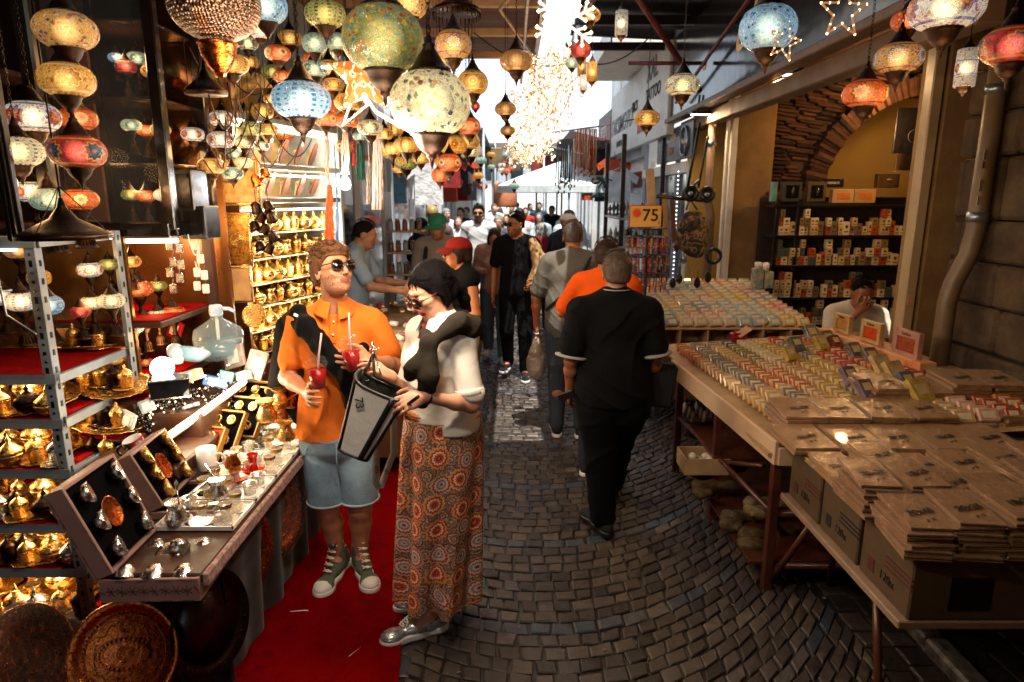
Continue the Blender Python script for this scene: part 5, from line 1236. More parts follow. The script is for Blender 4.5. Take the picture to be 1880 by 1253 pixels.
def p_tray(m=0,rad=.19,sx=1.0):
 r=root('tray','scalloped engraved metal tray','tray'); MAT=[BRASS_P,SILVER,COPPER][m]
 w=lambda a,i:.03*math.cos(18*a) if i>2 else 0
 MB().lathe([(0,0),(rad*.5,.0),(rad*.8,.002),(rad*.93,.012),(rad,.02),(rad*1.0,.023),(rad*.92,.016),(rad*.78,.006),(0,.004)],54,wob=w,sc=(1,sx),cap=False).build('tray_plate',MAT,r)
 m2=MB()
 for q in (.35,.6,.74): m2.torus((0,0,.005),rad*q,.0022,40,4,sc=(1,sx))
 for i in range(14):
  a=i*math.pi/7; m2.torus((rad*.47*math.cos(a),rad*.47*math.sin(a)*sx,.005),rad*.07,.0018,10,4)
 m2.build('embossing',MAT,r); return r
PR={}
def proto(key,fn):
 if key not in PR: PR[key]=fn(); PR[key].location=(0,0,-50);
 return PR[key]
used_proto=set()
def place(key,fn,loc,rz=0,label=None,group=None,scale=None,rot=None):
 if key not in PR:
  o=fn(); PR[key]=o; o.location=loc; o.rotation_euler=(0,0,rz)
  if label:o['label']=label
  if group:o['group']=group
 else: o=copy_tree(PR[key],loc=loc,rz=rz,label=label,group=group)
 if rot is not None: o.rotation_euler=rot
 o.scale=((scale,)*3 if not hasattr(scale,'__len__') else scale) if scale else (1,1,1)
 return o
ORD=['first','second','third','fourth','fifth','sixth','seventh','eighth','ninth','tenth','eleventh','twelfth']
MN=['brass','silver','copper','dark brass']
SHN={1.05:'second',.83:'third',.58:'fourth',.37:'fifth',.12:'lowest'}
for z,kind in ((1.065,'cup'),(.845,'bowl'),(.595,'cup'),(.385,'bowl'),(.135,'pot')):
 sn=SHN[round(z-.015,2)]
 zt=z
 for k,(tx,ty) in enumerate([(-2.12,2.76),(-2.56,2.78)]):
  place(('tray',0),lambda:p_tray(0,.2),(tx,ty,zt),k,f'large scalloped brass tray on the {sn} shelf of the steel rack, {["by the post","farther in"][k]}','brass trays on the steel rack',rot=(.10,0,k))
  for j in range(6):
   a=j*1.05+k; q=(tx+.125*math.cos(a),ty+.11*math.sin(a),zt+.016)
   mm=[0,0,1,0,3,0][(j+k)%6] if kind!='pot' else 0
   if kind=='cup': place(('cup',mm),lambda:p_cup(mm),q,a,f'lidded {MN[mm]} coffee cup on a tray, {sn} shelf of the steel rack',f'{MN[mm]} coffee cups on the {sn} rack shelf')
   elif kind=='bowl': place(('bowl',mm),lambda:p_bowl(mm),q,a,f'pointed {MN[mm]} sugar bowl on a tray, {sn} shelf of the steel rack',f'{MN[mm]} sugar bowls on the {sn} rack shelf')
   else: place(('pot',0),lambda:p_pot(0),q,a,f'brass coffee pot on the {sn} shelf of the steel rack','brass coffee pots on the lowest rack shelf')
  place(('bowl',0),lambda:p_bowl(0),(tx,ty,zt+.016),0,f'brass sugar bowl mid-tray on the {sn} shelf of the steel rack',f'centre bowls of the {sn} rack shelf',scale=1.35)
 for j in range(4): place(('cup',0),lambda:p_cup(0),(-2.0-.22*j,2.95,zt),j,f'lidded brass coffee cup at the back, {sn} shelf of the steel rack',f'back row brass cups of the {sn} rack shelf',scale=1.25)
for z,sn in ((1.065,'second'),(.845,'third'),(.595,'fourth'),(.385,'fifth'),(.135,'lowest')):
 for j in range(10):
  mm=[0,3,0,1,0][(j+int(z*10))%5]; t=('cup','bowl')[(j//2+int(z*20))%2]; place((t,mm),(lambda:p_cup(mm)) if t=='cup' else (lambda:p_bowl(mm)),(-1.93-.098*j,2.60+.02*(j%2),z),j*.7,f'{MN[mm]} {"lidded cup" if t=="cup" else "sugar bowl"} at the front edge, {sn} shelf of the steel rack',f'{MN[mm]} {t}s along the front edge of the {sn} rack shelf',scale=1.15)
for i,(px,py,Y,s) in enumerate([(215,712,2.95,1.0),(200,780,2.85,1.0),(180,840,2.8,.95),(165,640,3.05,.8)]):
 p=at(px,py,Y); place(('tray',0),lambda:p_tray(0,.2),p,i,['brass tray jutting out beside the rack post with a coffee set','brass tray on the side shelf below the jutting one','brass tray low on the side shelf behind the rack post','small brass tray on the red felt side shelf'][i],'brass trays beside the rack',scale=s*.75,rot=(.15,.1,i))
 for j in range(3): mm=[0,3,0][j]; place(('cup',mm),lambda:p_cup(mm),(p.x-.07+.07*j,p.y-.02*j,p.z+.012),j,f'{["brass","dark brass","second brass"][j]} cup on the {["jutting","second","low","small"][i]} tray beside the rack post','cups on the trays beside the rack',scale=1.1)
def ledge():
 r=root('side_shelf','red felt side shelf stepping down behind the rack post','shelf',(-1.75,3.0,.9))
 for i,(px,py,Y) in enumerate([(215,720,2.98),(200,790,2.9),(185,850,2.85)]):
  p=at(px,py,Y); MB().rbox((p.x,p.y+.08,p.z-.02),(.36,.36,.02),.004).build('board',W_dark,r,world=True); MB().box((p.x,p.y+.08,p.z-.008),(.35,.35,.005)).build('red_felt',RED_CL,r,world=True)
ledge()
def bigtray(loc,rad,rot,label,m=COPPER,sx=1.0,wrap=False,detail=True):
 r=root('serving_tray',label,'tray',loc); r.rotation_euler=rot
 MB().lathe([(0,0),(rad*.78,0),(rad*.86,.01),(rad*.97,.03),(rad,.034),(rad*.98,.04),(rad*.85,.018),(rad*.77,.008),(0,.008)],72,sc=(1,sx),cap=False).build('tray_plate',m,r)
 d=MB()
 for i in range(40):
  a=i*2*math.pi/40; c=Vector((math.cos(a)*rad*.91,math.sin(a)*rad*.91*sx,.028)); d.tube([c-Vector((math.cos(a),math.sin(a)*sx,-.1))*rad*.045,c+Vector((-math.sin(a)*.3,math.cos(a)*.3,.1))*rad*.05,c+Vector((math.cos(a),math.sin(a)*sx,.1))*rad*.055],rad*.016,5)
 if detail:
  d.torus((0,0,.009),rad*.72,.003,60,5,sc=(1,sx))
  for i in range(64):
   a=i*2*math.pi/64; d.lathe([(0,-.003),(.004,0),(0,.004)],6,(rad*.75*math.cos(a),rad*.75*math.sin(a)*sx,.01))
   if i%2==0: d.lathe([(0,-.003),(.005,0),(0,.004)],6,(rad*.46*math.cos(a),rad*.27*math.sin(a)*sx-.0,.01))
  for (cx,cy,q) in ((0,0,.52),(0,0,.40),(0,0,.14),(0,0,.1),(.0,.52,.13),(.0,.52,.09),(0,-.52,.13),(0,-.52,.09)): d.torus((cx*rad,cy*rad*sx,.009),rad*q,.0026,36,4,sc=(1,(.58 if q in(.52,.40) else 1)*sx))
  for i in range(8):
   a=i*math.pi/4+.4; d.tube([(rad*.55*math.cos(a+k*.12),rad*(.55+.08*math.sin(k*1.5))*math.sin(a+k*.12)*sx,.009) for k in range(7)],.0024,4)
 d.build('embossed_rim',m,r)
 if wrap: MB().lathe([(0,.05),(rad*.6,.055),(rad*1.04,.045),(rad*1.06,.0),(rad*.9,-.02)],40,sc=(1,sx),wob=lambda a,i:.03*math.sin(a*9+i)+.02*math.sin(a*23),cap=False).build('plastic_wrap',thin_film('crinkled wrap','#b8a89a',.05,rough=.08,bump=.7,bs=14,edge=.2),r)
 return r
bigtray(tuple(at(232,1200,2.06)),.19,(R(66),0,R(8)),'large round embossed copper tray leaning at the foot of the steel rack')
bigtray(tuple(at(60,1205,2.2)),.20,(R(62),0,R(-5)),'round tray wrapped in crinkled clear plastic at the lower left corner',wrap=True)
DK=mat('dark burgundy enamel','#2a0c0a',.3,vs=10,var=.3,metal=.3)
for px,py,Y,rad,sx,rz,lb in [(378,1140,2.22,.17,1.25,62,'dark oval tray leaning on its edge below the mirror box'),(432,1010,2.62,.17,1.25,60,'copper rimmed oval tray leaning behind the dark one under the counter')]:
 p=at(px,py,Y); t=bigtray(tuple(p),rad,(R(84),0,R(rz)),lb,m=BRASS_D if px<400 else COPPER,sx=sx,detail=False)
 MB().lathe([(0,.009),(rad*.76,.009),(rad*.77,.013),(0,.013)],40,sc=(1,sx)).build('plain_plate',DK,t)
p=at(500,935,2.95); bigtray(tuple(p),.16,(R(84),0,R(60)),'oval brass tray in torn plastic wrap hanging from the counter edge',m=COPPER,sx=1.4,wrap=True)
def counter():
 r=root('display_counter','long counter with white trays of glasses and a dark cloth skirt along the carpet','counter',(-1.4,2.8,0))
 def P(u,y,dz=0): return (-1.07+.02*(y-2)-u, y, .70+.06*(y-1.85)*.5+ .26*u*0+dz)
 MB().rbox((-1.22,2.78,.70),(.36,1.62,.035),.006).build('counter_top',W_dark,r,world=True)
 MB().rbox((-1.03,2.78,.695),(.02,1.62,.05),.006).build('edge_band',mat('patterned edge band','#6a3a34',.7,vs=60,c2='#b09a90',var=.5),r,world=True)
 MB().grid(lambda u,v:(-1.12-.012*(math.sin(u*23)+math.sin(u*37+1))*(.3+v)-.03*v,2.3+1.25*u,.67-.66*v),60,10).grid(lambda u,v:(-1.45+.33*u,2.3+.012*math.sin(u*30),.67-.66*v),20,8).build('dark_cloth',mat('black counter skirt','#1a0b0a',.9,vs=10,bs=200,sheen=.2),r,world=True)
 return r
counter()
GT=mat('glossy white tray','#e9e6df',.2,vs=5,var=.05)
PAT=mat('silver patterned glassware','#b9b1a6',.25,metal=.6,vs=60,c2='#e6dfd2')
def p_glass():
 r=root('tea_glass','tulip tea glass','glass'); MB().lathe([(.02,0),(.022,.006),(.016,.03),(.022,.058),(.0255,.075),(.024,.075),(.0205,.058),(.014,.03),(.0,.008)],16,cap=False).build('glass_body',thin_film('tea glass','#f2ead8',.20,rough=.05,bump=0),r)
 MB().lathe([(0,0),(.045,.002),(.052,.008),(.05,.008),(.02,.003)],18).build('saucer',PAT,r); MB().lathe([(.0258,.06),(.0262,.073),(.0255,.075)],16,cap=False).build('gilt_rim',BRASS_P,r); return r
def p_coffee():
 r=root('porcelain_cup','white porcelain coffee cup','cup'); MB().lathe([(.018,0),(.024,.004),(.030,.045),(.033,.05),(.029,.048),(.022,.008),(0,.007)],18,cap=False).build('cup_body',PAT,r); MB().torus((0,0,0),.014,.0035,12,5,M=Matrix.Translation((.037,0,.028))@Matrix.Rotation(math.pi/2,4,'X')).build('handle',PAT,r)
 MB().lathe([(0,0),(.048,.002),(.056,.009),(.053,.009),(.02,.003)],18).build('saucer',GT,r); return r
places=['beside the open box','by the small coffee pot','in front of the red glass','near the middle of the counter','beside the tall mug','close to the man\'s elbow']
ti=0
for i in range(5):
 y=2.36+i*.235; t=root('white_tray',f'white rectangular tray of glassware on the counter, {ORD[i]} from the open box','tray',(-1.20,y,.722)); MB().rbox((0,0,.004),(.30,.22,.008),.003).box((-.147,0,.012),(.006,.22,.012)).box((.147,0,.012),(.006,.22,.012)).box((0,.107,.012),(.3,.006,.012)).box((0,-.107,.012),(.3,.006,.012)).build('tray_body',GT,t)
 for j,(dx,dy) in enumerate([(-.09,-.05),(.01,-.055),(.1,-.05),(-.09,.05),(.0,.05),(.1,.045)]):
  loc=(-1.20+dx,y+dy,.731)
  if (i*7+j)%3==0: place('pc',p_coffee,loc,j,f'patterned coffee cup with saucer on the {ORD[i]} white tray','patterned coffee cups on the white trays')
  else: place('tg',p_glass,loc,j,f'tulip tea glass with saucer on the {ORD[i]} white tray','tulip tea glasses on the white trays')
for px,py,lb in [(465,862,'red tulip tea glass on a red saucer on the white trays'),(432,880,'dark red tea glass beside the red saucered one')]:
 p=atz(px,py,.745); r=root('red_tea_glass',lb,'glass',p); MB().lathe([(.02,0),(.022,.006),(.016,.03),(.022,.058),(.0255,.075),(.02,.05),(.0,.03)],16,cap=False).build('glass_body',mat('ruby glass','#a31208',.1,bump=0,emis=.08),r); MB().lathe([(0,0),(.045,.002),(.052,.008),(.05,.008),(.02,.003)],18).build('saucer',mat('ruby glass','#a31208',.1),r)
for px,py,Y,m,s,lb in [(400,905,2.42,1,1.0,'silver engraved coffee pot with dark rim on the nearest white tray'),(325,955,2.28,1,1.15,'silver coffee pot with an upright spoon behind the open gift box'),(427,850,2.62,2,.9,'dark coffee pot in the middle of the white trays'),(490,765,2.95,0,1.3,'largest brass coffee pot in the group by the man\'s hip'),(512,765,3.05,0,1.2,'brass coffee pot with raised handle behind the largest one'),(525,800,2.9,0,1.1,'brass coffee pot nearest the man\'s shorts'),(515,740,3.1,0,1.2,'brass coffee pot at the back of the group by the man'),(535,740,3.15,2,1.1,'copper coffee pot at the back of the group by the man')]:
 p=at(px,py,Y); place(('pot',m),lambda:p_pot(m),(p.x,p.y,max(.735,p.z-.02)),px*.1,lb,'coffee pots on the counter',scale=s)
sp=root('spoon','ornate silver spoon standing in the silver coffee pot','spoon',at(327,915,2.28)); MB().tube([(0,0,-.06),(0,0,.03)],.003,6).lathe([(0,.03),(.009,.045),(.011,.06),(0,.078)],10,sc=(1,.3)).build('spoon_body',SILVER,sp)
mg=root('white_mug','tall plain white mug standing among the glasses','mug',at(380,842,2.72)); MB().lathe([(.038,-.045),(.041,-.04),(.042,.05),(.038,.05),(.036,-.035),(0,-.036)],24,cap=False).build('mug_body',GT,mg); MB().torus((0,0,0),.025,.006,16,6,M=Matrix.Translation((.055,0,0))@Matrix.Rotation(math.pi/2,4,'X')).build('handle',GT,mg)
BX=mat('mauve patterned box card','#8a6a62',.6,vs=5,var=.12); LN=mat('dark line print','#4a322e',.6); VEL=mat('black velvet insert','#070607',.95,bs=200,spec=.05)
def hexlines(m,w,h,M):
 random.seed(3)
 s=.035
 nx,ny=int(w/s),int(h/s)
 for i in range(nx+1):
  for j in range(ny+1):
   cx,cy=-w/2+i*w/nx,-h/2+j*h/max(1,ny)
   for k in range(3):
    a=k*math.pi/3+(i+j)%2*.5; dx,dy=math.cos(a)*s*.55,math.sin(a)*s*.55
    x0,x1=max(-w/2,cx-dx),min(w/2,cx+dx);y0,y1=max(-h/2,cy-dy),min(h/2,cy+dy)
    if cx-dx<-w/2 or cx+dx>w/2 or cy-dy<-h/2 or cy+dy>h/2: continue
    m.tube([(x0,y0,.0012),(x1,y1,.0012)],.0011,3,M=M)
def giftbox(px,py,z,yaw,label,metal=SILVER,w=.34,d=.30,h=.085,lid=True,ang=100,plate=COPPER,cups=True,rot=None,lean=None):
 p=atz(px,py,z) if not hasattr(px,'x') else px
 r=root('gift_box',label,'gift box',tuple(p)); r.rotation_euler=rot or (0,0,yaw)
 t=.012
 m=MB().rbox((0,-d/2+t/2,h/2),(w,t,h),.002).rbox((0,d/2-t/2,h/2),(w,t,h),.002).rbox((-w/2+t/2,0,h/2),(t,d-2*t,h),.002).rbox((w/2-t/2,0,h/2),(t,d-2*t,h),.002).box((0,0,.004),(w-.01,d-.01,.006))
 b=m.build('box_base',BX,r)
 lm=MB(); hexlines(lm,w-.01,h-.01,basisM((0,-d/2-.0005,h/2),(1,0,0),(0,0,1),(0,-1,0))); l=lm.build('printed_lines',LN); l.parent=b; CH.setdefault(b.name,[]).append(l)
 MB().box((0,0,h-.02),(w-2*t-.002,d-2*t-.002,.012)).build('velvet_insert',VEL,r)
 if cups:
  for i,(cx,cy) in enumerate([(-.1,-.09),(0,-.09),(.1,-.09),(-.08,.08),(.09,.08)]):
   c=MB().lathe([(0,.0),(.012,.001),(.028,.018),(.033,.032),(.034,.034),(.03,.032),(.02,.012),(0,.01)],16,cap=False,M=Matrix.Translation((cx*w/.34,cy*d/.3,h+.022))@Matrix.Rotation(2.5+.15*i,4,'X')@Matrix.Scale(1.35,4)).build('cup',metal,r)
  MB().lathe([(0,0),(.03,.004),(.045,.01),(.043,.012),(.02,.007)],20,M=Matrix.Translation((0,.0,h+.004))@Matrix.Rotation(.5,4,'X')).build('saucer',metal,r)
  MB().lathe([(0,0),(.02,.0),(.032,.022),(.036,.04),(.033,.04),(.02,.012)],18,M=Matrix.Translation((.03,-.01,h+.01))@Matrix.Rotation(-1.1,4,'X')).build('cup',metal,r)
 if lid:
  Lm=Matrix.Translation((-w/2,0,h))@Matrix.Rotation(R(-ang),4,'Y')@Matrix.Translation((w/2*0,0,0))
  T2=Lm@Matrix.Diagonal((1,1,-1,1))
  m=MB().box((w/2,0,-.004),(w,d,.008),M=T2)
  for c,s_ in (((w/2,-d/2+t/2,.03),(w,t,.06)),((w/2,d/2-t/2,.03),(w,t,.06)),((t/2,0,.03),(t,d-2*t,.06)),((w-t/2,0,.03),(t,d-2*t,.06))): m.rbox(c,s_,.002,M=T2)
  lo=m.build('box_lid',BX,r); lm=MB(); hexlines(lm,w-.01,.056,T2@basisM((w/2,-d/2-.0005,.03),(1,0,0),(0,0,1),(0,-1,0))); l=lm.build('printed_lines',LN); l.parent=lo; CH.setdefault(lo.name,[]).append(l)
  MB().box((w/2,0,.036),(w-2*t-.002,d-2*t-.002,.01),M=T2).build('velvet_insert',VEL,r)
  for i,(u,v) in enumerate([(.18,-.3),(.5,-.32),(.82,-.3),(.18,.3),(.5,.33),(.82,.3)]):
   MB().lathe([(0,.0),(.013,.001),(.024,.016),(.028,.032),(.025,.032),(0,.012)],14,cap=False,M=T2@Matrix.Translation((u*w,v*d,.042))@Matrix.Rotation(-.5,4,'X')@Matrix.Scale(1.35,4)).build('cup',metal,r)
  MB().lathe([(0,.0),(.03,.003),(.043,.011),(.046,.012),(.04,.006)],24,wob=lambda a,i:.03*math.cos(14*a),M=T2@Matrix.Translation((.5*w,0,.046)),sc=(1.25,1)).build('saucer',plate,r)
 return r
g1=giftbox(Vector((-1.215,2.10,.625)),0,0,R(2),'open mauve gift box of silver coffee cups at the near end of the counter',ang=112,w=.33,d=.30)
g2=giftbox(Vector((-1.30,2.50,.72)),0,0,R(4),'black velvet gift box lid with brass cups standing behind the nearest open box',ang=115,cups=False,w=.24,d=.30,h=.03,metal=BRASS_P)
for i,(px,py,Y,red) in enumerate([(362,820,2.95,1),(400,790,3.05,0),(440,765,3.15,0),(470,735,3.3,0)]):
 p=at(px,py,Y); r=root('cup_set_box',['red lined open box of brass cups below the tube light','black lined open box of brass cups next to the red lined one','black lined open box of brass cups in the middle of the slope','farthest black lined box of brass cups below the tube light'][i],'gift box',p,R(-15),'open boxes of brass cups below the tube light')
 T=Matrix.Rotation(R(52),4,'X'); m=MB()
 m.box((0,0,-.01),(.26,.2,.012),M=T)
 for c,s_ in (((0,-.1,.005),(.26,.008,.03)),((0,.1,.005),(.26,.008,.03)),((-.13,0,.005),(.008,.2,.03)),((.13,0,.005),(.008,.2,.03))): m.box(c,s_,M=T)
 m.build('box_shell',mat('gold edged card','#a87a3a',.45),r); MB().box((0,0,0),(.25,.19,.008),M=T).build('velvet_insert',mat('orange red velvet','#a82a0c',.8) if red else VEL,r)
 for k in range(6): MB().lathe([(0,.0),(.012,.001),(.022,.016),(.024,.03),(.021,.03),(0,.012)],12,cap=False,M=T@Matrix.Translation((-.08+.08*(k%3),-.05+.1*(k//3),.008))).build('cup',BRASS_P,r)
 MB().lathe([(0,.0),(.03,.003),(.036,.008),(.03,.006)],18,M=T@Matrix.Translation((0,0,.012))).build('saucer',BRASS_P,r)
rs=root('display_riser','stepped dark riser behind the white trays carrying the tube light','riser',(-1.7,3,0))
MB().rbox((-1.6,3.1,.78),(.40,1.1,.14),.01).rbox((-1.62,3.3,.90),(.36,.8,.12),.01).box((-1.6,3.1,.36),(.4,1.1,.68)).build('riser_body',W_dark,rs,world=True)
tl=root('tube_light','lit tube light lying along the front of the riser','tube light',tuple(at(375,760,2.9)))
a=at(303,805,2.72);b=at(449,700,3.25); MB().tube([a,b],.014,8).build('tube',glow('tube lamp','#ffe6b8',9,True),tl,world=True); MB().tube([a+Vector((-.02,.01,-.018)),b+Vector((-.02,.01,-.018))],.02,6).build('housing',WHITE_P,tl,world=True)
EXTRA_LIGHTS.append((tuple(a.lerp(b,.3)+Vector((.05,-.06,.06))),3.5,(1,.78,.5))); EXTRA_LIGHTS.append((tuple(a.lerp(b,.8)+Vector((.05,-.06,.06))),3.5,(1,.78,.5)))
def mug(px,py,Y,c1,c2,label,word):
 p=at(px,py,Y); r=root('souvenir_mug',label,'mug',p); r.rotation_euler=(R(14),R(-14),0); m=MB()
 prof=[(.038,-.048),(.041,-.045),(.041,.048),(.038,.048),(.036,-.04),(0,-.04)]
 m.lathe(prof,28,cap=False); mm=m.mesh('mug_body',[mat(c1,c1,.25),mat(c2,c2,.25),WHITE_PL])
 mi=[]
 for pl in mm.polygons:
  c=pl.center; a=math.degrees(math.atan2(c.y,c.x)); rr=math.hypot(c.x,c.y); mi.append(2 if rr<.0385 else (1 if -75<a<20 else 0))
 mm.polygons.foreach_set('material_index',mi); o=bpy.data.objects.new('mug_body',mm); link(o,r)
 MB().torus((0,0,0),.026,.006,16,6,M=Matrix.Translation((-.06,0,0))@Matrix.Rotation(math.pi/2,4,'X')).build('handle',mat(c1,c1,.25),r)
 text(word,'lettering',.014,WHITE_PL,r,basisM((-.012,-.0405,0),(0,0,1),(-1,-.3,0),(-.3,-1,0)),depth=.001)
mug(168,892,2.3,'#101010','#8e0d10','black and red souvenir mug standing by the rack post','ISTANBUL')
mug(252,822,2.6,'#1a2a20','#7d0d12','dark green and red souvenir mug above the nearest gift box','ISTANBUL')
def simple(name,label,cat,px,py,Y,parts,rz=0,rot=None):
 p=at(px,py,Y); r=root(name,label,cat,p,rz);
 if rot: r.rotation_euler=rot
 for nm,mb,mt in parts: mb.build(nm,mt,r)
 return r
simple('light_ball','glowing white faceted ball on a mirrored box','lamp',298,675,2.95,[('ball',MB().lathe([(.052*math.cos(a),.052*math.sin(a)) for a in [(-90+12*i)*math.pi/180 for i in range(16)]],20,smooth=False),glow('ball glow','#f2fff8',2.6)),('stand',MB().lathe([(.07,-.075),(.075,-.07),(.07,-.05),(.03,-.045)],20),mat('mint glowing base','#bfe0cc',.3,emis=.35))])
simple('mirror_box','black mirrored box under the glowing ball','box',312,708,2.93,[('box_body',MB().rbox((0,0,0),(.17,.13,.09),.006),mat('black mirror','#15161a',.08,metal=.7,bump=0)),('edge_trim',MB().box((0,-.067,.042),(.17,.004,.006)).box((0,-.067,-.042),(.17,.004,.006)),SILVER)],rz=R(25))
simple('light_ball','small lit white globe behind the faceted ball','lamp',322,645,3.15,[('ball',MB().lathe([(.04*math.cos(a),.04*math.sin(a)) for a in [(-90+12*i)*math.pi/180 for i in range(16)]],18),mat('milk globe','#aeb6ba',.2,emis=.15)),('stand',MB().lathe([(.03,-.06),(.035,-.03),(.02,-.025)],14),GT)])
simple('glass_dish','pale blue ribbed glass dish standing on its edge','dish',350,655,3.2,[('dish',MB().lathe([(.02,-.02),(.05,-.015),(.085,.02),(.09,.03),(.083,.03),(.045,-.005)],40,wob=lambda a,i:.03*math.cos(20*a),M=Matrix.Rotation(R(-30),4,'X')),mat('pale blue glass','#8fb0c4',.12,emis=.03))])
simple('water_dispenser','large clear water bottle with a white pump on top','water bottle',400,610,3.45,[('bottle',MB().lathe([(.10,-.14),(.125,-.12),(.128,-.02),(.118,.02),(.04,.07),(.026,.085),(.026,.10)],30,cap=False),thin_film('pale blue bottle','#9fb6c4',.22,rough=.08,bump=.0)),('water',MB().lathe([(0,-.13),(.118,-.11),(.12,-.04),(0,-.04)],30),mat('still water','#4a6470',.05,bump=0)),('pump_head',MB().lathe([(.03,.09),(.034,.1),(.034,.14),(.028,.15)],18).tube([(.02,0,.13),(.07,0,.13),(.10,0,.115)],.010,8),mat('blue white plastic','#a9c4de',.3)),('pump_tube',MB().tube([(0,0,.09),(0,0,-.12)],.009,6),WHITE_PL)])
for i,(px,py,Y,s_,c,lb) in enumerate([(322,605,3.5,(.09,.02,.10),'#b01512','red boxed razor set leaning beside the lamps'),(350,690,3.0,(.10,.06,.05),'#c9a58c','pink card box among the glass goods'),(395,700,3.15,(.11,.09,.05),'#2a4f8f','blue and clear boxed ornament'),(430,655,3.4,(.14,.02,.12),'#9a8f88','patterned box lid standing by the bottle'),(470,670,3.35,(.10,.02,.15),'#a59a94','tilted greyish box lid nearest the tray light'),(270,745,2.85,(.06,.03,.06),'#9fb0b8','small clear boxed ornament near the black beads'),(235,770,2.8,(.08,.02,.07),'#c9c2b8','card box standing behind the rack tray'),(350,745,3.0,(.07,.05,.02),'#6a747c','grey box on the string of beads'),(415,690,3.2,(.07,.06,.05),'#2f7f86','teal glass ornament in a clear box'),(448,690,3.3,(.07,.05,.05),'#c9cdd2','white packaged ornament beside the teal one')]):
 simple('boxed_ornament',lb,'box',px,py,Y,[('box_body',MB().rbox((0,0,0),s_,.004),mat('printed card '+c,c,.35,vs=25,var=.35)),('label_panel',MB().box((0,-s_[1]/2-.001,0),(s_[0]*.55,.002,s_[2]*.6)),WHITE_PL)],rot=(R(-12),R(18*(-1)**i),R(20*(i%3-1))))
def heap():
 m=MB();d=MB();random.seed(5)
 for i in range(420):
  px=random.uniform(250,430);f=(px-250)/180; p=at(px,random.uniform(755,830)-f*70,2.85+f*.35); m.lathe([(0,-1),(.85,-.5),(.85,.5),(0,1)],6,M=Matrix.Translation(p)@Matrix.Scale(random.uniform(.006,.011),4))
 for i in range(70):
  px=random.uniform(265,430);f=(px-250)/180; p=at(px,random.uniform(730,800)-f*70,2.83+f*.35); d.lathe([(0,-1),(.9,0),(0,1)],5,M=Matrix.Translation(p)@Matrix.Scale(.005,4))
 r=root('bead_heap','heap of black beads and tiny lit string lights on the riser','beads',tuple(at(330,780,2.9))); r['kind']='stuff'; m.build('beads',mat('black glass beads','#101014',.12,bump=0),r,world=True); d.build('pin_lights',DOT,r,world=True)
heap()
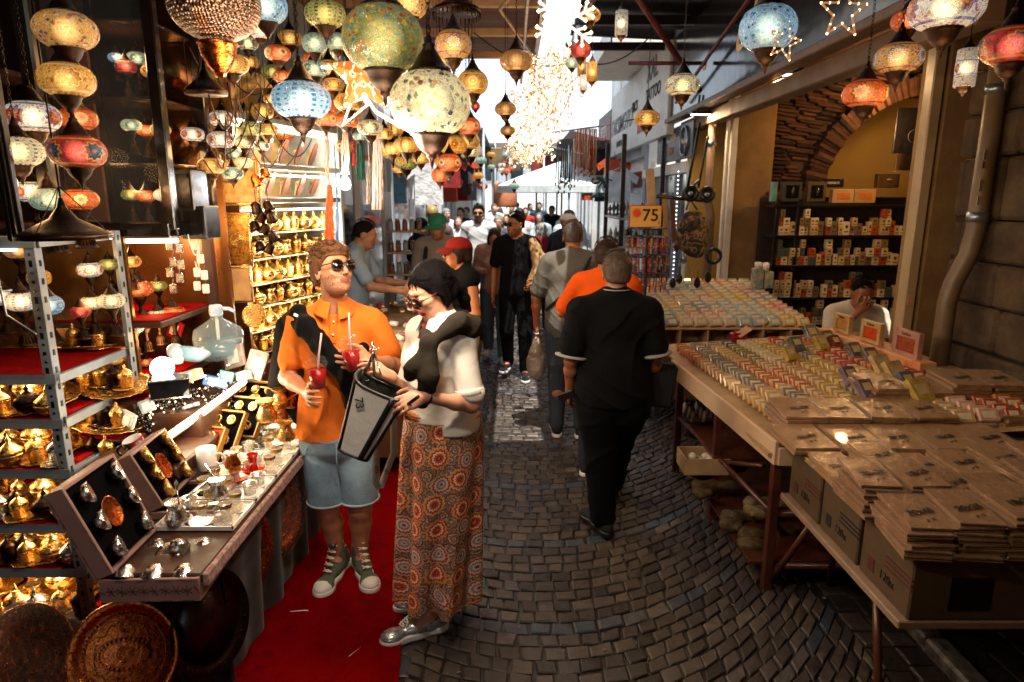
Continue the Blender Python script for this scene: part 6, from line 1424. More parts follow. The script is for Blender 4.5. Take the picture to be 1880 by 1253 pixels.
def goldshelf():
 A=Vector((-1.62,4.05,0));B=Vector((-1.30,5.0,0)); d=(B-A).normalized(); n=Vector((d.y,-d.x,0)) # towards street
 r=root('bright_shop_shelves','brightly lit mirrored shop shelves of slippers and gold ware left of the man','shelves',tuple(A))
 M=lambda s,o,z: A+d*s+n*o+Vector((0,0,z)); L=(B-A).length
 th=math.atan2(d.y,d.x)
 def slab(s0,s1,o,z,dp,hh,mt,nm):
  c=M((s0+s1)/2,o,z); return MB().rbox(tuple(c),(s1-s0,dp,hh),.004,rot=(0,0,th)).build(nm,mt,r,world=True)
 cream=mat('lit cream panel','#cfa868',.35,vs=3,var=.2)
 slab(-.05,L+.05,-.42,1.4,.02,2.8,mat('gold mirror panel','#c9a870',.12,metal=.7,vs=3,var=.25,bs=8,bump=.3),'mirror_back')
 for z in (2.42,2.14,1.93): slab(-.02,L+.02,-.2,z,.42,.02,WHITE_P,'shelf_board'); slab(-.02,L+.02,.012,z,.012,.035,STEEL,'shelf_edge')
 for z in (1.72,1.56,1.40,1.25,1.1,.95): slab(-.02,L+.02,-.22+.0*(z),z,.36,.01,mat('glass shelf','#c9b486',.1),'shelf_board')
 slab(L,L+.03,-.2,1.4,.45,2.7,GREY_P,'side_panel')
 slab(-.02,L+.02,-.2,.45,.42,.9,mat('red lower panel','#5a0d0a',.7),'lower_panel')
 for z in (2.40,2.12,1.9): slab(0,L,-.03,z-.03,.02,.012,glow('shelf strip','#fff0cc',7),'strip_light')
 for s in (.15,.5,.85):
  for z in (2.3,2.03,1.75,1.45,1.15): EXTRA_LIGHTS.append((tuple(M(s,-.03,z)),2.6,(1,.82,.56)))  # point lights added along the shelves to give the goldware reflections
 random.seed(11)
 SL=[mat('slipper '+c,c,.6,vs=30,var=.4) for c in('#a98a6a','#c9a26a','#7d6a5a','#b5b0a8')]
 for row,z in enumerate((2.16,1.945)):
  for k in range(6):
   s=.08+k*.165; c=M(s,-.12,z+.09); o=root('slipper',f'{ORD[k]} embroidered slipper from the left on the {["upper","lower"][row]} slipper shelf','slipper',tuple(c),th,'slippers on the lit shelves')
   o.rotation_euler=(R(-58),R(-14),th)
   foot=[(.036*math.sin(a)*(1.0 if math.cos(a)>0 else .8),.095*math.cos(a)) for a in [i*math.pi/10 for i in range(20)]]
   MB().poly(foot,.012).build('sole',W_brown,o); MB().grid(lambda u,v:(.04*math.cos(math.pi*u)*(1-.25*v),.0+.085*v,.012+.035*math.sin(math.pi*u)*(1-.55*v)),10,5).build('vamp',SL[(k+row)%4],o); MB().poly([(x*.8,y*.85) for x,y in foot],.004,M=Matrix.Translation((0,0,.013))).build('insole',SL[(k+row+2)%4],o)
 gd=('cup','bowl','pot')
 for row,z in enumerate((1.725,1.565,1.405,1.255,1.105,.955)):
  for k in range(9):
   for dep in range(2):
    s=.06+k*.108+random.uniform(-.01,.01); c=M(s,-.10-.15*dep,z+.004); t=gd[(row+k+dep)%3] if row%2 else gd[(k//2+dep)%2]
    fn={'cup':lambda:p_cup(0),'bowl':lambda:p_bowl(0),'pot':lambda:p_pot(0)}[t]
    nm={'cup':'lidded gold coffee cup','bowl':'gold sugar bowl','pot':'gold coffee pot'}[t]
    place((t,0),fn,tuple(c),k*.9,f'{nm} on the {ORD[row]} glass shelf below the slippers',f'{nm}s on the {ORD[row]} glass shelf below the slippers',scale=1.2)
 return M,th
GM,GTH=goldshelf()
def panels():
 pm=mat('pierced gold panel','#c7882f',.3,metal=.6,vs=50,c2='#5a3510',var=.5,bs=60,bump=.8); on=mat('amber onyx slab','#d8a868',.3,vs=5,c2='#6a3414',bs=20,emis=.12)
 wl=root('gold_wall','amber panelled wall behind the water bottle','wall',(-1.8,4.2,0)); MB().box((-2.02,4.05,1.3),(.74,.03,2.6)).build('panelling',mat('amber lit panelling','#5f3d18',.35,metal=.3,vs=2,var=.5),wl,world=True)
 for i,(px,py,w_,h_,mt,lb) in enumerate([(398,455,.17,.24,pm,'gold pierced metal platter panel hung left of the onyx platter'),(438,440,.15,.32,pm,'tall oval gold platter hung beside the pierced panels'),(398,525,.17,.18,pm,'lower gold pierced panel above the water bottle'),(440,522,.15,.22,on,'veined amber onyx slab above the water bottle'),(425,335,.32,.26,mat('cream relief board','#a9843f',.5,vs=20,var=.5,c2='#6a4a1c',bump=.9),'carved amber relief board under the small lamps')]):
  p=at(px,py,3.96-.02*i); r=root('wall_platter',lb,'platter',p,R(8));
  MB().rbox((0,0,0),(w_,.02,h_),.008).build('plate',mt,r); m=MB()
  m.tube([(-w_*.45,-.012,-h_*.46),(w_*.45,-.012,-h_*.46),(w_*.45,-.012,h_*.46),(-w_*.45,-.012,h_*.46),(-w_*.45,-.012,-h_*.46)],.006,5)
  if mt is pm:
   for a in range(5): m.torus((0,0,0),w_*.08*(a+1)*.7,.002,18,4,M=Matrix.Translation((0,-.012,0))@Matrix.Rotation(math.pi/2,4,'X'))
  m.build('raised_border',BRASS_P,r)
 EXTRA_LIGHTS.append((tuple(at(415,400,3.6)),4,(1,.7,.36)))
 rd=root('round_tray','round embossed brass tray standing behind the water bottle','tray',at(468,580,3.7)); MB().lathe([(0,0),(.06,.0),(.068,.008),(.07,.012),(.06,.004)],30,M=Matrix.Rotation(R(75),4,'X')).torus((0,0,0),.04,.003,24,4,M=Matrix.Rotation(R(75),4,'X')).build('tray_plate',BRASS_P,rd)
 for i,(px,py) in enumerate([(470,380),(492,378),(480,400),(497,397),(468,415),(486,420),(500,432),(478,452),(495,455),(470,330),(487,318)]):
  p=at(px,py,3.8); r=root('brass_bell','small dark brass cup hanging in a bunch by the shoe shelves','bell',p,i,'dark brass cups hanging in a bunch'); MB().lathe([(.034,-.03),(.03,-.02),(.024,.02),(.01,.032),(0,.034)],14,M=Matrix.Rotation(.5*(-1)**i,4,'X')).build('bell_body',BRASS_D if i<9 else COPPER,r); MB().tube([(0,0,.03),(0,0,.10)],.002,4).build('cord',BLACK_PL,r)
 for i,(px,py) in enumerate([(312,425),(312,450),(330,455),(318,480),(332,485),(312,500),(330,510),(318,530),(357,450),(368,475),(362,500),(375,505),(362,525),(378,530)]):
  p=at(px,py,3.5 if px>340 else 3.3); r=root('price_box','small white packaged trinket hanging on a peg by the onyx slab' if px>340 else 'small silver trinket hanging on pegs beside the dark post','trinket',p,0,'packaged trinkets on pegs' if px>340 else 'silver trinkets on pegs'); MB().rbox((0,0,0),(.034,.02,.05),.004).build('pack',WHITE_PL if px>340 else SILVER,r); MB().tube([(0,0,.025),(0,.01,.05)],.0015,4).build('hook',STEEL,r)
 for i,(px,py,w_,h_) in enumerate([(352,350,.10,.20),(368,408,.14,.16)]):
  simple('black_case',['black upright display case beside the glass cabinet','black speaker box mounted lower beside the glass cabinet'][i],'box',px,py,3.3,[('case',MB().rbox((0,0,0),(w_,.12,h_),.006),BLACK_M),('glass_front',MB().box((0,-.062,0),(w_*.7,.003,h_*.8)),mat('dark panel','#1a1310',.15))],rz=R(-10))
 cable([at(345,430,3.2),at(365,445,3.2),at(358,480,3.3)],.003,WHITE_PL,'white lead looping beside the cabinet light','cable',.08)
panels()
def strands(px,py0,py1,Y,w_,c,label,n=14,name='tassel',c2=None):
 a=at(px,py0,Y);b=at(px,py1,Y); r=root(name,label,'tassel',tuple(a)); m=MB(); random.seed(int(px))
 for i in range(n):
  o=Vector((random.uniform(-w_,w_),random.uniform(-w_,w_)*.6,0)); P=[a+o*.35]
  for k in range(1,7): P.append(a.lerp(b,k/6)+o*(.6+.4*k/6)+Vector((random.uniform(-.006,.006),0,0)))
  m.tube(P,w_*.22,4)
 m.build('strands',mat('yarn '+c,c,.85,vs=40,var=.3,bs=150),r,world=True); MB().lathe([(w_*.5,-.02),(w_*.7,0),(w_*.4,.02)],10,c=tuple(a)).tube([a,a+Vector((0,0,.3))],.004,4).build('tie',mat('yarn '+c,c,.85),r,world=True); return r
strands(605,345,480,4.4,.028,'#d8480c','bright orange tassel hanging beside the lit shelves',16)
strands(618,350,490,4.5,.012,'#3a6a9a','thin blue cord bunch next to the orange tassel',6)
strands(600,235,330,4.3,.016,'#a98a72','knotted tan rope hanging above the orange tassel',5,'rope')
strands(633,235,320,4.1,.024,'#b89a84','thick pinkish rope hanging to the bare bulb',7,'rope')
strands(662,255,330,4.6,.030,'#1f4a3a','dark green tassel among the ropes',18)
strands(650,262,305,4.8,.014,'#9a1410','small red tassel left of the green one',8)
strands(694,235,385,4.4,.034,'#c0a090','long fluffy pink beige rope bundle',34,'rope')
strands(678,300,375,4.7,.016,'#a99a88','thin grey rope strands between the green tassel and the beige bundle',8,'rope')
bl=root('bare_bulb','bare glowing white bulb at the end of the thick rope','bulb',at(634,338,4.1)); MB().lathe([(.012,.05),(.03,.02),(.034,-.005),(.026,-.03),(0,-.038)],16).build('bulb_glass',glow('white bulb','#eef6ff',5),bl)
EXTRA_LIGHTS.append((tuple(at(634,345,4.0)),10,(.9,.95,1)))
CREAMB=mat('cream painted board','#c9a988',.5,vs=5,var=.15)
def soapmat(c): return mat('wrapped soap '+c,c,.3,vs=22,var=.22,bs=50,bump=.3,coat=.3)
def p_soap(nm,c,w=.086,t=.021,h=.062):
 r=root(nm,'wrapped soap bar','soap'); MB().rbox((0,0,h/2),(w,t,h),.005).build('wrapped_bar',soapmat(c),r); MB().rbox((0,-t/2-.0008,h/2),(w*.6,.0016,h*.5),.0006).box((0,0,h+.0006),(w*.3,t*.5,.0012)).build('paper_label',soapmat('#e2d3b4' if c!='#e2d3b4' else '#a8502a'),r); return r
SC={'#b98f63':'peach','#c9a36d':'honey coloured','#b86a35':'orange','#857c6e':'grey','#cdbb96':'cream','#a8452c':'rust red','#d0a08a':'pink','#86804f':'olive','#b8954a':'yellow','#54505c':'dark violet'}
SK=list(SC)
def stall1():
 r=root('soap_stall','soap stall with a pale side board and dark wooden frame beside the street','stall',(1.9,3.9,0))
 sl=lambda x,y:.80+(x-1.2)*.07
 a=Vector((1.262,2.93,.755));b=Vector((1.15,4.55,.755))
 th=math.atan2(b.y-a.y,b.x-a.x); MB().rbox(tuple((a+b)/2),((b-a).length,.02,.12),.003,rot=(0,0,th)).build('side_board',CREAMB,r,world=True)
 MB().rbox((1.95,2.93,.74),(1.36,.02,.09),.003).build('front_board',CREAMB,r,world=True)
 MB().grid(lambda u,v:(1.17+1.6*u+(.10)*(1-v),2.94+2.2*v,sl(1.17+1.6*u,0)-.012),2,2).box((1.98,4.0,.74),(1.5,2.1,.02)).build('table_top',W_pale,r,world=True)
 for x,y in ((1.29,2.98),(1.23,3.7),(1.19,4.45),(2.5,2.98),(2.5,4.45)): MB().rbox((x,y,.36),(.045,.045,.72),.004).build('leg',W_brown,r,world=True)
 m=MB(); m.tube([(1.29,2.98,.13),(1.19,4.45,.13)],.02,4).tube([(1.29,2.98,.42),(1.19,4.45,.42)],.02,4).tube([(1.29,2.98,.42),(2.5,2.98,.42)],.02,4).tube([(1.29,2.98,.13),(2.5,2.98,.13)],.02,4).tube([(1.27,3.1,.62),(1.22,4.3,.16)],.014,4); m.build('stretcher',W_brown,r,world=True)
 MB().rbox((1.75,3.72,.14),(1.1,1.45,.02),.003).rbox((1.75,4.05,.43),(1.1,.8,.02),.003).build('lower_shelf',W_brown,r,world=True)
 random.seed(21); protos={}
 for i in range(11):
  seg=None
  for j in range(27):
   if seg is None or j%random.choice([5,7,9])==0: seg=random.choice(SK[:4] if i<3 else SK)
   x=1.285+.117*i+(.11)*(1-(j/27))+.0; y=3.03+.069*j+random.uniform(-.004,.004)
   if j<2+i*.15: pass
   if seg not in protos: protos[seg]=p_soap('soap_bar',seg); o=protos[seg]; o.location=(x,y,sl(x,y))
   else: o=copy_tree(protos[seg],loc=(x,y,sl(x,y)))
   o.rotation_euler=(R(-38),random.uniform(-.05,.05),random.uniform(-.06,.06)); s=random.choice([1,1,1.1]); o.scale=(s*(1.1 if i%3 else .9),1.2,s)
   row='row along the side board' if i==0 else f'{ORD[i]} row from the side board'
   o['label']=f'{SC[seg]} soap bar, {row}, near stall'; o['group']=f'{SC[seg]} soap bars, {row}'
 cols={'grey':'#63656a','silver':'#b9c4cc','yellow':'#b59a4a','brown':'#6a2f16','foil':'#8f8f90','cream':'#b99c68','violet':'#6a5a6a'}
 for k,(px,py,c,w_,lb) in enumerate([(1490,612,'silver',.11,'silvery packet leaning at the back of the near soap stall'),(1520,622,'grey',.10,'dark grey packet next to the silvery one'),(1462,632,'grey',.09,'grey soap box in front of the silvery packet'),(1508,630,'yellow',.09,'mustard soap box printed with symbols'),(1533,628,'brown',.08,'brown upright soap box beside the mustard one'),(1570,645,'foil',.10,'crumpled foil packet left of the slanted display ledge'),(1600,655,'foil',.10,'second foil packet beside the crumpled one'),(1620,672,'cream',.12,'cream long soap box with round holes, left of two'),(1645,685,'cream',.12,'cream long soap box with round holes, right of two'),(1560,690,'violet',.09,'violet soap box in the middle of the stall'),(1590,715,'violet',.09,'blue violet soap box above the envelope stacks'),(1665,700,'grey',.09,'grey and cream soap box near the large envelopes'),(1690,720,'yellow',.12,'yellow floral soap box near the large envelopes'),(1450,650,'yellow',.08,'small gold soap box leaning near the silvery packet')]):
  p=atz(px,py,.95); simple('soap_box',lb,'soap box',px,py,p.y,[('box_body',MB().rbox((0,0,0),(w_,.035,w_*1.25),.003),mat('soap carton '+c,cols[c],.3 if c not in('foil','silver') else .2,metal=.8 if c in('foil','silver') else 0,vs=20,var=.35,bs=25,bump=.8)),('label_panel',MB().rbox((0,-.019,.01),(w_*.6,.002,w_*.5),.0005),mat('label cream','#c2a878',.5))],rz=.2,rot=(R(-42),0,R(18)))
 r2=root('display_ledge','slanted patterned ledge carrying three framed soap gift boxes','ledge',tuple(at(1600,640,4.15)))
 pat=mat('orange blossom card','#c9a672',.5,vs=14,c2='#d06a34',var=.4)
 a=atz(1515,598,1.0);b=atz(1705,668,.98); d=(b-a); th=math.atan2(d.y,d.x); MB().rbox(tuple((a+b)/2-Vector((0,0,.03))),(d.length,.11,.05),.004,rot=(0,0,th)).build('ledge_body',pat,r2,world=True)
 for k,(u,c,lb) in enumerate([(.2,'#b9833f','cream framed gift box with tan and grey soaps, leftmost on the slanted ledge'),(.5,'#c9461a','cream framed gift box with an orange soap in the middle of the slanted ledge'),(.82,'#9a4a28','pink framed gift box with ridged brown soap at the near end of the ledge')]):
  q=a.lerp(b,u); o=root('gift_soap_box',lb,'gift box',tuple(q+Vector((0,0,.0))),th,None); w_,h_=.185+.02*k,.13+.015*k
  m=MB().rbox((0,0,h_*.08),(w_,.035,h_*.16),.002).rbox((0,0,h_*.86),(w_,.035,h_*.28),.002).rbox((-w_*.43,0,h_*.45),(w_*.14,.035,h_*.6),.002).rbox((w_*.43,0,h_*.45),(w_*.14,.035,h_*.6),.002)
  m.build('carton',mat(['cream carton','cream carton','pink carton'][k],['#c2a070','#c2a070','#b98672'][k],.5,vs=14,c2=['#a8803f','#c96a3a','#9a6a5a'][k],var=.3),o); MB().rbox((0,.004,h_*.45),(w_*.72,.02,h_*.58),.006).box((0,-.007,h_*.52),(w_*.7,.004,.008)).build('soap',soapmat(c),o)
  text('Forlove','lettering',.026,mat('brown print','#5a2f18',.6),o,basisM((0,-.019,h_*.86),(1,0,0),(0,0,1),(0,-1,0)),depth=.0008,bold=.0004)
 simple('soap_basket','small wooden crate of white soaps under the near soap stall','crate',1290,845,3.75,[('crate_body',MB().box((0,0,-.05),(.26,.2,.01)).box((0,-.1,0),(.26,.008,.1)).box((-.13,0,0),(.008,.2,.1)).box((.13,0,0),(.008,.2,.1)).box((0,.1,0),(.26,.008,.1)),W_pale)])
 for k in range(7): p=at(1272+k*8,838+(k%3)*5,3.72+.03*(k%2)); s_=root('soap_ball','round white soap in the wooden crate under the stall','soap',p,0,'round soaps in the crate under the stall'); MB().lathe([(.028*math.cos(t),.024*math.sin(t)) for t in [(-90+22.5*i)*math.pi/180 for i in range(9)]],12).build('soap_body',soapmat('#b9aa92'),s_)
 for k,(px,py,Y,c,sz,lb) in enumerate([(1290,905,3.55,'#4a3816',.09,'yellow cloth bundle on the lower shelf of the near soap stall'),(1345,965,3.3,'#44351e',.10,'tan folded sack on the lower shelf of the near soap stall'),(1380,1000,3.15,'#4e3b18',.11,'large yellow sack end at the foot of the near soap stall'),(1290,870,3.8,'#44413e',.10,'clear bag of goods behind the yellow bundle'),(1390,940,3.2,'#6a583c',.1,'folded paper sheaf inside the stall frame')]):
  p=at(px,py,Y); rt=root('cloth_bundle',lb,'bundle',p); surf('bundle_body',[('e',np.array(p),(sz*.62,sz*.5,sz*.36)),('e',np.array(p)+V3(-sz*.3,0,sz*.1),(sz*.4,sz*.36,sz*.3)),('c',np.array(p)+V3(0,.1,0),np.array(p)+V3(.3,.15,-.02),sz*.4,sz*.3)],.012,[mat('bundle '+c,c,.7,vs=8,var=.3,bs=14,bump=.8,bd=.02)],rt,disp=lambda X,Y,Z:.007*np.sin(60*X+30*Z+8*np.sin(20*Y)))
 simple('plastic_tub','dark plastic tub of hanging trinkets under the far end of the stall','tub',1285,780,4.3,[('tub_body',MB().lathe([(.08,-.08),(.12,.06),(.125,.07),(.115,.065),(.07,-.07),(0,-.07)],20),mat('dark tub','#2a2622',.4))])
 for k in range(10): p=at(1258+k*7,745+8*(k%3),4.15); o=root('bottle','small dark capped bottle in a row under the side board of the soap stall','bottle',p,0,'small bottles under the side board'); MB().lathe([(.014,-.05),(.016,.01),(.008,.02),(.008,.03)],8).build('glass',mat('pale bottle','#8a8272',.3),o); MB().lathe([(.01,.03),(.012,.05),(0,.055)],8).build('stopper',BLACK_PL,o)
stall1()
def stall2():
 r=root('envelope_stall','trestle stall of cardboard boxes covered with clear bagged envelopes at the right','stall',(2,2.4,0))
 MB().rbox((2.0,2.42,.55),(1.42,.98,.03),.004).build('board',mat('pale board edge','#8a6f55',.6),r,world=True)
 for x0,y0,x1,y1 in ((1.40,2.75,1.30,3.0),(1.42,2.3,1.36,2.05),(2.5,2.75,2.55,3.0),(1.5,2.75,1.62,3.0)): MB().tube([(x0,y0,.53),(x1,y1,0)],.016,5).build('leg',W_brown,r,world=True)
 cb=KRAFT
 nm=['nearest','middle','farthest']
 for k,(yc,wd) in enumerate([(2.09,.31),(2.42,.30),(2.74,.30)]):
  o=root('cardboard_box',f'{nm[k]} printed cardboard box in the row under the bagged envelopes','box',(1.52,yc,.565),0,'cardboard boxes under the envelopes')
  MB().rbox((0,0,.115),(.40,wd,.23),.006).build('box_body',[cb][0],o); m=MB()
  for q in range(3): m.box((-.2015,-.08+.0*q,.15-.018*q),(.002,wd*.5,.007))
  m.box((-.2015,.08,.07),(.002,.04,.05)).build('printed_marks',mat('dark red print','#4a1a10',.7) if k!=1 else BLACK_CL,o)
  text('FRAGILE' if False else '120x','lettering',.045,BLACK_CL,o,basisM((-.202,-.02,.07),(0,-1,0),(0,0,1),(-1,0,0)),depth=.001)
  if k==0: MB().box((0,-.156,.10),(.14,.002,.12)).build('black_label',BLACK_PL,o)
 for k in range(3):
  o=root('cardboard_box',f'cardboard box at the near edge of the right stall, {ORD[k]} beyond the corner box','box',(1.93+.41*k,2.09,.565),0,'cardboard boxes at the near edge'); MB().rbox((0,0,.115),(.40,.31,.23),.006).build('box_body',cb,o); MB().box((.0,-.1565,.12),(.1,.002,.08)).build('label_panel',WHITE_P,o)
 MB().rbox((2.05,2.55,.70),(1.25,.9,.24),.01).build('inner_boxes',cb,r,world=True)
 pap=mat('bagged paper','#8a6648',.22,vs=6,var=.16,bs=16,bump=.9,bd=.012,coat=.2); pap2=mat('bagged cream paper','#9c7852',.2,vs=6,var=.16,bs=14,bump=.9,bd=.012,coat=.2)
 ink=mat('black marker','#0a0a0a',.5)
 def proto_packet(w_,d_,t_,mt,nm='envelope_packet'):
  o=root(nm,'x','envelope packet'); m=MB()
  for q in range(4): m.rbox((random.uniform(-.002,.002),random.uniform(-.003,.003),t_*(q+.5)/4),(w_-random.uniform(0,.005),d_-random.uniform(0,.006),t_/4-.0008),.0012)
  m.build('paper_sheaf',mt,o); MB().grid(lambda u,v:((u-.5)*(w_+.012),(v-.5)*(d_+.014),t_+.0015+.0022*mnoise.noise((u*7,v*9,w_*90))),10,12).build('clear_sleeve',CLEAR,o); return o
 P=[proto_packet(.148,.235,.017,pap),proto_packet(.148,.235,.014,pap2),proto_packet(.20,.28,.018,pap2)]
 uses=[0,0,0]; sizes=['30x45','20x25','18x25','22x30','25x35','35x45','15x20','20x30','18x25','12x18','40x50']
 random.seed(4); n=0
 rows=[(2.03,1.36,.158,7,0,(5,8),.80),(2.29,1.34,.158,7,0,(4,7),.81),(2.55,1.36,.17,7,1,(3,6),.815),(2.84,1.34,.21,5,2,(2,4),.84),(3.13,1.42,.21,6,2,(2,4),.845),(3.42,2.0,.21,4,2,(3,5),.86)]
 for ri,(y,x0,dx,nx,pi_,(a,b),z0) in enumerate(rows):
  for c in range(nx):
   k=random.randint(a,b); base=z0; xx=x0+dx*c+random.uniform(-.01,.01)
   if ri==5: base=.90
   for q in range(k):
    pp=P[pi_]; t_=(.018,.015,.019)[pi_]
    loc=(xx+random.uniform(-.012,.012)+.003*q,y+random.uniform(-.008,.008)+.004*q,base+q*t_)
    if uses[pi_]==0: o=pp; o.location=loc; uses[pi_]=1
    else: o=copy_tree(pp,loc=loc)
    o.rotation_euler=(R(1.5)*(0 if q<k-1 else 1)+.02,random.uniform(-.015,.015),random.uniform(-.09,.09)-.04)
    top=q==k-1
    rn=['row at the near edge','second row from the near edge','third row from the near edge','fourth row from the near edge','row beside the soaps','farthest row by the stone wall'][ri]
    o['group']=f'bagged envelope packets in the {rn}'
    if top:
     o['label']=f'bagged envelope packet topping the {ORD[c]} stack from the street, {rn}'
     text(sizes[n%11],'handwriting',.042,ink,o,basisM((.0,-.02,t_+.004),(.94,.30,0),(-.30,.94,0),(0,0,1)),depth=.0006,bold=.0012,shear=.2)
     text('gr '+str(10+n%7*5),'handwriting',.018,ink,o,basisM((.01,-.07,t_+.004),(.94,.30,0),(-.30,.94,0),(0,0,1)),depth=.0006,shear=.2); n+=1
    else: o['label']=f'bagged packet under the top, {ORD[c]} stack from the street, {rn}'
stall2()
def stall3():
 r=root('far_soap_stall','second soap stall of pastel soaps with wooden pigeonholes in front','stall',(1.9,6.3,0))
 m=MB().rbox((1.93,6.5,.66),(1.45,1.9,.03),.004); m.build('table_top',W_pale,r,world=True)
 MB().rbox((1.93,5.56,.42),(1.45,.02,.45),.004).rbox((1.21,6.5,.42),(.02,1.9,.45),.004).build('front_board',mat('dull olive board','#6d5636',.7),r,world=True)
 m=MB();
 for k in range(7): m.rbox((1.22+.24*k,5.68,.75),(.015,.28,.17),.002)
 m.rbox((1.94,5.68,.835),(1.46,.28,.014),.002).rbox((1.94,5.82,.75),(1.46,.014,.17),.002); m.build('pigeonholes',W_pale,r,world=True)
 cs={'#9fb2b4':'pale blue','#c9c2b0':'white','#c98a78':'pink','#c9a860':'honey','#b4bfa8':'pale green','#8f9498':'grey','#c7b49a':'cream','#b8341f':'red'}; ks=list(cs); protos={}
 random.seed(9)
 for i in range(11):
  for j in range(14):
   c=ks[(j//3*3+i//3*2+ (i*j)%2)%7] if j>1 else ks[[7,5,6,6,6,1,0,0,0,3,3][i]]
   x=1.27+.128*i; y=5.60+.118*j; z=.85+.012*j
   if c not in protos: protos[c]=p_soap('pastel_soap',c,.10,.026,.07); o=protos[c]; o.location=(x,y,z)
   else: o=copy_tree(protos[c],loc=(x,y,z))
   o.rotation_euler=(R(-30),0,random.uniform(.1,.35)); o.scale=(1.15,1.6,1.1)
   o['label']=f'{cs[c]} soap bar, {ORD[i]} row from the street on the farther soap stall'; o['group']=f'{cs[c]} soaps in the {ORD[i]} row of the farther stall'
 simple('jar_rack','decorated paper jar rack standing on the farther soap stall','rack',1390,510,6.7,[('rack_body',MB().rbox((0,0,0),(.10,.1,.2),.006).rbox((.11,0,-.02),(.09,.09,.17),.006),mat('striped pack','#b9a888',.5,vs=16,c2='#3a6a70',var=.4)),('top_rolls',MB().lathe([(.035,.1),(.035,.16),(0,.165)],12,c=(0,0,0)).lathe([(.035,.07),(.035,.15),(0,.16)],12,c=(.08,0,0)),WHITE_P)])
 simple('tape_roll','roll of brown tape in a pigeonhole of the farther soap stall','tape',1410,600,5.6,[('roll',MB().torus((0,0,0),.04,.018,20,8,M=Matrix.Rotation(math.pi/2,4,'X')),mat('brown tape','#a97a4a',.3))])
 simple('red_jar','red lidded jar cluster at the far corner of the near soap stall','jar',1355,622,4.9,[('jar_body',MB().rbox((0,0,0),(.11,.08,.10),.01),mat('red jar','#9c1020',.25)),('paper_flap',MB().box((.03,-.02,.06),(.12,.07,.004),rot=(.3,-.5,.3)),mat('tan flap','#b98a68',.6))])
 for i,(px,py,c) in enumerate([(1265,672,'#a88a5a'),(1210,655,'#8a7a5a')]): pass
stall3()
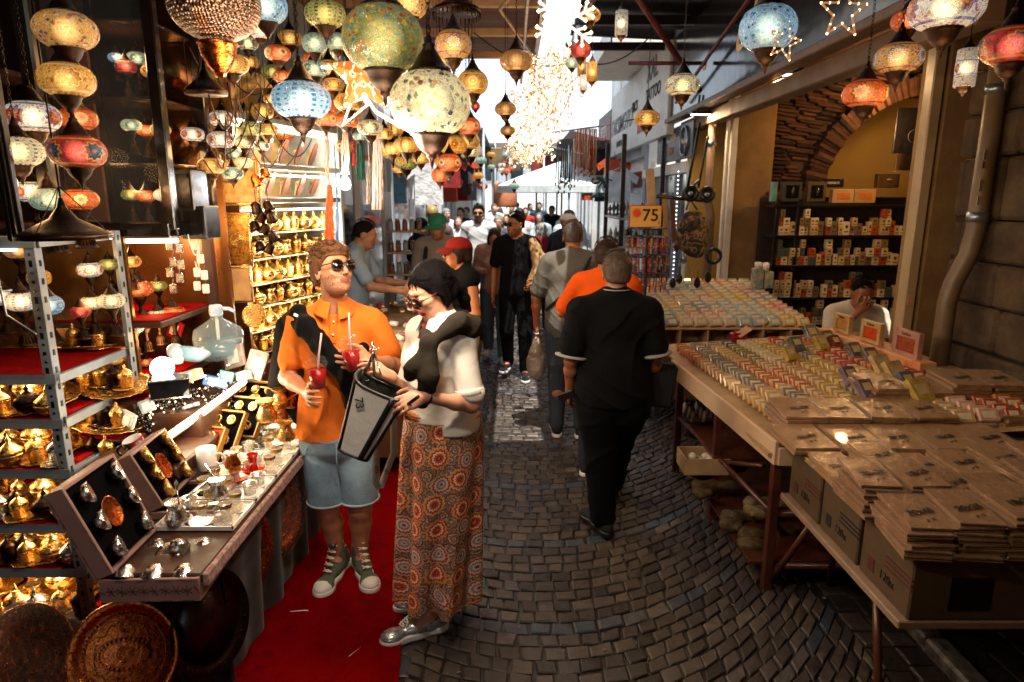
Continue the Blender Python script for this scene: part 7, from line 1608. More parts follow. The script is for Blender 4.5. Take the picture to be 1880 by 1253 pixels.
def shelves():
 r=root('perfume_shelf','black metal shelf unit of perfume cartons at the back of the shop','shelf unit',(3.6,7.1,0)); z0=[.60,.90,1.245,1.56,1.87]
 for x in (2.78,3.0,4.28,4.45): MB().rbox((x,6.98,.98),(.04,.04,1.9),.004).build('post',BLACK_M,r,world=True)
 for z in z0: MB().rbox((3.6,7.1,z-.012),(1.75,.3,.024),.004).build('shelf_board',BLACK_M,r,world=True)
 MB().box((3.6,7.28,1.0),(1.8,.01,1.9)).build('back_panel',mat('dark back','#2a1a0c',.8),r,world=True)
 cs={'#c2a878':'cream','#b99a68':'tan','#a4481c':'rust','#6e5c3a':'olive brown','#d0bd94':'ivory','#3f4f4a':'dark green','#8a6a3a':'brown'}; ks=list(cs); pr={}; random.seed(13)
 zn=['lowest','lower middle','middle','upper']
 for zi,z in enumerate(z0[:4]):
  x=2.84
  while x<4.38:
   w_=random.choice([.045,.05,.055,.07]); h_=random.uniform(.09,.15)
   nl=random.choice([1,2,2,1,3]); st_=nl>1
   for lv in range(nl):
    c=random.choice(ks[:3]+[ks[4]]*3+ks)
    if c not in pr:
     o=root('perfume_box','x','perfume box'); MB().rbox((0,0,.5),(1,1,1),.03).build('carton',mat('perfume carton '+c,c,.4,vs=8,var=.15),o); MB().box((0,-.502,.62),(.42,.006,.26)).box((0,-.502,.25),(.7,.006,.1)).build('label_print',mat('carton print','#4a2a1c',.6),o); pr[c]=o
    else: o=copy_tree(pr[c])
    o.location=(x,7.0+random.uniform(-.02,.02),z+lv*.09); o.scale=(w_*.94,.06,h_ if lv==0 and not st_ else .088); o['label']=f'{cs[c]} perfume carton on the {zn[zi]} shelf of the black shelf unit'; o['group']=f'{cs[c]} perfume cartons, {zn[zi]} shelf'
   x+=w_+random.choice([0,.0,.004,.01])
 tops=[(1452,352,.20,'#3a3a34','windowed display box of dark bottles, left of two on top of the shelves'),(1497,352,.19,'#4a4030','windowed display box of dark bottles, right of two on top of the shelves'),(1545,360,.22,'#b08a5a','tan soap carton with a window on top of the shelves'),(1585,360,.22,'#a88452','tan floral carton beside the windowed one'),(1628,332,.22,'#4a3418','dark brown poster box with a pale emblem on top of the shelves'),(1420,352,.05,'#5f8a86','narrow teal box at the left end of the shelf top')]
 for i,(px,py,w_,c,lb) in enumerate(tops):
  h_=.20 if i<2 or i==5 else .14; o=root('display_box',lb,'box',tuple(at(px,py,7.0))); MB().rbox((0,0,0),(w_,.08,h_),.004).build('carton',mat('display '+c,c,.4),o);
  if i in(0,1): MB().box((0,-.042,0),(w_*.66,.003,h_*.66)).build('window',mat('window dark','#15120c',.1),o); MB().lathe([(.018,-.05),(.018,.02),(.008,.03),(.01,.05)],10,c=(0,-.05,0)).build('bottle_print',mat('dark bottle','#2c2418',.15),o)
  elif i<4: MB().box((0,-.042,0),(w_*.6,.003,h_*.45)).build('window',soapmat('#b86a35'),o)
  elif i==4: MB().torus((0,-.042,.01),.025,.004,16,4,M=Matrix.Rotation(0,4,'X')).build('emblem',mat('pale emblem','#a88a5a',.5),o)
 o=root('display_box','black carton lettered PRIVACY on top of the shelves','box',tuple(at(1530,336,7.1))); MB().rbox((0,0,0),(.2,.05,.09),.004).build('carton',BLACK_PL,o); text('PRIVACY','lettering',.032,WHITE_P,o,basisM((-.01,-.027,0),(1,0,0),(0,0,1),(0,-1,0)),depth=.001)
 o=root('wall_picture','dark picture panel hanging high on the yellow wall','poster',tuple(at(1675,240,6.6))); MB().rbox((0,0,0),(.34,.02,.42),.004).build('panel',mat('dark picture','#120f10',.4),o); MB().torus((0,0,0),.06,.004,20,4,M=Matrix.Translation((.02,-.012,-.05))@Matrix.Rotation(math.pi/2,4,'X')).build('drawn_lines',mat('grey line','#4a4440',.5),o)
 o=root('wall_picture','small photo panel above the upper right shelf','poster',tuple(at(1672,292,6.8))); MB().rbox((0,0,0),(.30,.02,.22),.004).build('panel',mat('photo panel','#3a2c1c',.4,vs=9,c2='#7a5a3a'),o); MB().box((0,-.02,-.12),(.32,.06,.012)).build('ledge',W_pale,o)
 for i,(px,py,Y) in enumerate([(1668,500,5.4),(1668,570,5.3),(1690,440,5.5)]): simple('hand_dryer',['white rounded soap dispenser high on the door post','white rounded soap dispenser low on the door post','white cloth hanging at the door post'][i],'dispenser',px,py,Y,[('shell',MB().lathe([(.03,-.09),(.06,-.04),(.06,.04),(.03,.09)],16),mat('ivory plastic','#b9a27c',.35)),('bracket',MB().box((.05,0,.0),(.06,.02,.02)),BLACK_M)])
 LAMP_LIGHTS.append(((3.5,6.4,2.6),14)); LAMP_LIGHTS.append(((4.0,7.2,3.0),8))
shelves()
def watchrack():
 p=at(1187,470,6.3); cx,cy=p.x,p.y; r=root('watch_rack','rotating rack hung with colourful watches below the 75 sign','rack',(cx,cy,0))
 MB().tube([(cx,cy,0),(cx,cy,1.72)],.015,8).lathe([(.2,0),(.2,.03),(.03,.05)],20,c=(cx,cy,0)).build('pole',BLACK_M,r,world=True)
 tz=[1.58,1.40,1.22]
 for z in tz+[1.66]: MB().torus((cx,cy,z),.19 if z<1.6 else .12,.008,28,5).tube([(cx-.19,cy,z),(cx+.19,cy,z)],.006,4).tube([(cx,cy-.19,z),(cx,cy+.19,z)],.006,4).build('ring',BLACK_M,r,world=True)
 CS={'#b0122a':'crimson','#c8901c':'yellow','#c2421a':'orange','#20201c':'black','#7a4a6a':'mauve','#8a9aa0':'grey','#a31208':'red'}; k_=list(CS); pr={}; random.seed(2)
 for ti_,z in enumerate(tz):
  for k in range(20):
   a=k*2*math.pi/20; c=random.choice(k_) if ti_<2 else random.choice(['#b0122a','#c2421a','#7a4a6a','#20201c'])
   if c not in pr:
    o=root('wrist_watch','x','watch'); m=MB(); m.rbox((0,0,-.035),(.016,.004,.07),.002).rbox((0,.008,-.115),(.016,.004,.06),.002); m.build('strap',mat('strap '+c,c,.5,vs=60,var=.35),o); MB().lathe([(.0135,-.004),(.0145,0),(.012,.004)],14,M=Matrix.Translation((0,-.002,-.078))@Matrix.Rotation(math.pi/2,4,'X')).build('watch_case',mat('gilt case','#b08a4a',.3,metal=.7),o); pr[c]=o
   else: o=copy_tree(pr[c])
   o.location=(cx+.2*math.cos(a),cy+.2*math.sin(a),z); o.rotation_euler=(0,0,a+math.pi/2); o['label']=f'{CS[c]} strapped watch hanging on the {["top","middle","bottom"][ti_]} ring of the watch rack'; o['group']=f'{CS[c]} watches on the {["top","middle","bottom"][ti_]} ring'
 s=at(1185,397,6.15); o=root('price_sign','yellow price sign reading 75 with a red border above the watch rack','sign',tuple(s))
 MB().rbox((0,0,0),(.30,.012,.205),.003).build('border',mat('sign red border','#a8200c',.5),o); MB().box((0,-.008,0),(.284,.004,.19)).build('panel',mat('sign yellow','#d9a24a',.5,vs=3,var=.08),o)
 text('75','lettering',.155,BLACK_CL,o,basisM((.045,-.0105,.005),(1,0,0),(0,0,1),(0,-1,0)),depth=.001,bold=.002); text('t','lettering',.05,BLACK_CL,o,basisM((.125,-.0105,-.055),(1,0,0),(0,0,1),(0,-1,0)),depth=.001)
 MB().poly([((.046 if i%2 else .034)*math.cos(i*math.pi/12),(.046 if i%2 else .034)*math.sin(i*math.pi/12)) for i in range(24)],.002,M=basisM((-.082,-.0105,.03),(1,0,0),(0,0,1),(0,-1,0))).build('starburst',mat('sign burst','#d8480c',.5),o); MB().tube([(0,.01,-.1),(0,.05,-.16)],.008,5).build('stem',BLACK_M,o)
watchrack()
def cart():
 p=at(1275,420,7.0); r=root('luggage_cart','folded black hand cart hanging at the corner post','cart',tuple(p)); q=lambda x,y,z=7.0:at(x,y,z)
 MB().tube([q(1262,345),q(1285,225)],.014,6).tube([q(1282,345),q(1300,250)],.012,6).tube([q(1205,360),q(1290,368)],.022,6).tube([q(1250,365),q(1285,330)],.02,6).build('frame',BLACK_M,r,world=True)
 for x,y in ((1298,357),(1268,355)):
  c=q(x,y,6.9); MB().torus((0,0,0),.065,.022,20,8,M=Matrix.Translation(c)@Matrix.Rotation(math.pi/2,4,'X')).build('tyre',BLACK_PL,r,world=True); MB().lathe([(.045,-.01),(.02,.012),(0,.014)],14,M=Matrix.Translation(c)@Matrix.Rotation(math.pi/2,4,'X')).build('rim',STEEL,r,world=True)
 N=NT('camouflage cloth'); N.pr(N.ramp(N.noise(9,2,dist=1.4),[(0,'#1a120c'),(.44,'#4a3522'),(.52,'#8a6a44'),(.6,'#2e2418')],'CONSTANT'),.8,0,N.bump(N.noise(12,3),.8,.02))
 b=root('camouflage_bag','brown camouflage bag hanging under the black hand cart','bag',tuple(q(1272,425))); c=np.array(q(1272,428,6.95)); surf('bag_body',[('e',c,(.16,.1,.24)),('e',c+V3(.02,0,-.14),(.14,.1,.12))],.014,[N.mat],b,disp=lambda X,Y,Z:.012*np.sin(25*X+18*Z)*np.sin(22*Z+3)); MB().tube([q(1260,385,6.9),q(1266,365,6.95),q(1280,385,6.9)],.01,5).build('strap',BLACK_CL,b,world=True)
 for i,(x,y) in enumerate([(1310,470),(1243,452),(1262,500),(1247,512),(1280,520),(1300,510),(1235,520),(1255,475)]):
  simple('hanging_gadget',f'{["black wheel","round brown gourd","clear bottle","dark brush","black holster","dark glove","pair of black boxes","silver flask"][i]} hanging under the camouflage bag','gadget',x,y,6.7,[('body',(MB().torus((0,0,0),.07,.02,18,6,M=Matrix.Rotation(math.pi/2,4,'X')) if i==0 else MB().lathe([(.01,-.05),(.035,-.02),(.03,.03),(.012,.06)],12)),[BLACK_M,W_brown,GLASSM,BLACK_PL,BLACK_CL,BLACK_CL,BLACK_PL,STEEL][i]),('hook',MB().tube([(0,0,.05),(0,0,.14)],.003,4),BLACK_M)])
 for i,(x,y,c,h_) in enumerate([(1222,400,'#a8803f',.34),(1236,405,'#6a3a1c',.32),(1195,350,'#b59468',.3)]): simple('wooden_board',['long tan carved board hanging beside the price sign','dark brown board hanging next to the tan one','bundle of pale wooden rods above the price sign'][i],'board',x,y,7.0,[('board_body',MB().rbox((0,0,0),(.05 if i<2 else .09,.02,h_*1.5),.006),mat('board '+c,c,.5,vs=8))],rot=(0,R(-6),0))
 s=root('sliding_door_shop','grey shop front with sliding door, lit strip and small stickers behind the cart','shop front',(2.2,10,0))
 MB().box((2.25,9.8,1.2),(.04,3.0,2.4)).build('door_glass',mat('grey reflective glass','#5a6468',.12,metal=.5,vs=2,var=.4,bs=3,bump=.3),s,world=True)
 for y in (8.4,9.0,9.8,10.6): MB().rbox((2.21,y,1.25),(.06,.07,2.5),.006).build('door_frame',WHITE_P if y!=9.0 else GREY_P,s,world=True)
 MB().rbox((2.2,9.8,2.32),(.08,2.8,.14),.006).build('top_rail',WHITE_P,s,world=True)
 d=MB()
 for k in range(26): d.lathe([(0,-1),(1,0),(0,1)],6,M=Matrix.Translation((2.16,8.75,.9+k*.055))@Matrix.Scale(.012,4))
 d.build('led_dots',glow('cool pin light','#eef4ff',4),s,world=True)
 o=root('round_sign','dark hanging shop sign with a ringed emblem above the sliding door','sign',(2.1,8.6,2.7)); MB().rbox((2.12,8.9,2.62),(.03,1.9,.42),.006).build('panel',mat('grey black sign','#2a2b2d',.3),o,world=True)
 MB().torus((0,0,0),.17,.014,26,5,M=Matrix.Translation((2.09,8.3,2.62))@Matrix.Rotation(math.pi/2,4,'Y')).build('ring',STEEL,o,world=True); text('Mervan','lettering',.09,WHITE_P,o,basisM((2.095,8.3,2.62),(0,-1,0),(0,0,1),(-1,0,0)),world=True); text('KONYA','lettering',.14,WHITE_P,o,basisM((2.1,9.0,2.70),(0,-1,0),(0,0,1),(-1,0,0)),world=True); text('SINI','lettering',.14,mat('orange lettering','#b8602c',.4),o,basisM((2.1,9.0,2.54),(0,-1,0),(0,0,1),(-1,0,0)),world=True)
cart()
def man():
 f=nrm(V3(.28,-1,0)); r=np.cross(f,UP); s=1.0
 J={'s':s,'f':f,'r':r,'pelvis':W(617,798,3.08)+0,'neck':W(616,566,3.08),
 'shR':W(551,600,3.06),'shL':W(690,598,3.12),'elR':W(527,693,3.04),'wrR':W(566,722,2.86),'elL':W(724,672,3.06),'wrL':W(681,662,2.84),
 'hipR':W(590,818,3.08),'hipL':W(650,818,3.10),'knR':W(602,932,3.05),'anR':W(622,1034,3.12),'knL':W(661,934,3.07),'anL':W(663,1034,3.14)}
 J['anR'][2]=.10;J['anL'][2]=.10
 J['ftR']=nrm(V3(-.14,-1,0));J['ftL']=nrm(V3(.48,-1,0))
 hf=nrm(V3(.72,-.66,.30)); hr=nrm(np.cross(hf,UP+V3(.10,0,0))); hu=np.cross(hr,hf); J['hf']=hf;J['hu']=hu
 J['head']=W(611,500,3.02)
 hs={'R':dict(d=V3(.35,-.9,.1),n=V3(.85,.35,.1),t=V3(.0,.1,1),curls=[.50,.55,.6,.65]),'L':dict(d=V3(-.75,-.7,.1),n=V3(-.5,.8,0),t=V3(0,0,1),curls=[.45,.5,.55,.6])}
 hs['R']=dict(d=V3(.18,-.55,.02),n=V3(.9,-.1,.0),t=V3(-.1,-.1,1),curls=[.52,.55,.58,.62])
 hs['L']=dict(d=V3(-.72,-.5,.12),n=V3(-.45,.85,.0),t=V3(0,.1,1),curls=[.45,.5,.5,.55])
 orange=fabric('orange pique','#dd7428',var=.08,weave=500)
 rt,I=finish_person(J,'man in orange polo and denim shorts looking up, holding two iced red drinks','#b9805f','curly','#5b3a22',fem=False,h=.0058,beard=True,lip='#8a4a40',
  handspec=hs,sleeve=.62,top='polo_shirt',topm=orange,hem=W(617,806,3.0)[2],bottom=False,shoes=False,fold=.008,seed=2,loose=.014,belly=.014,chub=1.02,neckcut=.006)
 A=I['BA']; H=I['H']
 N=NT('washed denim'); n=N.noise(5,4,.6); w=N.noise(380,1); b=N.ramp(n,[(.3,'#45667f'),(.55,'#6f92a8'),(.75,'#93b0bf')]); b=N.mix(N.ramp(w,[(.4,0),(.65,.35)]),b,(.5,.6,.66))
 N.pr(b,.85,0,N.bump(N.math('ADD',N.math('MULTIPLY',w,.3),N.noise(18,4,.6,dist=1)),.5,.008),sheen=.1); den=N.mat
 G=[('e',J['pelvis']+UP*.03,(.168,.132,.14),A,.04),('e',J['pelvis']-UP*.02,(.182,.138,.12),A,.04)]
 hz=[]
 for q in 'RL':
  hi,kn=J['hip'+q],J['kn'+q]; e=hi+(kn-hi)*1.03; G.append(('c',hi,e,.110,.094,.012))
 z=gnd(0,0); hemz=W(600,930,2.98)[2]
 surf('denim_shorts',G,.0065,[den],rt,clip=[plane(V3(0,0,hemz),-UP),plane(V3(0,0,J['pelvis'][2]+.06),UP)],disp=folds(.009,.8,5,.6))
 m=MB()
 for q in 'RL':
  e=J['hip'+q]+(J['kn'+q]-J['hip'+q])*1.0
  m.torus((e[0],e[1],hemz+.004),.098,.006,30,6,sc=(1,1.0))
 m.build('frayed_hem',mat('pale denim fringe','#a9bac2',.9,bs=200,bump=.6),rt,world=True)
 cr=MB().tube([W(617,815,2.93),W(618,850,2.94),W(625,885,2.98)],.003,5).tube([W(570,812,2.96),W(560,832,2.97),W(553,842,3.02)],.0025,5).build('stitching',den,rt,world=True)
 nk=J['neck']; up=A[2]; rr=A[0]; ff=A[1]
 def collar(sg):
  def fn(u,v):
   a=.22+u*2.9; a*=sg; R0=.067+.026*v+.012*v*(1-u)**2*2; z=.040-.052*v+.008*math.cos(a)-.022*(1-u)**3*v
   c=nk+up*.012+ff*.008; q=c+ff*math.cos(a)*R0*1.04+rr*math.sin(a)*R0*1.02+up*(z-.012*max(0,math.cos(a))); return tuple(q)
  return fn
 m=MB()
 for sg in(-1,1):
  m.grid(collar(sg),22,5); m.grid(lambda u,v,g=collar(sg):tuple(np.array(g(u,1-v))+ (ff*-.0+up*-.004)),22,5)
 m.build('collar',orange,rt,world=True)
 ch=lambda rx,uz,out=.0:nk+ff*(.095+out)+rr*rx+up*uz
 m=MB()
 for k in range(5):
  pass
 pl=MB().grid(lambda u,v:tuple(nk+rr*(-.014+.028*u)+up*(-.03-.11*v)+ff*(.082+.052*min(1,v*1.3)**.7)),2,8).build('placket',fabric('orange placket','#cf6a22',var=.06,weave=500),rt,world=True)
 for k in range(2):
  z=(-.045-.055*k); c=nk+up*z+ff*(.088+.052*min(1,(-z-.03)/.11*1.3)**.7+.003); MB().lathe([(.0055,-.001),(.006,.001),(.0,.0025)],10,M=basisM(c,rr,np.cross(ff,rr),ff)).build('button',WHITE_PL,rt,world=True)
 bd=W(647,615,2.93); MB().poly([(-.016,-.003),(-.01,-.006),(.012,-.006),(.017,-.001),(.009,.001),(.011,.005),(.002,.003),(-.008,.006),(-.011,.002)],.003,M=basisM(bd,(.97,.1,0),(0,0,1),(.1,-1,.15))).build('chest_badge',mat('green white badge','#2f4a38',.6,c2='#d7d7cc',vs=90),rt,world=True)
 shades(H,I['A'],s,rt,mat('tortoise frame','#3a2010',.3,c2='#0f0806',vs=40),SHADE,r=.0255)
 locks(H,I['A'],s,rt,'curly','#5b3a22')
 knit=fabric('grey green canvas','#5d6353'); wh=mat('white rubber','#d9d6cc',.5,var=.08)
 lc=mat('cream laces','#e2dccb',.8)
 shoe(J['anR'],J['ftR'],s,rt,knit,wh,high=.055,toe_m=wh,laces=lc,sz=1.08,name='high_top_shoe')
 shoe(J['anL'],J['ftL'],s,rt,knit,wh,high=.055,toe_m=wh,laces=lc,sz=1.08,name='high_top_shoe')
 t=W(611,999,3.045); MB().poly([(-.02,-.01),(-.012,-.022),(.004,-.024),(.016,-.014),(.02,0),(.028,.014),(.014,.008),(.006,-.004),(-.006,.002),(-.012,.014)],.004,M=basisM(t+V3(0,-.012,0),(1,0,0),(0,0,1),(0,-1,0))@Matrix.Translation((0,0,-.004))).build('tattoo',mat('blue ink','#27343c',.7),rt,world=True)
 blk=fabric('black knit','#0b0b0d',weave=260,var=.3)
 up3=lambda a,o:np.array(a)+V3(0,-o,0)
 P=[W(533,588,3.16),W(548,576,3.05),W(566,594,2.96),W(592,628,2.905),W(620,662,2.885),W(645,690,2.885)]
 G=[('c',P[0],P[1],.042,.044,.03)]
 for a,b in zip(P[1:-1],P[2:]): G.append(('c',a,b,.034,.032,.03)); G.append(('c',a+V3(-.034,0,-.026),b+V3(-.034,0,-.026),.026,.024,.02))
 G+= [('e',P[-1]+V3(-.0,-.005,.005),(.05,.038,.042),None,.03),('c',P[-1],W(668,638,2.90),.03,.028,.03),('c',P[-1],W(642,745,2.88),.045,.03,.03),('c',P[-1],W(655,745,2.9),.03,.03,.02)]
 surf('tied_sweater',G,.0065,[blk],rt,disp=folds(.008,1.6,1))
 G=[('c',W(528,600,3.2),W(520,730,3.24),.06,.085,.04),('c',W(560,640,3.25),W(560,760,3.25),.08,.07,.04)]
 surf('hanging_sweater_back',G,.009,[blk],rt,disp=folds(.005,1.0,4))
 MB().rbox(tuple(W(545,581,2.985)+V3(0,0,.004)),(.03,.004,.014),.002,rot=(-.5,.5,.3)).build('sweater_badge',WHITE_PL,rt,world=True)
 return J
MJ=man()
def drink(p,label,tilt=(0,0),s=1.0):
 r=root('iced_drink',label,'drink',p,0,'clear cups of red iced drink held by the couple'); r.rotation_euler=(tilt[0],tilt[1],0)
 MB().lathe([(.028,-.06),(.044,.05),(.047,.052),(.045,.056),(.043,.05)],24,cap=False).build('cup',GLASSM,r)
 MB().lathe([(0,-.058),(.0265,-.057),(.0385,.028),(0,.029)],24).build('red_juice',mat('red fruit juice','#8e0c10',.12,vs=20,var=.3,bump=0,emis=.03),r)
 MB().lathe([(.047,.054),(.046,.062),(.036,.082),(.012,.092),(.010,.09)],24,cap=False).build('dome_lid',GLASSM,r)
 MB().tube([(-.004,0,-.04),(.012,.0,.09),(.03,.0,.19)],.0045,8).build('straw',mat('pinkish paper straw','#c9a5a8',.5),r)
drink(W(583,689,2.78),'clear plastic cup of red iced drink held low in the man\'s right hand',(.02,.0))
drink(W(645,655,2.74),'clear plastic cup of red iced drink held between the man and the woman',(.0,-.16))
def woman():
 f=nrm(V3(-.72,-.62,0)); r=np.cross(f,UP); s=.965; Y=2.62
 J={'s':s,'f':f,'r':r,'pelvis':W(812,776,Y+.02),'neck':W(812,594,Y+.03),'shL':W(848,622,Y-.08),'shR':W(772,612,Y+.13),
 'elL':W(866,744,Y-.14),'wrL':W(778,728,Y-.25),'elR':W(745,722,Y+.10),'wrR':W(716,690,Y-.04)}
 p=J['pelvis']; J['lg']=.72; J['hipL']=p-r*.055-UP*.04; J['hipR']=p+r*.055-UP*.04
 J['anL']=np.array(gnd(782,1178))+V3(.01,.05,.1); J['anR']=np.array(gnd(800,1118))+V3(.02,.03,.1)
 J['anL'][2]=.10;J['anR'][2]=.10
 J['knL']=(J['hipL']+J['anL'])/2;J['knR']=(J['hipR']+J['anR'])/2
 J['ftL']=nrm(V3(-.9,-.45,0));J['ftR']=nrm(V3(-.8,-.25,0))
 hf=nrm(V3(-.66,-.62,-.46)); hr=nrm(np.cross(hf,UP+V3(-.1,0,0))); hu=np.cross(hr,hf); J['hf']=hf;J['hu']=hu
 J['head']=W(792,533,Y-.0)
 hs={'L':dict(d=V3(-.88,-.25,-.25),n=V3(-.1,.75,-.6),t=V3(-.45,-.3,.9),curls=[.35,.45,.5,.55]),'R':dict(d=V3(-.6,-.45,.55),n=V3(-.6,.1,-.5),t=V3(.2,-.4,.9),curls=[.35,.5,.6,.65])}
 wh=fabric('white cotton shirt','#d9d4ca',var=.05,weave=500,rough=.75)
 rt,I=finish_person(J,'woman with black ponytail and white shirt looking down into her bag','#c58d70','bun','#0b090a',fem=True,h=.0058,lip='#a81f22',handspec=hs,sleeve=.80,top='shirt',topm=wh,hem=p[2]-.01,bottom=False,shoes=False,loose=.016,fold=.009,seed=7,chub=.89,neckcut=.004)
 A=I['BA']; H=I['H']; up=A[2]; rr=A[0]; ff=A[1]; nk=J['neck']
 for q in 'LR':
  d=nrm(J['el'+q]-J['sh'+q]); c=J['sh'+q]+(J['el'+q]-J['sh'+q])*.80
  MB().lathe([(.050,-.016),(.058,-.012),(.059,.010),(.052,.016)],20,M=dirM(c,c+d)).build('rolled_cuff',wh,rt,world=True)
 def collar(sg):
  def fn(u,v):
   a=(.30+u*2.8)*sg; R0=.056+.03*v+.02*v*(1-u)**2; z=.048-.05*v-.028*(1-u)**3*v
   return tuple(nk+up*.008+ff*.012+ff*math.cos(a)*R0+rr*math.sin(a)*R0+up*z)
  return fn
 m=MB()
 for sg in(-1,1): m.grid(collar(sg),20,5); m.grid(lambda u,v,g=collar(sg):tuple(np.array(g(u,1-v))-up*.004),20,5)
 m.build('collar',wh,rt,world=True)
 m=MB().add([tuple(nk+up*.012+ff*.078-rr*.018),tuple(nk+up*.012+ff*.078+rr*.018),tuple(nk-up*.05+ff*.118+rr*.012),tuple(nk-up*.05+ff*.118-rr*.012)],[(0,1,2,3)])
 m.build('red_neckline',mat('red lining','#8c1010',.8),rt,world=True)
 ol=fabric('olive knit','#26211a',weave=260,var=.25)
 P=[J['shL']+UP*.045-ff*.03+rr*-.01,nk+UP*.0-ff*.085,J['shR']+UP*.045-ff*.02]
 K=W(786,632,Y-.20)
 G=[('c',P[0],P[1],.045,.045,.04),('c',P[1],P[2],.045,.045,.04),('c',P[0]+UP*.0,W(842,592,Y-.13),.044,.038,.03),('c',W(842,592,Y-.13),K,.036,.026,.02),('c',W(872,622,Y+.04),P[0],.026,.04,.03),
 ('c',P[2],K,.034,.026,.02),('e',K,(.036,.032,.036),None,.015),
 ('c',K,W(762,672,Y-.22),.026,.030,.015),('c',W(762,672,Y-.22),W(752,690,Y-.2),.030,.024,.015),
 ('c',K,W(790,690,Y-.24),.030,.038,.015),('c',W(790,690,Y-.24),W(774,738,Y-.22),.038,.030,.015)]
 surf('tied_sweater',G,.0065,[ol],rt,disp=folds(.009,1.7,9))
 shades(H,I['A'],s,rt,mat('dark tortoise frame','#1c0f0a',.25,c2='#5a1d10',vs=60),mat('brown tinted lens','#2e0f0a',.08,bump=0),r=.026,z=.004,f=.108)
 locks(H,I['A'],s,rt,'pulled','#0b090a')
 N=NT('printed viscose'); at_=N.n('ShaderNodeAttribute',attribute_name='cloth'); vec=at_.outputs['Vector']
 def mandala(scale,rnd,pal,n1,off):
  v=N.n('ShaderNodeVectorMath',operation='ADD'); N.l(vec,v.inputs[0]); v.inputs[1].default_value=off; v=v.outputs[0]
  vn=N.n('ShaderNodeTexVoronoi',voronoi_dimensions='2D'); vn.inputs['Scale'].default_value=scale; vn.inputs['Randomness'].default_value=rnd; N.l(v,vn.inputs['Vector'])
  dv=N.vm('SUBTRACT',v,vn.outputs['Position']); xyz=N.sep(dv); ang=N.math('ARCTAN2',xyz[1],xyz[0])
  d=N.math('MULTIPLY',N.vm('LENGTH',dv,out='Value'),scale)
  d=N.math('ADD',d,N.math('MULTIPLY',N.math('SINE',N.math('MULTIPLY',ang,n1)),.022)); rc=N.sep(vn.outputs['Color'])
  d2=N.math('ADD',d,N.math('MULTIPLY',rc[1],.06))
  col_=N.ramp(d2,[(i/len(pal)*.62,c) for i,c in enumerate(pal)],'CONSTANT'); dots=N.math('MULTIPLY',N.math('GREATER_THAN',N.math('SINE',N.math('MULTIPLY',ang,n1*2)),.3),N.math('GREATER_THAN',N.math('SINE',N.math('MULTIPLY',d,46)),.2))
  col_=N.mix(N.math('MULTIPLY',dots,.75),col_,lin('#5a1510')); return col_,d,rc
 a1,d1,r1=mandala(9,.35,['#f0b888','#c0240f','#f0601e','#f8e6c8','#e0481a','#f59a48','#f5e4ca','#d04018'],12,(0,0,0))
 a2,d2,r2=mandala(9,.35,['#8a1a12','#e6cdb4','#a8989c','#f0dcc4','#c84a34','#d8b898','#7a5548','#e6ccb0'],14,(0,0,0))
 a3,d3,r3=mandala(17,.7,['#c2452a','#ecd2b4','#7a6660','#f0a068','#e6c4a0','#7a2418','#b8906a'],9,(.4,.3,0))
 bgc=N.mix(N.ramp(N.noise(90,3,vec=vec),[(.4,0),(.6,.8)]),a3,lin('#5b4a44')); c=N.mix(N.math('GREATER_THAN',r1[0],.52),a1,a2); c=N.mix(N.math('GREATER_THAN',d1,.44),c,bgc)
 N.pr(c,.75,0,N.bump(N.noise(40,3),.2,.004)); prt=N.mat
 wz=p[2]+.045; hemz=.155; nu,nv=96,40; VV=[];UVv=[]
 top_c=p;
 for j in range(nv+1):
  v=j/nv; z=wz+(hemz-wz)*v; cx=p[0]+( J['anL'][0]*.6+J['anR'][0]*.4+.02-p[0])*v; cy=p[1]+(J['anL'][1]*.62+J['anR'][1]*.38+.02-p[1])*v
  if v<.12: rx,ry=.162+.010*v/.12,.155+.013*v/.12
  else: rx,ry=.172+.004*v,.168+.045*v
  for i in range(nu+1):
   a=2*math.pi*i/nu; fo=(.003+.024*v)*(math.sin(a*7+2.5*v+1)+.5*math.sin(a*12+1.3+v*3)); pinch=-.012*math.exp(-((a-4.05)/.16)**2)*min(1,v*3)
   rad=1+(fo+pinch)/.18; VV.append((cx+rx*rad*math.cos(a),cy+ry*rad*math.sin(a),z+.01*math.sin(a*3)*v)); UVv.append((a*.19,z*1.0,0))
 fc=[(j*(nu+1)+i,(j+1)*(nu+1)+i,(j+1)*(nu+1)+i+1,j*(nu+1)+i+1) for j in range(nv) for i in range(nu)]
 me=bpy.data.meshes.new('skirt'); me.from_pydata(VV,[],fc); me.materials.append(prt); at2=me.attributes.new('cloth','FLOAT_VECTOR','POINT'); at2.data.foreach_set('vector',np.array(UVv,np.float32).ravel()); me.polygons.foreach_set('use_smooth',[True]*len(fc)); me.update()
 sk=bpy.data.objects.new('patterned_skirt',me); link(sk,rt,True)
 b=MB().lathe([(.142,-.022),(.146,-.02),(.144,.022),(.138,.024)],36,c=(p[0],p[1],wz),sc=(1,.84)).build('waistband',mat('red patterned waistband','#7d1e14',.7,vs=60,c2='#c7882e',var=.4),rt,world=True)
 m=MB()
 for k in (-.012,.0,.012): m.torus((p[0],p[1],wz+k),.147,.003,40,5,sc=(1,.84))
 m.build('braid_trim',mat('beaded orange braid','#c9602a',.5,vs=200,c2='#4a120c'),rt,world=True)
 sil=mat('silver leather','#b9bcbd',.28,metal=.75,vs=30,var=.2,bs=80,bump=.3); ws=mat('white sole foam','#d5d2cb',.5,var=.08)
 sk2=fabric('white sock','#d9d9d6')
 for q in 'LR': shoe(J['an'+q],J['ft'+q],s,rt,sil,ws,laces=mat('cream laces','#e2dccb',.8) if q=='L' else None,sock=sk2,name='silver_sneaker')
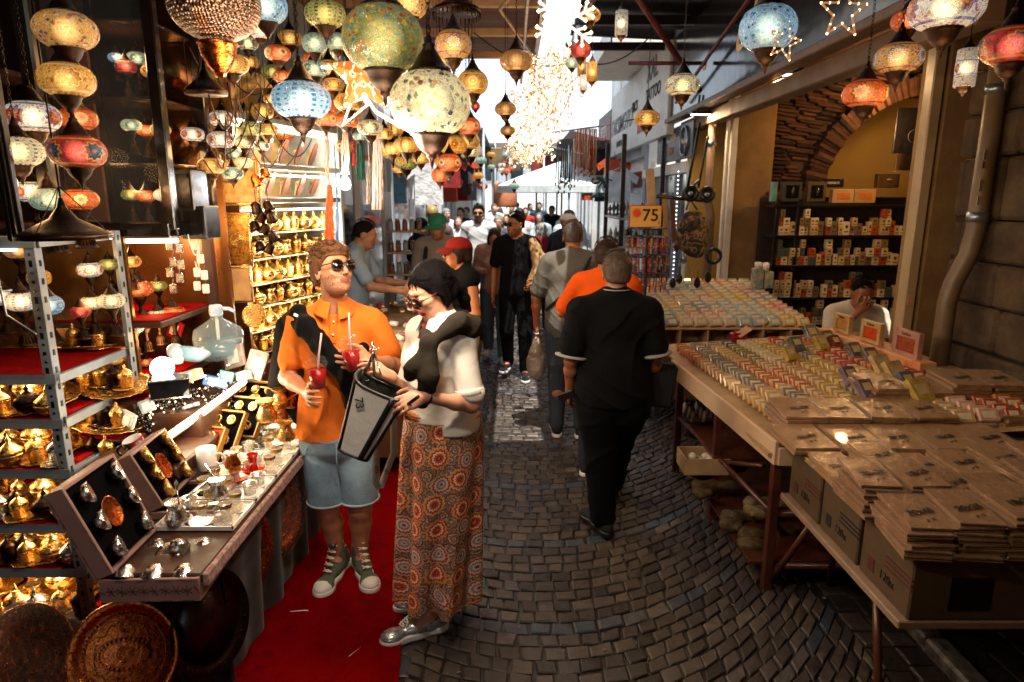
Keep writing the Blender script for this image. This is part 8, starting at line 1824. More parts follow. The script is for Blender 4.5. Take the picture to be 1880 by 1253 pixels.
 w=J['wrL']; d=nrm(J['elL']-w); MB().lathe([(.027,-.004),(.031,0),(.027,.004)],16,M=dirM(w+d*.02,w+d)).build('bracelet',BLACK_PL,rt,world=True)
 e=H+I['A'][0]*-.079*s-I['A'][2]*.032*s; MB().lathe([(0,-.006),(.006,0),(0,.006)],8,M=Matrix.Translation(e)).build('earring',mat('gold','#d8a840',.25,metal=1),rt,world=True)
 return J
WJ=woman()
def bag():
 a=W(700,716,2.42); b=W(652,828,2.42)
 r=root('shoulder_bag','white canvas bucket bag with black piping held open by the woman','bag',tuple(b))
 z=nrm(a-b); x=nrm(V3(.80,-.0,.42)); x=nrm(x-z*np.dot(x,z)); y=np.cross(z,x); L=np.linalg.norm(a-b)
 M=basisM(b,x,y,z)
 cv=fabric('white canvas bag','#e6e3da',var=.06,weave=380); bk=mat('black leather piping','#0d0c0c',.4)
 def sect(t,v):
  wv=.062+.048*v; d=.05+.02*v; c,s_=math.cos(t),math.sin(t); e=.45
  return (wv*math.copysign(abs(c)**e,c),d*math.copysign(abs(s_)**e,s_),v*L*1.08+ .012*math.cos(2*t)*v)
 MB().grid(lambda u,v:sect(2*math.pi*u,v),48,14,M=M).add([sect(2*math.pi*i/24,0) for i in range(24)],[tuple(range(24))[::-1]],M=M).build('canvas_body',cv,r,world=True)
 MB().grid(lambda u,v:tuple(q*(.955 if k<2 else 1) for k,q in enumerate(sect(2*math.pi*(1-u),.25+.74*v))),48,8,M=M).build('lining',mat('dark lining','#15130f',.9),r,world=True)
 m=MB()
 for v in (0,.985): m.tube([M@Vector(sect(2*math.pi*i/32,v)) for i in range(33)],.0065,6)
 for t in (.62,math.pi-.62,math.pi+.62,-.62): m.tube([M@(Vector(sect(t,v/8))*1.0) for v in range(9)],.0085,6)
 m.build('piping',bk,r,world=True)
 m=MB().tube([M@Vector(sect(-1.32,v/8)) for v in range(9)],.0125,6)
 m.build('side_band',bk,r,world=True)
 m=MB().tube([M@Vector(sect(math.pi*.75,1)),W(676,672,2.5),W(684,652,2.5),W(688,690,2.45),M@Vector(sect(math.pi*.4,1))],.007,6).tube([M@Vector(sect(-.2,1)),W(745,745,2.35),W(768,728,2.3)],.007,6)
 m.build('handles',bk,r,world=True)
 m=MB()
 for t in (.3,1.1,2.0,-.5): m.torus((0,0,0),.008,.0018,12,5,M=Matrix.Translation(M@Vector(sect(t,.93)))@Matrix.Rotation(.6,4,'X'))
 m.build('rings',STEEL,r,world=True)
 Tm=M@basisM((-.040,-.0755,L*.72),(.0,0,-1),(1,0,0),(0,-1,0)) if False else M@basisM((-.052,-.0715,L*.80),(.5,0,-.86),(.86,0,.5),(0,-1,0))
 text('73','lettering',.045,BLACK_PL,r,Tm@Matrix.Translation((0,0,.004)),world=True)
 st=fabric('cream webbing','#b5ab98',weave=300)
 def strap(pts,wd):
  m=MB(); P=[Vector(p) for p in pts]; n=len(P); vs=[]
  for p in P: vs+= [p+Vector((-wd/2,0,0)),p+Vector((wd/2,.004,0)),p+Vector((wd/2,.008,0)),p+Vector((-wd/2,.006,0))]
  fs=[]
  for i in range(n-1):
   for k in range(4): fs.append((i*4+k,i*4+(k+1)%4,(i+1)*4+(k+1)%4,(i+1)*4+k))
  return m.add(vs,fs,0,True)
 s1=strap([W(697,760,2.50),W(692,810,2.5),W(690,850,2.5),W(690,888,2.5),W(696,897,2.5)],.028).build('strap',st,r,world=True)
 s2=strap([W(722,770,2.52),W(723,830,2.52),W(712,860,2.52),W(702,885,2.51),W(697,897,2.5)],.028).build('strap',st,r,world=True)
 text('V73','lettering',.02,BLACK_PL,r,basisM(W(691,862,2.494),(.05,0,-1),(1,0,.05),(0,-1,0)),world=True,depth=.001)
 text('V73','lettering',.02,BLACK_PL,r,basisM(W(711,866,2.512),(-.42,0,.85),(-.85,0,-.42),(0,-1,0)),world=True,depth=.001)
 g=root('fork_sunglasses','folded silver rimmed glasses held up by the woman above her bag','glasses',tuple(W(690,655,2.5)))
 MB().tube([W(683,628,2.5),W(686,645,2.49),W(692,662,2.5)],.005,6).tube([W(692,662,2.5),W(700,690,2.47)],.004,6).torus(tuple(W(688,640,2.49)),.018,.003,14,5).build('frame',SILVER,g,world=True)
bag()
def blackman():
 Y=3.55; f=nrm(V3(.06,1,0)); r=np.cross(f,UP); s=.97
 J={'s':s,'f':f,'r':r,'pelvis':W(1124,728,Y),'neck':W(1131,545,Y+.02),'shL':W(1064,572,Y+.01),'shR':W(1192,572,Y+.01),'elL':W(1048,660,Y-.02),'wrL':W(1046,716,Y+.08),'elR':W(1204,655,Y),'wrR':W(1198,700,Y+.17)}
 J['hipL']=W(1098,748,Y);J['hipR']=W(1150,748,Y)
 J['anL']=np.array(gnd(1106,985))+V3(.0,.02,.1);J['anR']=np.array(gnd(1125,925))+V3(0,.05,.16); J['anL'][2]=.11; J['anR'][2]=.14
 J['knL']=(J['hipL']+J['anL'])/2+f*.0+V3(.0,0,.03);J['knR']=(J['hipR']+J['anR'])/2+V3(.01,.05,.03)
 J['ftL']=nrm(V3(-.45,1,0));J['ftR']=nrm(V3(.1,1,0)); J['hf']=nrm(V3(.0,1,-.06)); J['hu']=np.cross(np.cross(J['hf'],UP),J['hf']); J['hu']=nrm(np.cross(nrm(np.cross(J['hf'],UP)),J['hf'])); J['head']=W(1132,503,Y+.04)
 bl=fabric('black polo','#09090a',var=.3); tr=fabric('black trousers','#060607',var=.3)
 rt,I=finish_person(J,'heavy grey-haired man in black polo walking away down the street','#8a563c','grey','#4a3c30',h=.0075,sleeve=.72,top='polo_shirt',topm=bl,botm=tr,chub=1.13,belly=.045,loose=.02,hem=W(1124,738,Y)[2],fold=.009,seed=11,legloose=.03,shoesm=BLACK_CL,solem=BLACK_PL,
 handspec={'L':dict(curl=.6)})
 tipm=mat('grey piping','#8a8784',.7)
 for q in 'LR':
  d=nrm(J['el'+q]-J['sh'+q]); c=J['sh'+q]+(J['el'+q]-J['sh'+q])*.93
  MB().lathe([(.089,-.006),(.0925,-.003),(.0925,.005),(.089,.007)],24,M=dirM(c,c+d)).build('sleeve_trim',tipm,rt,world=True)
 nk=J['neck']; MB().torus(tuple(nk+V3(0,-.005,.045)),.071,.0035,26,5,sc=(1.05,1)).build('collar_trim',tipm,rt,world=True)
 MB().lathe([(.068,-.015),(.074,0),(.066,.038),(.062,.04)],24,c=tuple(nk+V3(0,-.005,.012)),sc=(1.08,1)).build('collar',bl,rt,world=True)
 p=W(1040,726,Y-.02); ph=root('phone','black phone in the left hand of the man in the black polo','phone',tuple(p)); MB().rbox((0,0,0),(.045,.02,.10),.006,rot=(.3,1.1,0)).build('phone_body',BLACK_PL,ph)
 b=root('black_tote','black tote bag hanging on the right arm of the man in the black polo','bag',tuple(W(1205,725,Y+.1)))
 MB().rbox(tuple(W(1206,705,Y+.1)),(.2,.1,.26),.02,rot=(0,.12,.1)).build('bag_body',BLACK_CL,b,world=True); MB().tube([W(1190,665,Y+.1),W(1200,640,Y+.1),W(1215,668,Y+.1)],.006,6).build('handles',BLACK_PL,b,world=True)
blackman()
HANG={}
def px_xy(px,py): p=gnd(px,py); return p.x,p.y
def P_(label,x,y,deg,h,tone,hair,hc,tc,bc,**k):
 fem=k.pop('fem',False); pose={a:k.pop(a) for a in('arms','stride','lean','look','pitch','turn') if a in k}
 J=skel(x,y,deg,h,**pose); g=k.pop('h_',.0115)
 k.setdefault('topm',fabric('t '+tc,tc)); k.setdefault('botm',fabric('b '+bc,bc)); return finish_person(J,label,tone,hair,hc,fem=fem,h=g,**k)[1],J
CR='passers-by in the street'
ci,J=P_('man in black t-shirt and sunglasses with a beige jacket over his arm',.05,7.0,172,1.79,'#a5663c','buzz','#130d0a','#0c0c0e','#0b0b0d',arms={'L':((.1,.0,-.27),(-.08,.16,-.10)),'R':((.06,-.02,-.28),(.0,.07,-.24))},look=38,stride=.14,sunnies=True,group=CR,shoesm=BLACK_CL,sleeve=.7,beard=True)
jk=root('beige_jacket','beige jacket draped over the arm and shoulder of the man in black','jacket',tuple(J['elL'])); e=J['elL']; surf('cloth',[('c',J['shL']+V3(-.02,-.07,.02),e+V3(-.03,-.10,.05),.05,.09),('c',e+V3(-.03,-.10,.05),e+V3(-.12,-.14,-.12),.09,.07),('c',e+V3(-.0,-.1,.1),e+V3(.03,-.12,-.16),.08,.05)],.012,[fabric('beige','#9a7a54')],jk,disp=folds(.009,1.4,3))
P_('young woman with long brown hair, pink jacket and jeans looking down',-.20,7.75,178,1.62,'#b37a58','long','#2c1710','#b48f84','#5a6c7a',fem=True,arms={'L':((.05,.05,-.26),(-.12,.2,.0)),'R':((.05,.03,-.26),(-.1,.2,.02))},pitch=-28,stride=.2,group=CR,sleeve=1.9,shoesm=WHITE_PL,loose=.02)
P_('bearded man in a green cap and grey t-shirt with a black backpack',-.72,6.55,184,1.80,'#b57a52',None,'#6a3c1c','#7d766c','#3a3a3c',beard=True,cap=fabric('green cap','#2f7a5c'),pitch=-12,look=18,group=CR,sleeve=.7)
bk=root('backpack_straps','black backpack worn by the man in the green cap','backpack',(-.72,6.6,1.1)); MB().tube([(-.84,6.5,1.5),(-.85,6.40,1.38),(-.84,6.41,1.1)],.022,6).tube([(-.60,6.5,1.5),(-.59,6.40,1.38),(-.60,6.41,1.1)],.022,6).build('strap',BLACK_CL,bk,world=True); MB().rbox((-.72,6.76,1.25),(.3,.16,.42),.05).build('pack',BLACK_CL,bk,world=True)
P_('woman in a red cap and black tank top turning her head aside',-.36,4.9,112,1.66,'#b8703f','bob','#2a1a14','#0e0d0e','#5c4a24',fem=True,cap=fabric('red cap','#7d1f16'),sleeve=0,look=8,pitch=-2,arms={'L':((.05,-.02,-.26),(-.15,.12,-.08)),'R':((.05,.05,-.26),(-.12,.15,-.05))},group=CR,h_=.0095,sunnies=True)
P_('bearded man in sunglasses and white shirt behind the woman with long hair',-.50,10.0,178,1.84,'#a5714e','short','#15100d','#bdbfc0','#3a3f4a',beard=True,sunnies=True,group=CR,sleeve=1.8)
P_('grey haired older man behind the man in black',-.22,10.8,182,1.66,'#a8785a','grey','#8f8d8a','#4a4d52','#3a3c40',group=CR)
ci,J=P_('man in a white cap with a navy sweater over his shoulders',.62,7.9,-62,1.76,'#8f5f42',None,'#2a211c','#20242e','#16181d',cap=fabric('white cap','#bcb9b2'),look=20,pitch=-8,sunnies=True,group=CR,sleeve=1.8,loose=.03)
ci,J=P_('broad man in a grey t-shirt with a bag strap, carrying a plastic bag',.47,5.15,-8,1.76,'#a2633f','buzz','#4a4038','#57534c','#3a4048',chub=1.12,belly=.03,arms={'L':((.10,.02,-.28),(.0,.06,-.24)),'R':((.05,.05,-.27),(-.04,.2,-.1))},group=CR,h_=.010,sleeve=.8,lean=.1,turn=8,hem=.86)
w=J['wrL']; pb_=root('plastic_bag','clear knotted plastic bag hanging from the hand of the man in grey','bag',tuple(w)); b=w+V3(.0,.0,-.1); surf('film_bag',[('c',b,b+V3(0,0,-.12),.015,.06),('e',b+V3(0,0,-.24),(.085,.07,.13))],.009,[mat('milky plastic','#a99a8a',.25,vs=9,var=.4,bs=14,bump=1,bd=.02,coat=.5)],pb_,disp=folds(.006,1.6,8)); MB().torus(tuple(w+V3(0,0,-.07)),.03,.006,12,5,sc=(.5,1.4)).build('knot',WHITE_PL,pb_,world=True)
sx=root('shoulder_strap','black bag strap across the back of the man in grey','strap',tuple(J['neck'])); q=J['pelvis']; MB().tube([J['shR']+V3(-.03,-.03,.07),J['neck']+V3(.08,-.15,-.1),(J['neck']+q)/2+V3(-.06,-.165,0),q+V3(-.2,-.06,.12)],.014,5).build('strap',BLACK_CL,sx,world=True)
P_('person in an orange top and trousers, mostly hidden by the man in black polo',.62,4.35,-25,1.68,'#9c5c36','short','#2a1710','#d2500f','#2a2c34',chub=1.08,arms={'L':((.14,.02,-.22),(-.05,.2,.02)),'R':((.05,.05,-.27),(-.04,.2,-.1))},group=CR,h_=.010,sleeve=.75)
P_('vendor in a pale blue t-shirt reaching over his trinket stall',-1.42,5.75,-88,1.76,'#a3714f','buzz','#1c1511','#8fa3b2','#3a4a5c',arms={'L':((.02,.14,-.24),(-.04,.25,-.02)),'R':((.02,.14,-.24),(-.04,.25,-.04))},pitch=-16,lean=.12,h_=.0095,sleeve=.7)
def seller():
 J=skel(2.82,5.35,172,1.75,arms={'L':((.06,.10,-.26),(-.1,.22,.08)),'R':((.05,.16,-.18),(-.16,.10,.24))},pitch=-16,lean=.16)
 dz=V3(0,0,-.42)
 for k in('pelvis','neck','shL','shR','elL','elR','wrL','wrR','head','hipL','hipR'): J[k]=J[k]+dz
 for q,s_ in(('L',-.1),('R',.1)): J['kn'+q]=J['hip'+q]+J['f']*.42+V3(0,0,.03); J['an'+q]=J['kn'+q]+V3(0,0,-.42)+J['f']*.02; J['an'+q][2]=.1
 finish_person(J,'seated soap seller in a white t-shirt, hand at his mouth, sunglasses on his head','#8a5530','buzz','#120d0a',topm=fabric('white tee','#b5aa98'),botm=fabric('dark jeans','#23262c'),h=.009,sleeve=.65,seed=4,handspec={'R':dict(curl=.8,n=J['f']*-1)})
 hs=root('head_sunglasses','sunglasses pushed up on the head of the seated seller','sunglasses',tuple(J['head'])); m=MB(); h=J['head']+J['hu']*.085+J['hf']*.07
 for s_ in(-1,1): m.lathe([(.024,-.001),(.015,.004),(0,.005)],14,M=basisM(h+J['r']*.032*s_,J['r'],J['hf'],J['hu']))
 m.build('lenses',SHADE,hs,world=True); st=root('stool','dark stool under the seated seller','stool',(2.82,5.3,0)); MB().lathe([(.17,.36),(.18,.38),(.18,.41),(0,.42)],20,c=(2.82,5.4,0)).build('seat',W_dark,st,world=True)
 for a in range(4): MB().tube([(2.82+.12*math.cos(a*1.57+.7),5.4+.12*math.sin(a*1.57+.7),.37),(2.82+.16*math.cos(a*1.57+.7),5.4+.16*math.sin(a*1.57+.7),0)],.014,6).build('leg',W_dark,st,world=True)
seller()
FC=[('woman in a white tank top in front of the far stalls',-.95,11.8,180,1.62,'#c09a84','bob','#5a3a2c','#c9cccc','#7a8288',1),
('man in white with a backpack walking away',.12,11.2,0,1.78,'#8a6a58','short','#1c1a1a','#c2c8cc','#6a7076',0),
('man in a grey cap and white shirt among the far left stalls',-1.25,12.6,190,1.75,'#a0806c','grey','#7a7c80','#c0c6ca','#5a6066',0),
('man with black backpack straps over a pale shirt walking away',.9,10.4,-10,1.76,'#8a5c44','short','#1a1412','#b4bac0','#3a4048',0),
('person in a striped burgundy and white top with a patterned headscarf',.42,9.4,5,1.60,'#9a7a68','long','#8a8a84','#7a2030','#2a2c34',1),
('woman in a teal headscarf far down the street',.55,13.2,170,1.66,'#a88470','long','#3a5660','#8fa0a4','#5a6468',1),
('person in a dark coat by the left shop fronts',-1.1,14.5,150,1.74,'#a0806c','short','#1a1a1c','#2a3440','#20262c',0),
('bald man in a pale shirt in the far crowd',-.75,15.2,185,1.78,'#c0987c','buzz','#b08c70','#c4c8ca','#8a9094',0),
('man in a white shirt in the far left crowd',-.45,16.6,180,1.80,'#b89880','short','#5a4a40','#cfd2d2','#7a8084',0),
('woman in black hijab in the far crowd',-.1,14.0,178,1.60,'#b08c78','long','#15161a','#1c1e22','#1c1e22',1),
('woman with light hair in the middle of the far crowd',-.32,18.0,182,1.68,'#c8a890','long','#a08868','#b9a8a0','#6a7480',1),
('person in a red top in the far crowd',.35,17.2,180,1.70,'#a88470','short','#2a201c','#a83228','#3a4450',0),
('tall man in navy in the far crowd',.75,18.5,175,1.82,'#9a7a66','short','#1a1a1a','#2c3a4c','#2a3038',0),
('person in pale grey at the far left stalls',-1.2,17.8,170,1.70,'#b08c78','short','#3a302a','#a4acb0','#5c6468',0),
('person in beige far down the middle',.0,20.5,180,1.74,'#a88470','short','#2a2420','#b0a08c','#5a5c60',0),
('person in a white top far down the right',1.2,14.6,182,1.68,'#a88470','bob','#2a2420','#ccd0d0','#6a7076',1),
('person in black far down the right under the umbrella',1.0,16.8,178,1.75,'#a88470','short','#161616','#22262c','#22262c',0),
('person in light blue at the far end of the street',.6,22.5,180,1.76,'#a88470','short','#2a2420','#8fa6b4','#5a6068',0),
('person in grey at the far end of the street',-.6,23.5,0,1.74,'#a88470','short','#2a2420','#8a8e90','#4a4e54',0),
('dark haired person leaving at the far end of the street',.2,25.5,0,1.76,'#a88470','short','#1a1614','#b8bcbc','#4a4e54',0),
('woman in dark quilted jacket by the left shelf of jars',-1.15,8.2,-60,1.70,'#9c7a66','short','#14161a','#202a36','#20262e',1)]
for i,(lb,x,y,d,h,tn,hr,hc,tc,bc,fm) in enumerate(FC):
 P_(lb,x,y,d+((i*37)%30-15),h,tn,hr,hc,tc,bc,fem=bool(fm),h_=.0155 if y<14 else .019,group='far crowd',stride=.25*(i%2),look=(i*53)%50-25,sleeve=[.7,1.8][i%2],seed=i)
J=skel(-1.02,8.55,12,1.86,arms={'L':((.05,0,-.28),(.02,.04,-.24)),'R':((.05,0,-.28),(.02,.04,-.24))}); J['hu']=UP
rt,_=finish_person(J,'headed gold mannequin wearing a grey dress at the left shop front','#8a7040',None,'#8a7040',topm=fabric('taupe','#5d5256'),bottom=False,h=.0125,sleeve=.6,hem=.85,shoes=False,fem=True); rt['category']='mannequin'; rt.name='mannequin'
FCD=mat('pale grey facade','#dcdfe0',.7,vs=1.2,var=.2); FCD2=mat('blue grey facade','#98a3ab',.5,vs=1.5,var=.25); CRM=mat('cream facade','#dfdace',.8,vs=1,var=.2); GLD=mat('dark shop glass','#39434a',.1,metal=.3,vs=1,var=.5,bs=2,bump=.3)
def facade(x,y0,y1,hgt,m,label,side,seed):
 random.seed(seed); r=root('shop_building',label,'building',(x,(y0+y1)/2,0)); s=-side
 MB().box((x+side*1.0,(y0+y1)/2,hgt/2),(2.0,y1-y0-.01,hgt)).build('wall',m,r,world=True)
 n=max(1,int((y1-y0)/1.6)); w=(y1-y0)/n
 for i in range(n):
  yc=y0+w*(i+.5); MB().box((x+s*.012,yc,1.25),(.02,w-.3,2.3)).build('shop_window',GLD,r,world=True)
  MB().rbox((x+s*.03,yc-w/2+.06,1.35),(.07,.1,2.7),.006).build('pillar',[FCD2,FCD,GREY_P][i%3],r,world=True)
  if hgt>3.6: f=MB().rbox((x+s*.01,yc,3.9),(.05,w*.5,1.2),.006).build('window_frame',WHITE_P,r,world=True); g=MB().box((x+s*.04,yc,3.9),(.01,w*.42,1.08)).build('pane',GLD); g.parent=f; CH.setdefault(f.name,[]).append(g)
 MB().rbox((x+s*.06,(y0+y1)/2,2.78),(.12,y1-y0-.04,.35),.008).build('fascia',FCD if seed%2 else FCD2,r,world=True)
 if hgt>5: MB().box((x+side*1.0,(y0+y1)/2,hgt+.08),(2.3,y1-y0+.1,.16)).build('roof',mat('dull tiles','#6b5850',.8),r,world=True)
 return r
facade(-1.62,5.15,8.6,3.4,FCD2,'blue grey shop front behind the ropes and the seated vendor',-1,1)
facade(-1.62,8.7,12.5,4.6,FCD,'pale shop front beside the mannequin',-1,2)
facade(-1.9,12.6,18,5.5,CRM,'cream building behind the white shirted crowd on the left',-1,3)
facade(-2.2,18.2,26,4.2,FCD,'low shops far down the left side of the street',-1,4)
facade(-1.6,26.3,38,3.6,CRM,'farthest low shops on the left, under dark eaves',-1,5)
facade(2.3,11.4,16,4.8,FCD,'pale building above the white shop boards on the right',1,6)
facade(2.9,16.2,24,3.2,CRM,'low building at the hanging belts on the right',1,7)
facade(3.6,24.3,38,3.4,FCD,'farthest shops on the right beyond the umbrella',1,8)
e=root('end_building','pale two storey building closing the end of the street','building',(0,41,0)); MB().box((.5,42,2.4),(16,2,4.8)).build('wall',FCD,e,world=True)
for i in range(7):
 f=MB().rbox((-4.5+i*1.6,40.97,3.4),(.9,.06,1.1),.01).build('window_frame',WHITE_P,e,world=True); g=MB().box((-4.5+i*1.6,40.93,3.4),(.75,.02,.95)).build('pane',GLD); g.parent=f; CH.setdefault(f.name,[]).append(g)
MB().box((.5,41.8,4.95),(16.6,3,.3)).build('roof',mat('dull tiles','#6b5850',.8),e,world=True)
for i,(x0,x1,y0,y1,z,c,lb) in enumerate([(-2.2,-.55,13,19,3.3,'#4a5a58','dark green grey eave over the far left stalls'),(-2.0,-.5,20,28,3.5,'#3c3f42','dark lean-to roof far down the street'),(1.2,2.6,14,18,3.0,'#5a3a3a','small dull red awning by the hanging belts'),(-.8,.9,29,33,3.4,'#5c7370','grey green tarpaulin stretched across the far street'),(.9,2.6,19,25,3.1,'#8a8d8c','grey canopy over the far right stalls')]):
 o=root('lean_to_roof',lb,'awning',((x0+x1)/2,(y0+y1)/2,z)); MB().add([(x0,y0,z+.25),(x1,y0,z-.1),(x1,y1,z-.1),(x0,y1,z+.25),(x0,y0,z+.3),(x1,y0,z-.06),(x1,y1,z-.06),(x0,y1,z+.3)],[(0,1,2,3),(4,7,6,5),(0,4,5,1),(1,5,6,2),(2,6,7,3),(3,7,4,0)]).build('sheet',mat('canopy '+c,c,.7,vs=2,var=.3),o,world=True)
 for yy in (y0+.1,y1-.1): MB().tube([(x1 if x1<0 else x0,yy,0),(x1 if x1<0 else x0,yy,z)],.03,6).build('pole',GREY_P,o,world=True)
um=root('market_umbrella','large white market umbrella over the crowd on the right','umbrella',(1.15,15.5,0))
MB().tube([(1.15,15.5,0),(1.15,15.5,2.75)],.025,8).build('pole',WHITE_P,um,world=True); MB().lathe([(1.5,2.18),(1.45,2.25),(.05,2.75),(0,2.76)],8,c=(1.15,15.5,0),cap=False,smooth=False).lathe([(1.5,2.05),(1.5,2.2)],8,c=(1.15,15.5,0),cap=False,smooth=False).build('canopy',mat('white canvas','#c9d2d2',.8),um,world=True)
wb=root('shop_board','long white overhead shop board with black and red lettering on the right','sign',(2.0,11.5,3.2)); bx=2.0
MB().rbox((bx+.05,11.3,3.32),(.1,4.9,1.15),.008).build('panel',mat('white shop board','#b9b6b0',.45,vs=3,var=.08),wb,world=True)
Tb=lambda y,z:basisM((bx-.004,y,z),(0,-1,0),(0,0,1),(-1,0,0)); RD=mat('red lettering','#a8141c',.5)
text('TAKSIMOTO','lettering',.42,mat('grey black lettering','#2c3338',.5),wb,Tb(12.6,3.25),world=True,bold=.004,shear=.3)
text('FASHION.TR','lettering',.15,BLACK_CL,wb,Tb(12.6,2.92),world=True); text('SRCS','lettering',.22,BLACK_CL,wb,Tb(11.2,3.38),world=True,bold=.005); text('REPAIR','lettering',.2,RD,wb,Tb(10.6,3.0),world=True,bold=.008); text('TATTOO','lettering',.24,BLACK_CL,wb,Tb(9.8,3.4),world=True,bold=.005); text('XAL','lettering',.4,mat('grey black lettering','#2c3338',.5),wb,Tb(9.9,3.72),world=True,bold=.008)
db=root('dark_board','dark maroon shop board beyond the white ones','sign',(2.1,15,3)); MB().rbox((2.1,15.2,3.2),(.08,2.2,1.1),.008).build('panel',mat('grey shop board','#3f4448',.5),db,world=True); MB().box((2.055,15.2,3.35),(.01,1.9,.5)).build('red_panel',mat('faded maroon','#6a2a2c',.5),db,world=True); text('SPORT','lettering',.35,WHITE_P,db,basisM((2.045,15.2,3.35),(0,-1,0),(0,0,1),(-1,0,0)),world=True)
st=root('street_banner','faint white banner lettered ALTIN hanging across the bright gap','banner',(.2,17,4.4)); MB().rbox((.85,17,4.35),(2.2,.02,.9),.004).build('cloth',mat('white banner','#dadfe0',.8),st,world=True)
text('ALTIN KURUYE','lettering',.27,mat('faint lettering','#a9b0b4',.7),st,basisM((.85,16.985,4.45),(1,0,0),(0,0,1),(0,-1,0)),world=True); text('ALTIN','lettering',.3,mat('faint lettering','#a9b0b4',.7),st,basisM((-.1+.95,16.985,4.1),(1,0,0),(0,0,1),(0,-1,0)),world=True)
fl=root('blue_facade_upper','whitewashed upper facade above the boards on the right','wall',(2.3,9,4.2)); MB().box((2.45,9.6,4.4),(.3,3.4,1.1)).build('wall_face',FCD,fl,world=True)
for i in range(26):
 px=1024+i*2.7+(4 if i>11 else 0); blue=i<11; Y=9.2+.08*(i%4); p=at(px,236 if i>11 else 255,Y); c=['#1d3350','#24583f','#5a2a2a','#3a4a6a'][i%4] if blue else ['#b9622c','#c9a07a','#a03a1c','#d9c9b4'][i%4]
 r=root('hanging_belt',('dark blue and green' if blue else 'orange and white')+' braided belt hanging in a bunch from the pole on the right','belt',p,0,('dark' if blue else 'orange and white')+' braided belts on the pole'); L=random.uniform(.5,.66); MB().tube([(0,0,0),(.01*(i%3-1),0,-L*.5),(.02*(i%3-1),0,-L)],.0095,5).build('braid',mat('braid '+c,c,.7,vs=60,var=.5),r); MB().lathe([(.004,-.05),(.013,-.03),(.008,0)],6,c=(.02*(i%3-1),0,-L-.03)).build('fringe',mat('braid '+c,c,.7),r)
pb=root('belt_pole','horizontal steel pole carrying the bunches of belts','pole',tuple(at(1050,240,9.3))); MB().tube([at(1015,243,9.3),at(1100,232,9.3)],.012,6).tube([at(1100,232,9.3),(2.0,9.3,3.05)],.01,6).build('pole',STEEL,pb,world=True)
sf=root('right_stall_frame','tall black framed display stall of ornaments right of the crowd','stall',(1.75,10,0))
for x,y in ((1.55,9.4),(1.55,11.0),(2.1,9.4)): MB().rbox((x,y,1.4),(.06,.06,2.8),.004).build('post',BLACK_M,sf,world=True)
for z in (.8,1.25,1.65): MB().rbox((1.8,10.2,z),(.55,1.7,.03),.003).build('shelf_board',mat('glass board','#8a9aa0',.15),sf,world=True)
random.seed(17)
for i in range(34):
 z=[.82,1.27,1.67][i%3]; x=1.58+.12*(i%4)+random.uniform(0,.04); y=9.5+.14*(i//3); c=['#3a4a4c','#8a8478','#6a3a2a','#b0aca0','#2a2a2c'][i%5]; n_=['dark metal','stone coloured','copper','white','black'][i%5]
 r=root('figurine',f'{n_} ornament on the {["low","middle","top"][i%3]} shelf of the black framed stall','ornament',(x,y,z),i,f'{n_} ornaments on the {["low","middle","top"][i%3]} shelf'); h=random.uniform(.7,1.3); MB().lathe([(.035,0),(.03,.02),(.012*h,.05),(.035,.1*h),(.02,.15*h),(0,.2*h)],10).build('body',mat('ornament '+c,c,.35,metal=.4),r)
dr_=root('dragon_statue','dark green curling dragon figure on top of the right stall','statue',tuple(at(1098,345,9.6))); m=MB(); m.tube([Vector((.11*math.cos(a)*(1-a/14),0,.10*math.sin(a)*(1-a/14)+.03*a)) for a in [i*.35 for i in range(18)]],[.03-.001*i for i in range(18)],8); m.tube([(0,0,.0),(.1,0,.14),(.2,0,.1)],.012,5).lathe([(.1,-.14),(.09,-.1),(.03,-.06)],12); m.build('dragon_body',mat('verdigris bronze','#35504c',.4,metal=.5),dr_)
random.seed(23)
items=[('shirt','white hanging shirt','#c9cdd0'),('shirt','orange and white hanging shirt','#b9481c'),('shirt','black hanging shirt','#14151a'),('shirt','dark teal hanging shirt','#1f4a58'),('bag','dark brown shoulder bag','#3a2a22'),('bag','tan leather bag','#8a6440'),('bag','black leather bag','#17171a'),('shirt','red hanging shirt','#8a1a18')]
for i in range(36):
 nm,lb,c=items[i%8]; side=-1 if i<24 else 1; y=9.0+i*.62 if side<0 else 12.0+(i-24)*1.2; x=(-1.45+.012*(y-9)*0 if side<0 else 2.0+.05*(y-12))+random.uniform(-.05,.35)*(-side); z=2.15+.28*(i%3)
 o=root('hanging_'+nm,f'{lb} on the {["left","right"][side>0]} shop fronts down the street','clothing' if nm=='shirt' else 'bag',(x,y,z),random.uniform(-.5,.5),f'{lb}s along the street fronts')
 if nm=='shirt': MB().poly([(-.2,-.3),(.2,-.3),(.19,.1),(.3,.02),(.34,.14),(.16,.27),(.06,.24),(-.06,.24),(-.16,.27),(-.34,.14),(-.3,.02),(-.19,.1)],.05,M=Matrix.Rotation(math.pi/2,4,'X')).build('cloth',mat('cloth '+c,c,.85,vs=6,var=.3,bs=12,bump=.8,bd=.03),o); MB().tube([(-.15,-.02,.25),(0,-.02,.31),(.15,-.02,.25)],.008,4).tube([(0,-.02,.31),(0,-.02,.4)],.005,4).build('hanger',STEEL,o)
 else: MB().rbox((0,0,-.05),(.26,.1,.2),.03).build('bag_body',mat('leather '+c,c,.45),o); MB().tube([(-.1,0,.04),(-.08,0,.2),(.08,0,.2),(.1,0,.04)],.01,5).build('strap',mat('leather '+c,c,.45),o)
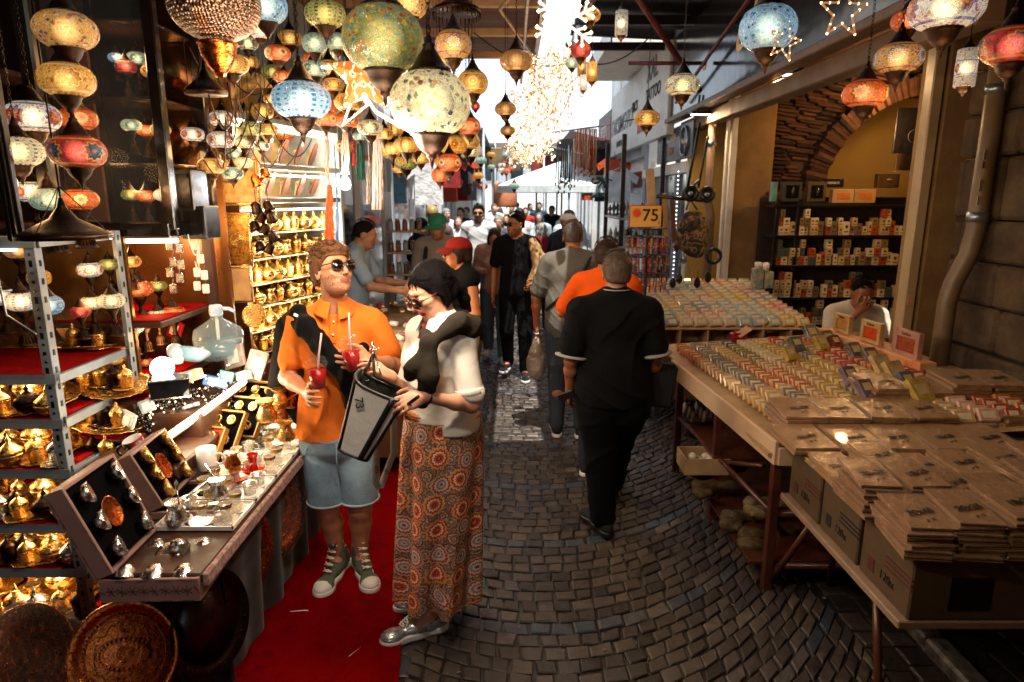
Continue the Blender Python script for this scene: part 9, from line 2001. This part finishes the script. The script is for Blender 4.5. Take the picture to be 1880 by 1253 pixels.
for i in range(26):
 px=random.uniform(860,950) if i%2 else random.uniform(720,880); py=random.uniform(275,345); Y=random.uniform(11,19); p=at(px,py,Y); c=['amber','red','white','teal','orange'][i%5]; w_=.1
 mosaic_lamp(p,w_,'flat',['amber','red','white','teal','orange'][i%5],'flecks',f'small {c} mosaic lamp hanging far down the left side of the street',f'{c} lamps far down the street',lit=False)
o=root('orange_canister','orange and white box hoisted above the far crowd','box',tuple(at(928,358,17))); MB().lathe([(.28,-.3),(.3,-.25),(.3,.25),(.28,.3)],16).build('drum',mat('pale orange','#c9805a',.6),o); MB().tube([(-.3,0,0),(-.3,0,-1.8)],.03,5).build('leg',GREY_P,o)
for i,(px,py,Y,w_,h_,c,lb) in enumerate([(1003,312,20,.9,.8,'#8a2a22','red and dark clothes rack far down the street'),(930,300,22,.9,.5,'#4a4a40','dark painted stall top under the far eaves'),(905,290,18,.5,.5,'#6a5a3a','brown goods panel on the far left stall'),(985,335,16,.5,.25,'#b0b4b4','pale stall cover beside the umbrella')]):
 simple('far_stall',lb,'stall',px,py,Y,[('body',MB().rbox((0,0,0),(w_,.4,h_),.02),mat('far '+c,c,.7,vs=3,var=.5)),('leg',MB().box((0,0,-h_/2-.6),(.05,.05,1.2)),GREY_P)])
vt=root('trinket_stall','vendor stall heaped with bagged trinkets behind the couple','stall',(-1.1,5.2,0))
MB().rbox((-1.12,4.9,.86),(.72,1.15,.03),.004).build('table_top',W_pale,vt,world=True); MB().box((-.77,4.9,.5),(.02,1.1,.7)).box((-1.12,4.35,.5),(.7,.02,.7)).build('brown_cloth',mat('brown kraft cloth','#7a4f30',.8,vs=3),vt,world=True)
MB().rbox((-1.0,5.75,.80),(.8,.5,.34),.02).build('carton',KRAFT,vt,world=True)
random.seed(31)
for i in range(70):
 t=i%4; x=random.uniform(-1.42,-.8); y=random.uniform(4.42,5.9); z=.885 if y<5.45 else .98; c=['brass','silver','white','red'][t]
 o=root('bagged_trinket',f'{c} trinket in the heap on the vendor stall behind the couple','trinket',(x,y,z+random.uniform(0,.05)),i,f'{c} trinkets heaped on the vendor stall'); o.rotation_euler=(random.uniform(-.6,.6),random.uniform(-.6,.6),i)
 MB().rbox((0,0,0),(random.uniform(.05,.1),.045,.03),.012).build('body',[BRASS_P,SILVER,WHITE_PL,mat('red trinket','#a0141c',.3)][t],o)
 if t>1: MB().grid(lambda u,v:((u-.5)*.12,(v-.5)*.09,.02+.012*math.sin(u*9)*math.sin(v*7+i)),6,5).build('clear_bag',CLEAR,o)
for i in range(12):
 o=root('water_pack','shrink wrapped pack of blue water bottles stacked left of the green capped man','water bottles',(-1.15+.28*(i%3),7.75+.02*(i//3),.16+.3*(i//3)),0,'stacked packs of water bottles'); m=MB()
 for a in range(4):
  for b in range(2): m.lathe([(.03,-.12),(.033,-.1),(.033,.07),(.012,.11),(.012,.13)],8,c=(-.1+.066*a,-.035+.066*b,0))
 m.build('bottles',mat('pale blue bottle plastic','#8fa9bd',.15,vs=9,var=.3),o); MB().rbox((0,0,0),(.28,.15,.26),.03).build('shrink_wrap',CLEAR,o)
dsp=root('jar_display','narrow grey shelf of jars by the vendor','shelf unit',(-1.3,7.0,0)); MB().rbox((-1.32,7.0,1.0),(.04,.4,2.0),.004).build('upright',GREY_P,dsp,world=True)
for z in (1.15,1.38,1.6): MB().rbox((-1.12,7.0,z),(.38,.3,.02),.003).build('shelf_board',W_pale,dsp,world=True)
for i in range(15):
 o=root('spice_jar','small glass jar with a coloured filling on the narrow grey shelf','jar',(-1.27+.075*(i%5),6.93,[1.16,1.39,1.61][i//5]),0,'jars on the narrow grey shelf'); MB().lathe([(.025,0),(.028,.01),(.028,.09),(.02,.1)],10).build('jar_body',mat(['rust spice','grey spice','brown spice'][i%3],['#8a4a2a','#8f9a9c','#6a4a34'][i%3],.2),o); MB().lathe([(.022,.1),(.022,.12),(0,.122)],10).build('lid',STEEL,o)
w=bpy.data.worlds.new("World"); sc.world=w; w.use_nodes=True; nt=w.node_tree
bg=nt.nodes['Background']; sky=nt.nodes.new('ShaderNodeTexSky'); sky.sky_type='NISHITA'; sky.sun_disc=False
SUN_EL,SUN_AZ=R(70),R(160)
sky.sun_elevation=SUN_EL; sky.sun_rotation=SUN_AZ; sky.air_density=1.0; sky.dust_density=2.0
mx=nt.nodes.new('ShaderNodeMix'); mx.data_type='RGBA'; mx.inputs[0].default_value=.55; nt.links.new(sky.outputs[0],mx.inputs[6]); mx.inputs[7].default_value=(5.2,5.6,6.0,1); nt.links.new(mx.outputs[2],bg.inputs[0]); bg.inputs[1].default_value=.15
s=bpy.data.lights.new('sun','SUN'); s.energy=5; s.angle=R(.5); s.color=(1,.95,.86); so=bpy.data.objects.new('sun',s); col.objects.link(so)
d=Vector((math.sin(SUN_AZ)*math.cos(SUN_EL),math.cos(SUN_AZ)*math.cos(SUN_EL),math.sin(SUN_EL)))
so.rotation_euler=(-d).to_track_quat('-Z','Y').to_euler()
def lamp(p,e,c=(1,.62,.28),r=.05,name='lamp_bulb_light'):
 l=bpy.data.lights.new(name,'POINT'); l.energy=e; l.color=c; l.shadow_soft_size=r; o=bpy.data.objects.new(name,l); o.location=p; col.objects.link(o)
def area(p,to,e,sx,sy,c=(1,.7,.4),name='shop_light'):
 l=bpy.data.lights.new(name,'AREA'); l.shape='RECTANGLE'; l.size=sx; l.size_y=sy; l.energy=e; l.color=c; o=bpy.data.objects.new(name,l); o.location=p
 o.rotation_euler=(Vector(to)-Vector(p)).to_track_quat('-Z','Y').to_euler(); col.objects.link(o)
WARM=(1,.55,.22); COOL=(1,.86,.7)
for p,e in LAMP_LIGHTS: lamp(p,e,WARM)
for p,e,c in EXTRA_LIGHTS: lamp(p,e,c,.06)
for i,(px,py,Y) in enumerate([(1453,139,5.6),(1293,213,7.4)]):
 p=at(px,py,Y); area(p,(p.x+[-.2,.2][i],p.y-1.2,0),[19,10][i],.26,.12,(1,.62,.3))
for a_ in AREAS: area(*a_)
vs=sc.view_settings; vs.view_transform='Standard'; vs.look='None'; vs.exposure=1.12; vs.gamma=1
sc.cycles.use_denoising=True; sc.cycles.max_bounces=7; sc.cycles.diffuse_bounces=3; sc.cycles.glossy_bounces=3; sc.cycles.transparent_max_bounces=16; sc.cycles.transmission_bounces=4
sc.cycles.sample_clamp_indirect=4; sc.cycles.caustics_reflective=False; sc.cycles.caustics_refractive=False
sc.cycles.use_adaptive_sampling=True; sc.cycles.adaptive_threshold=.02
sc.render.film_transparent=False
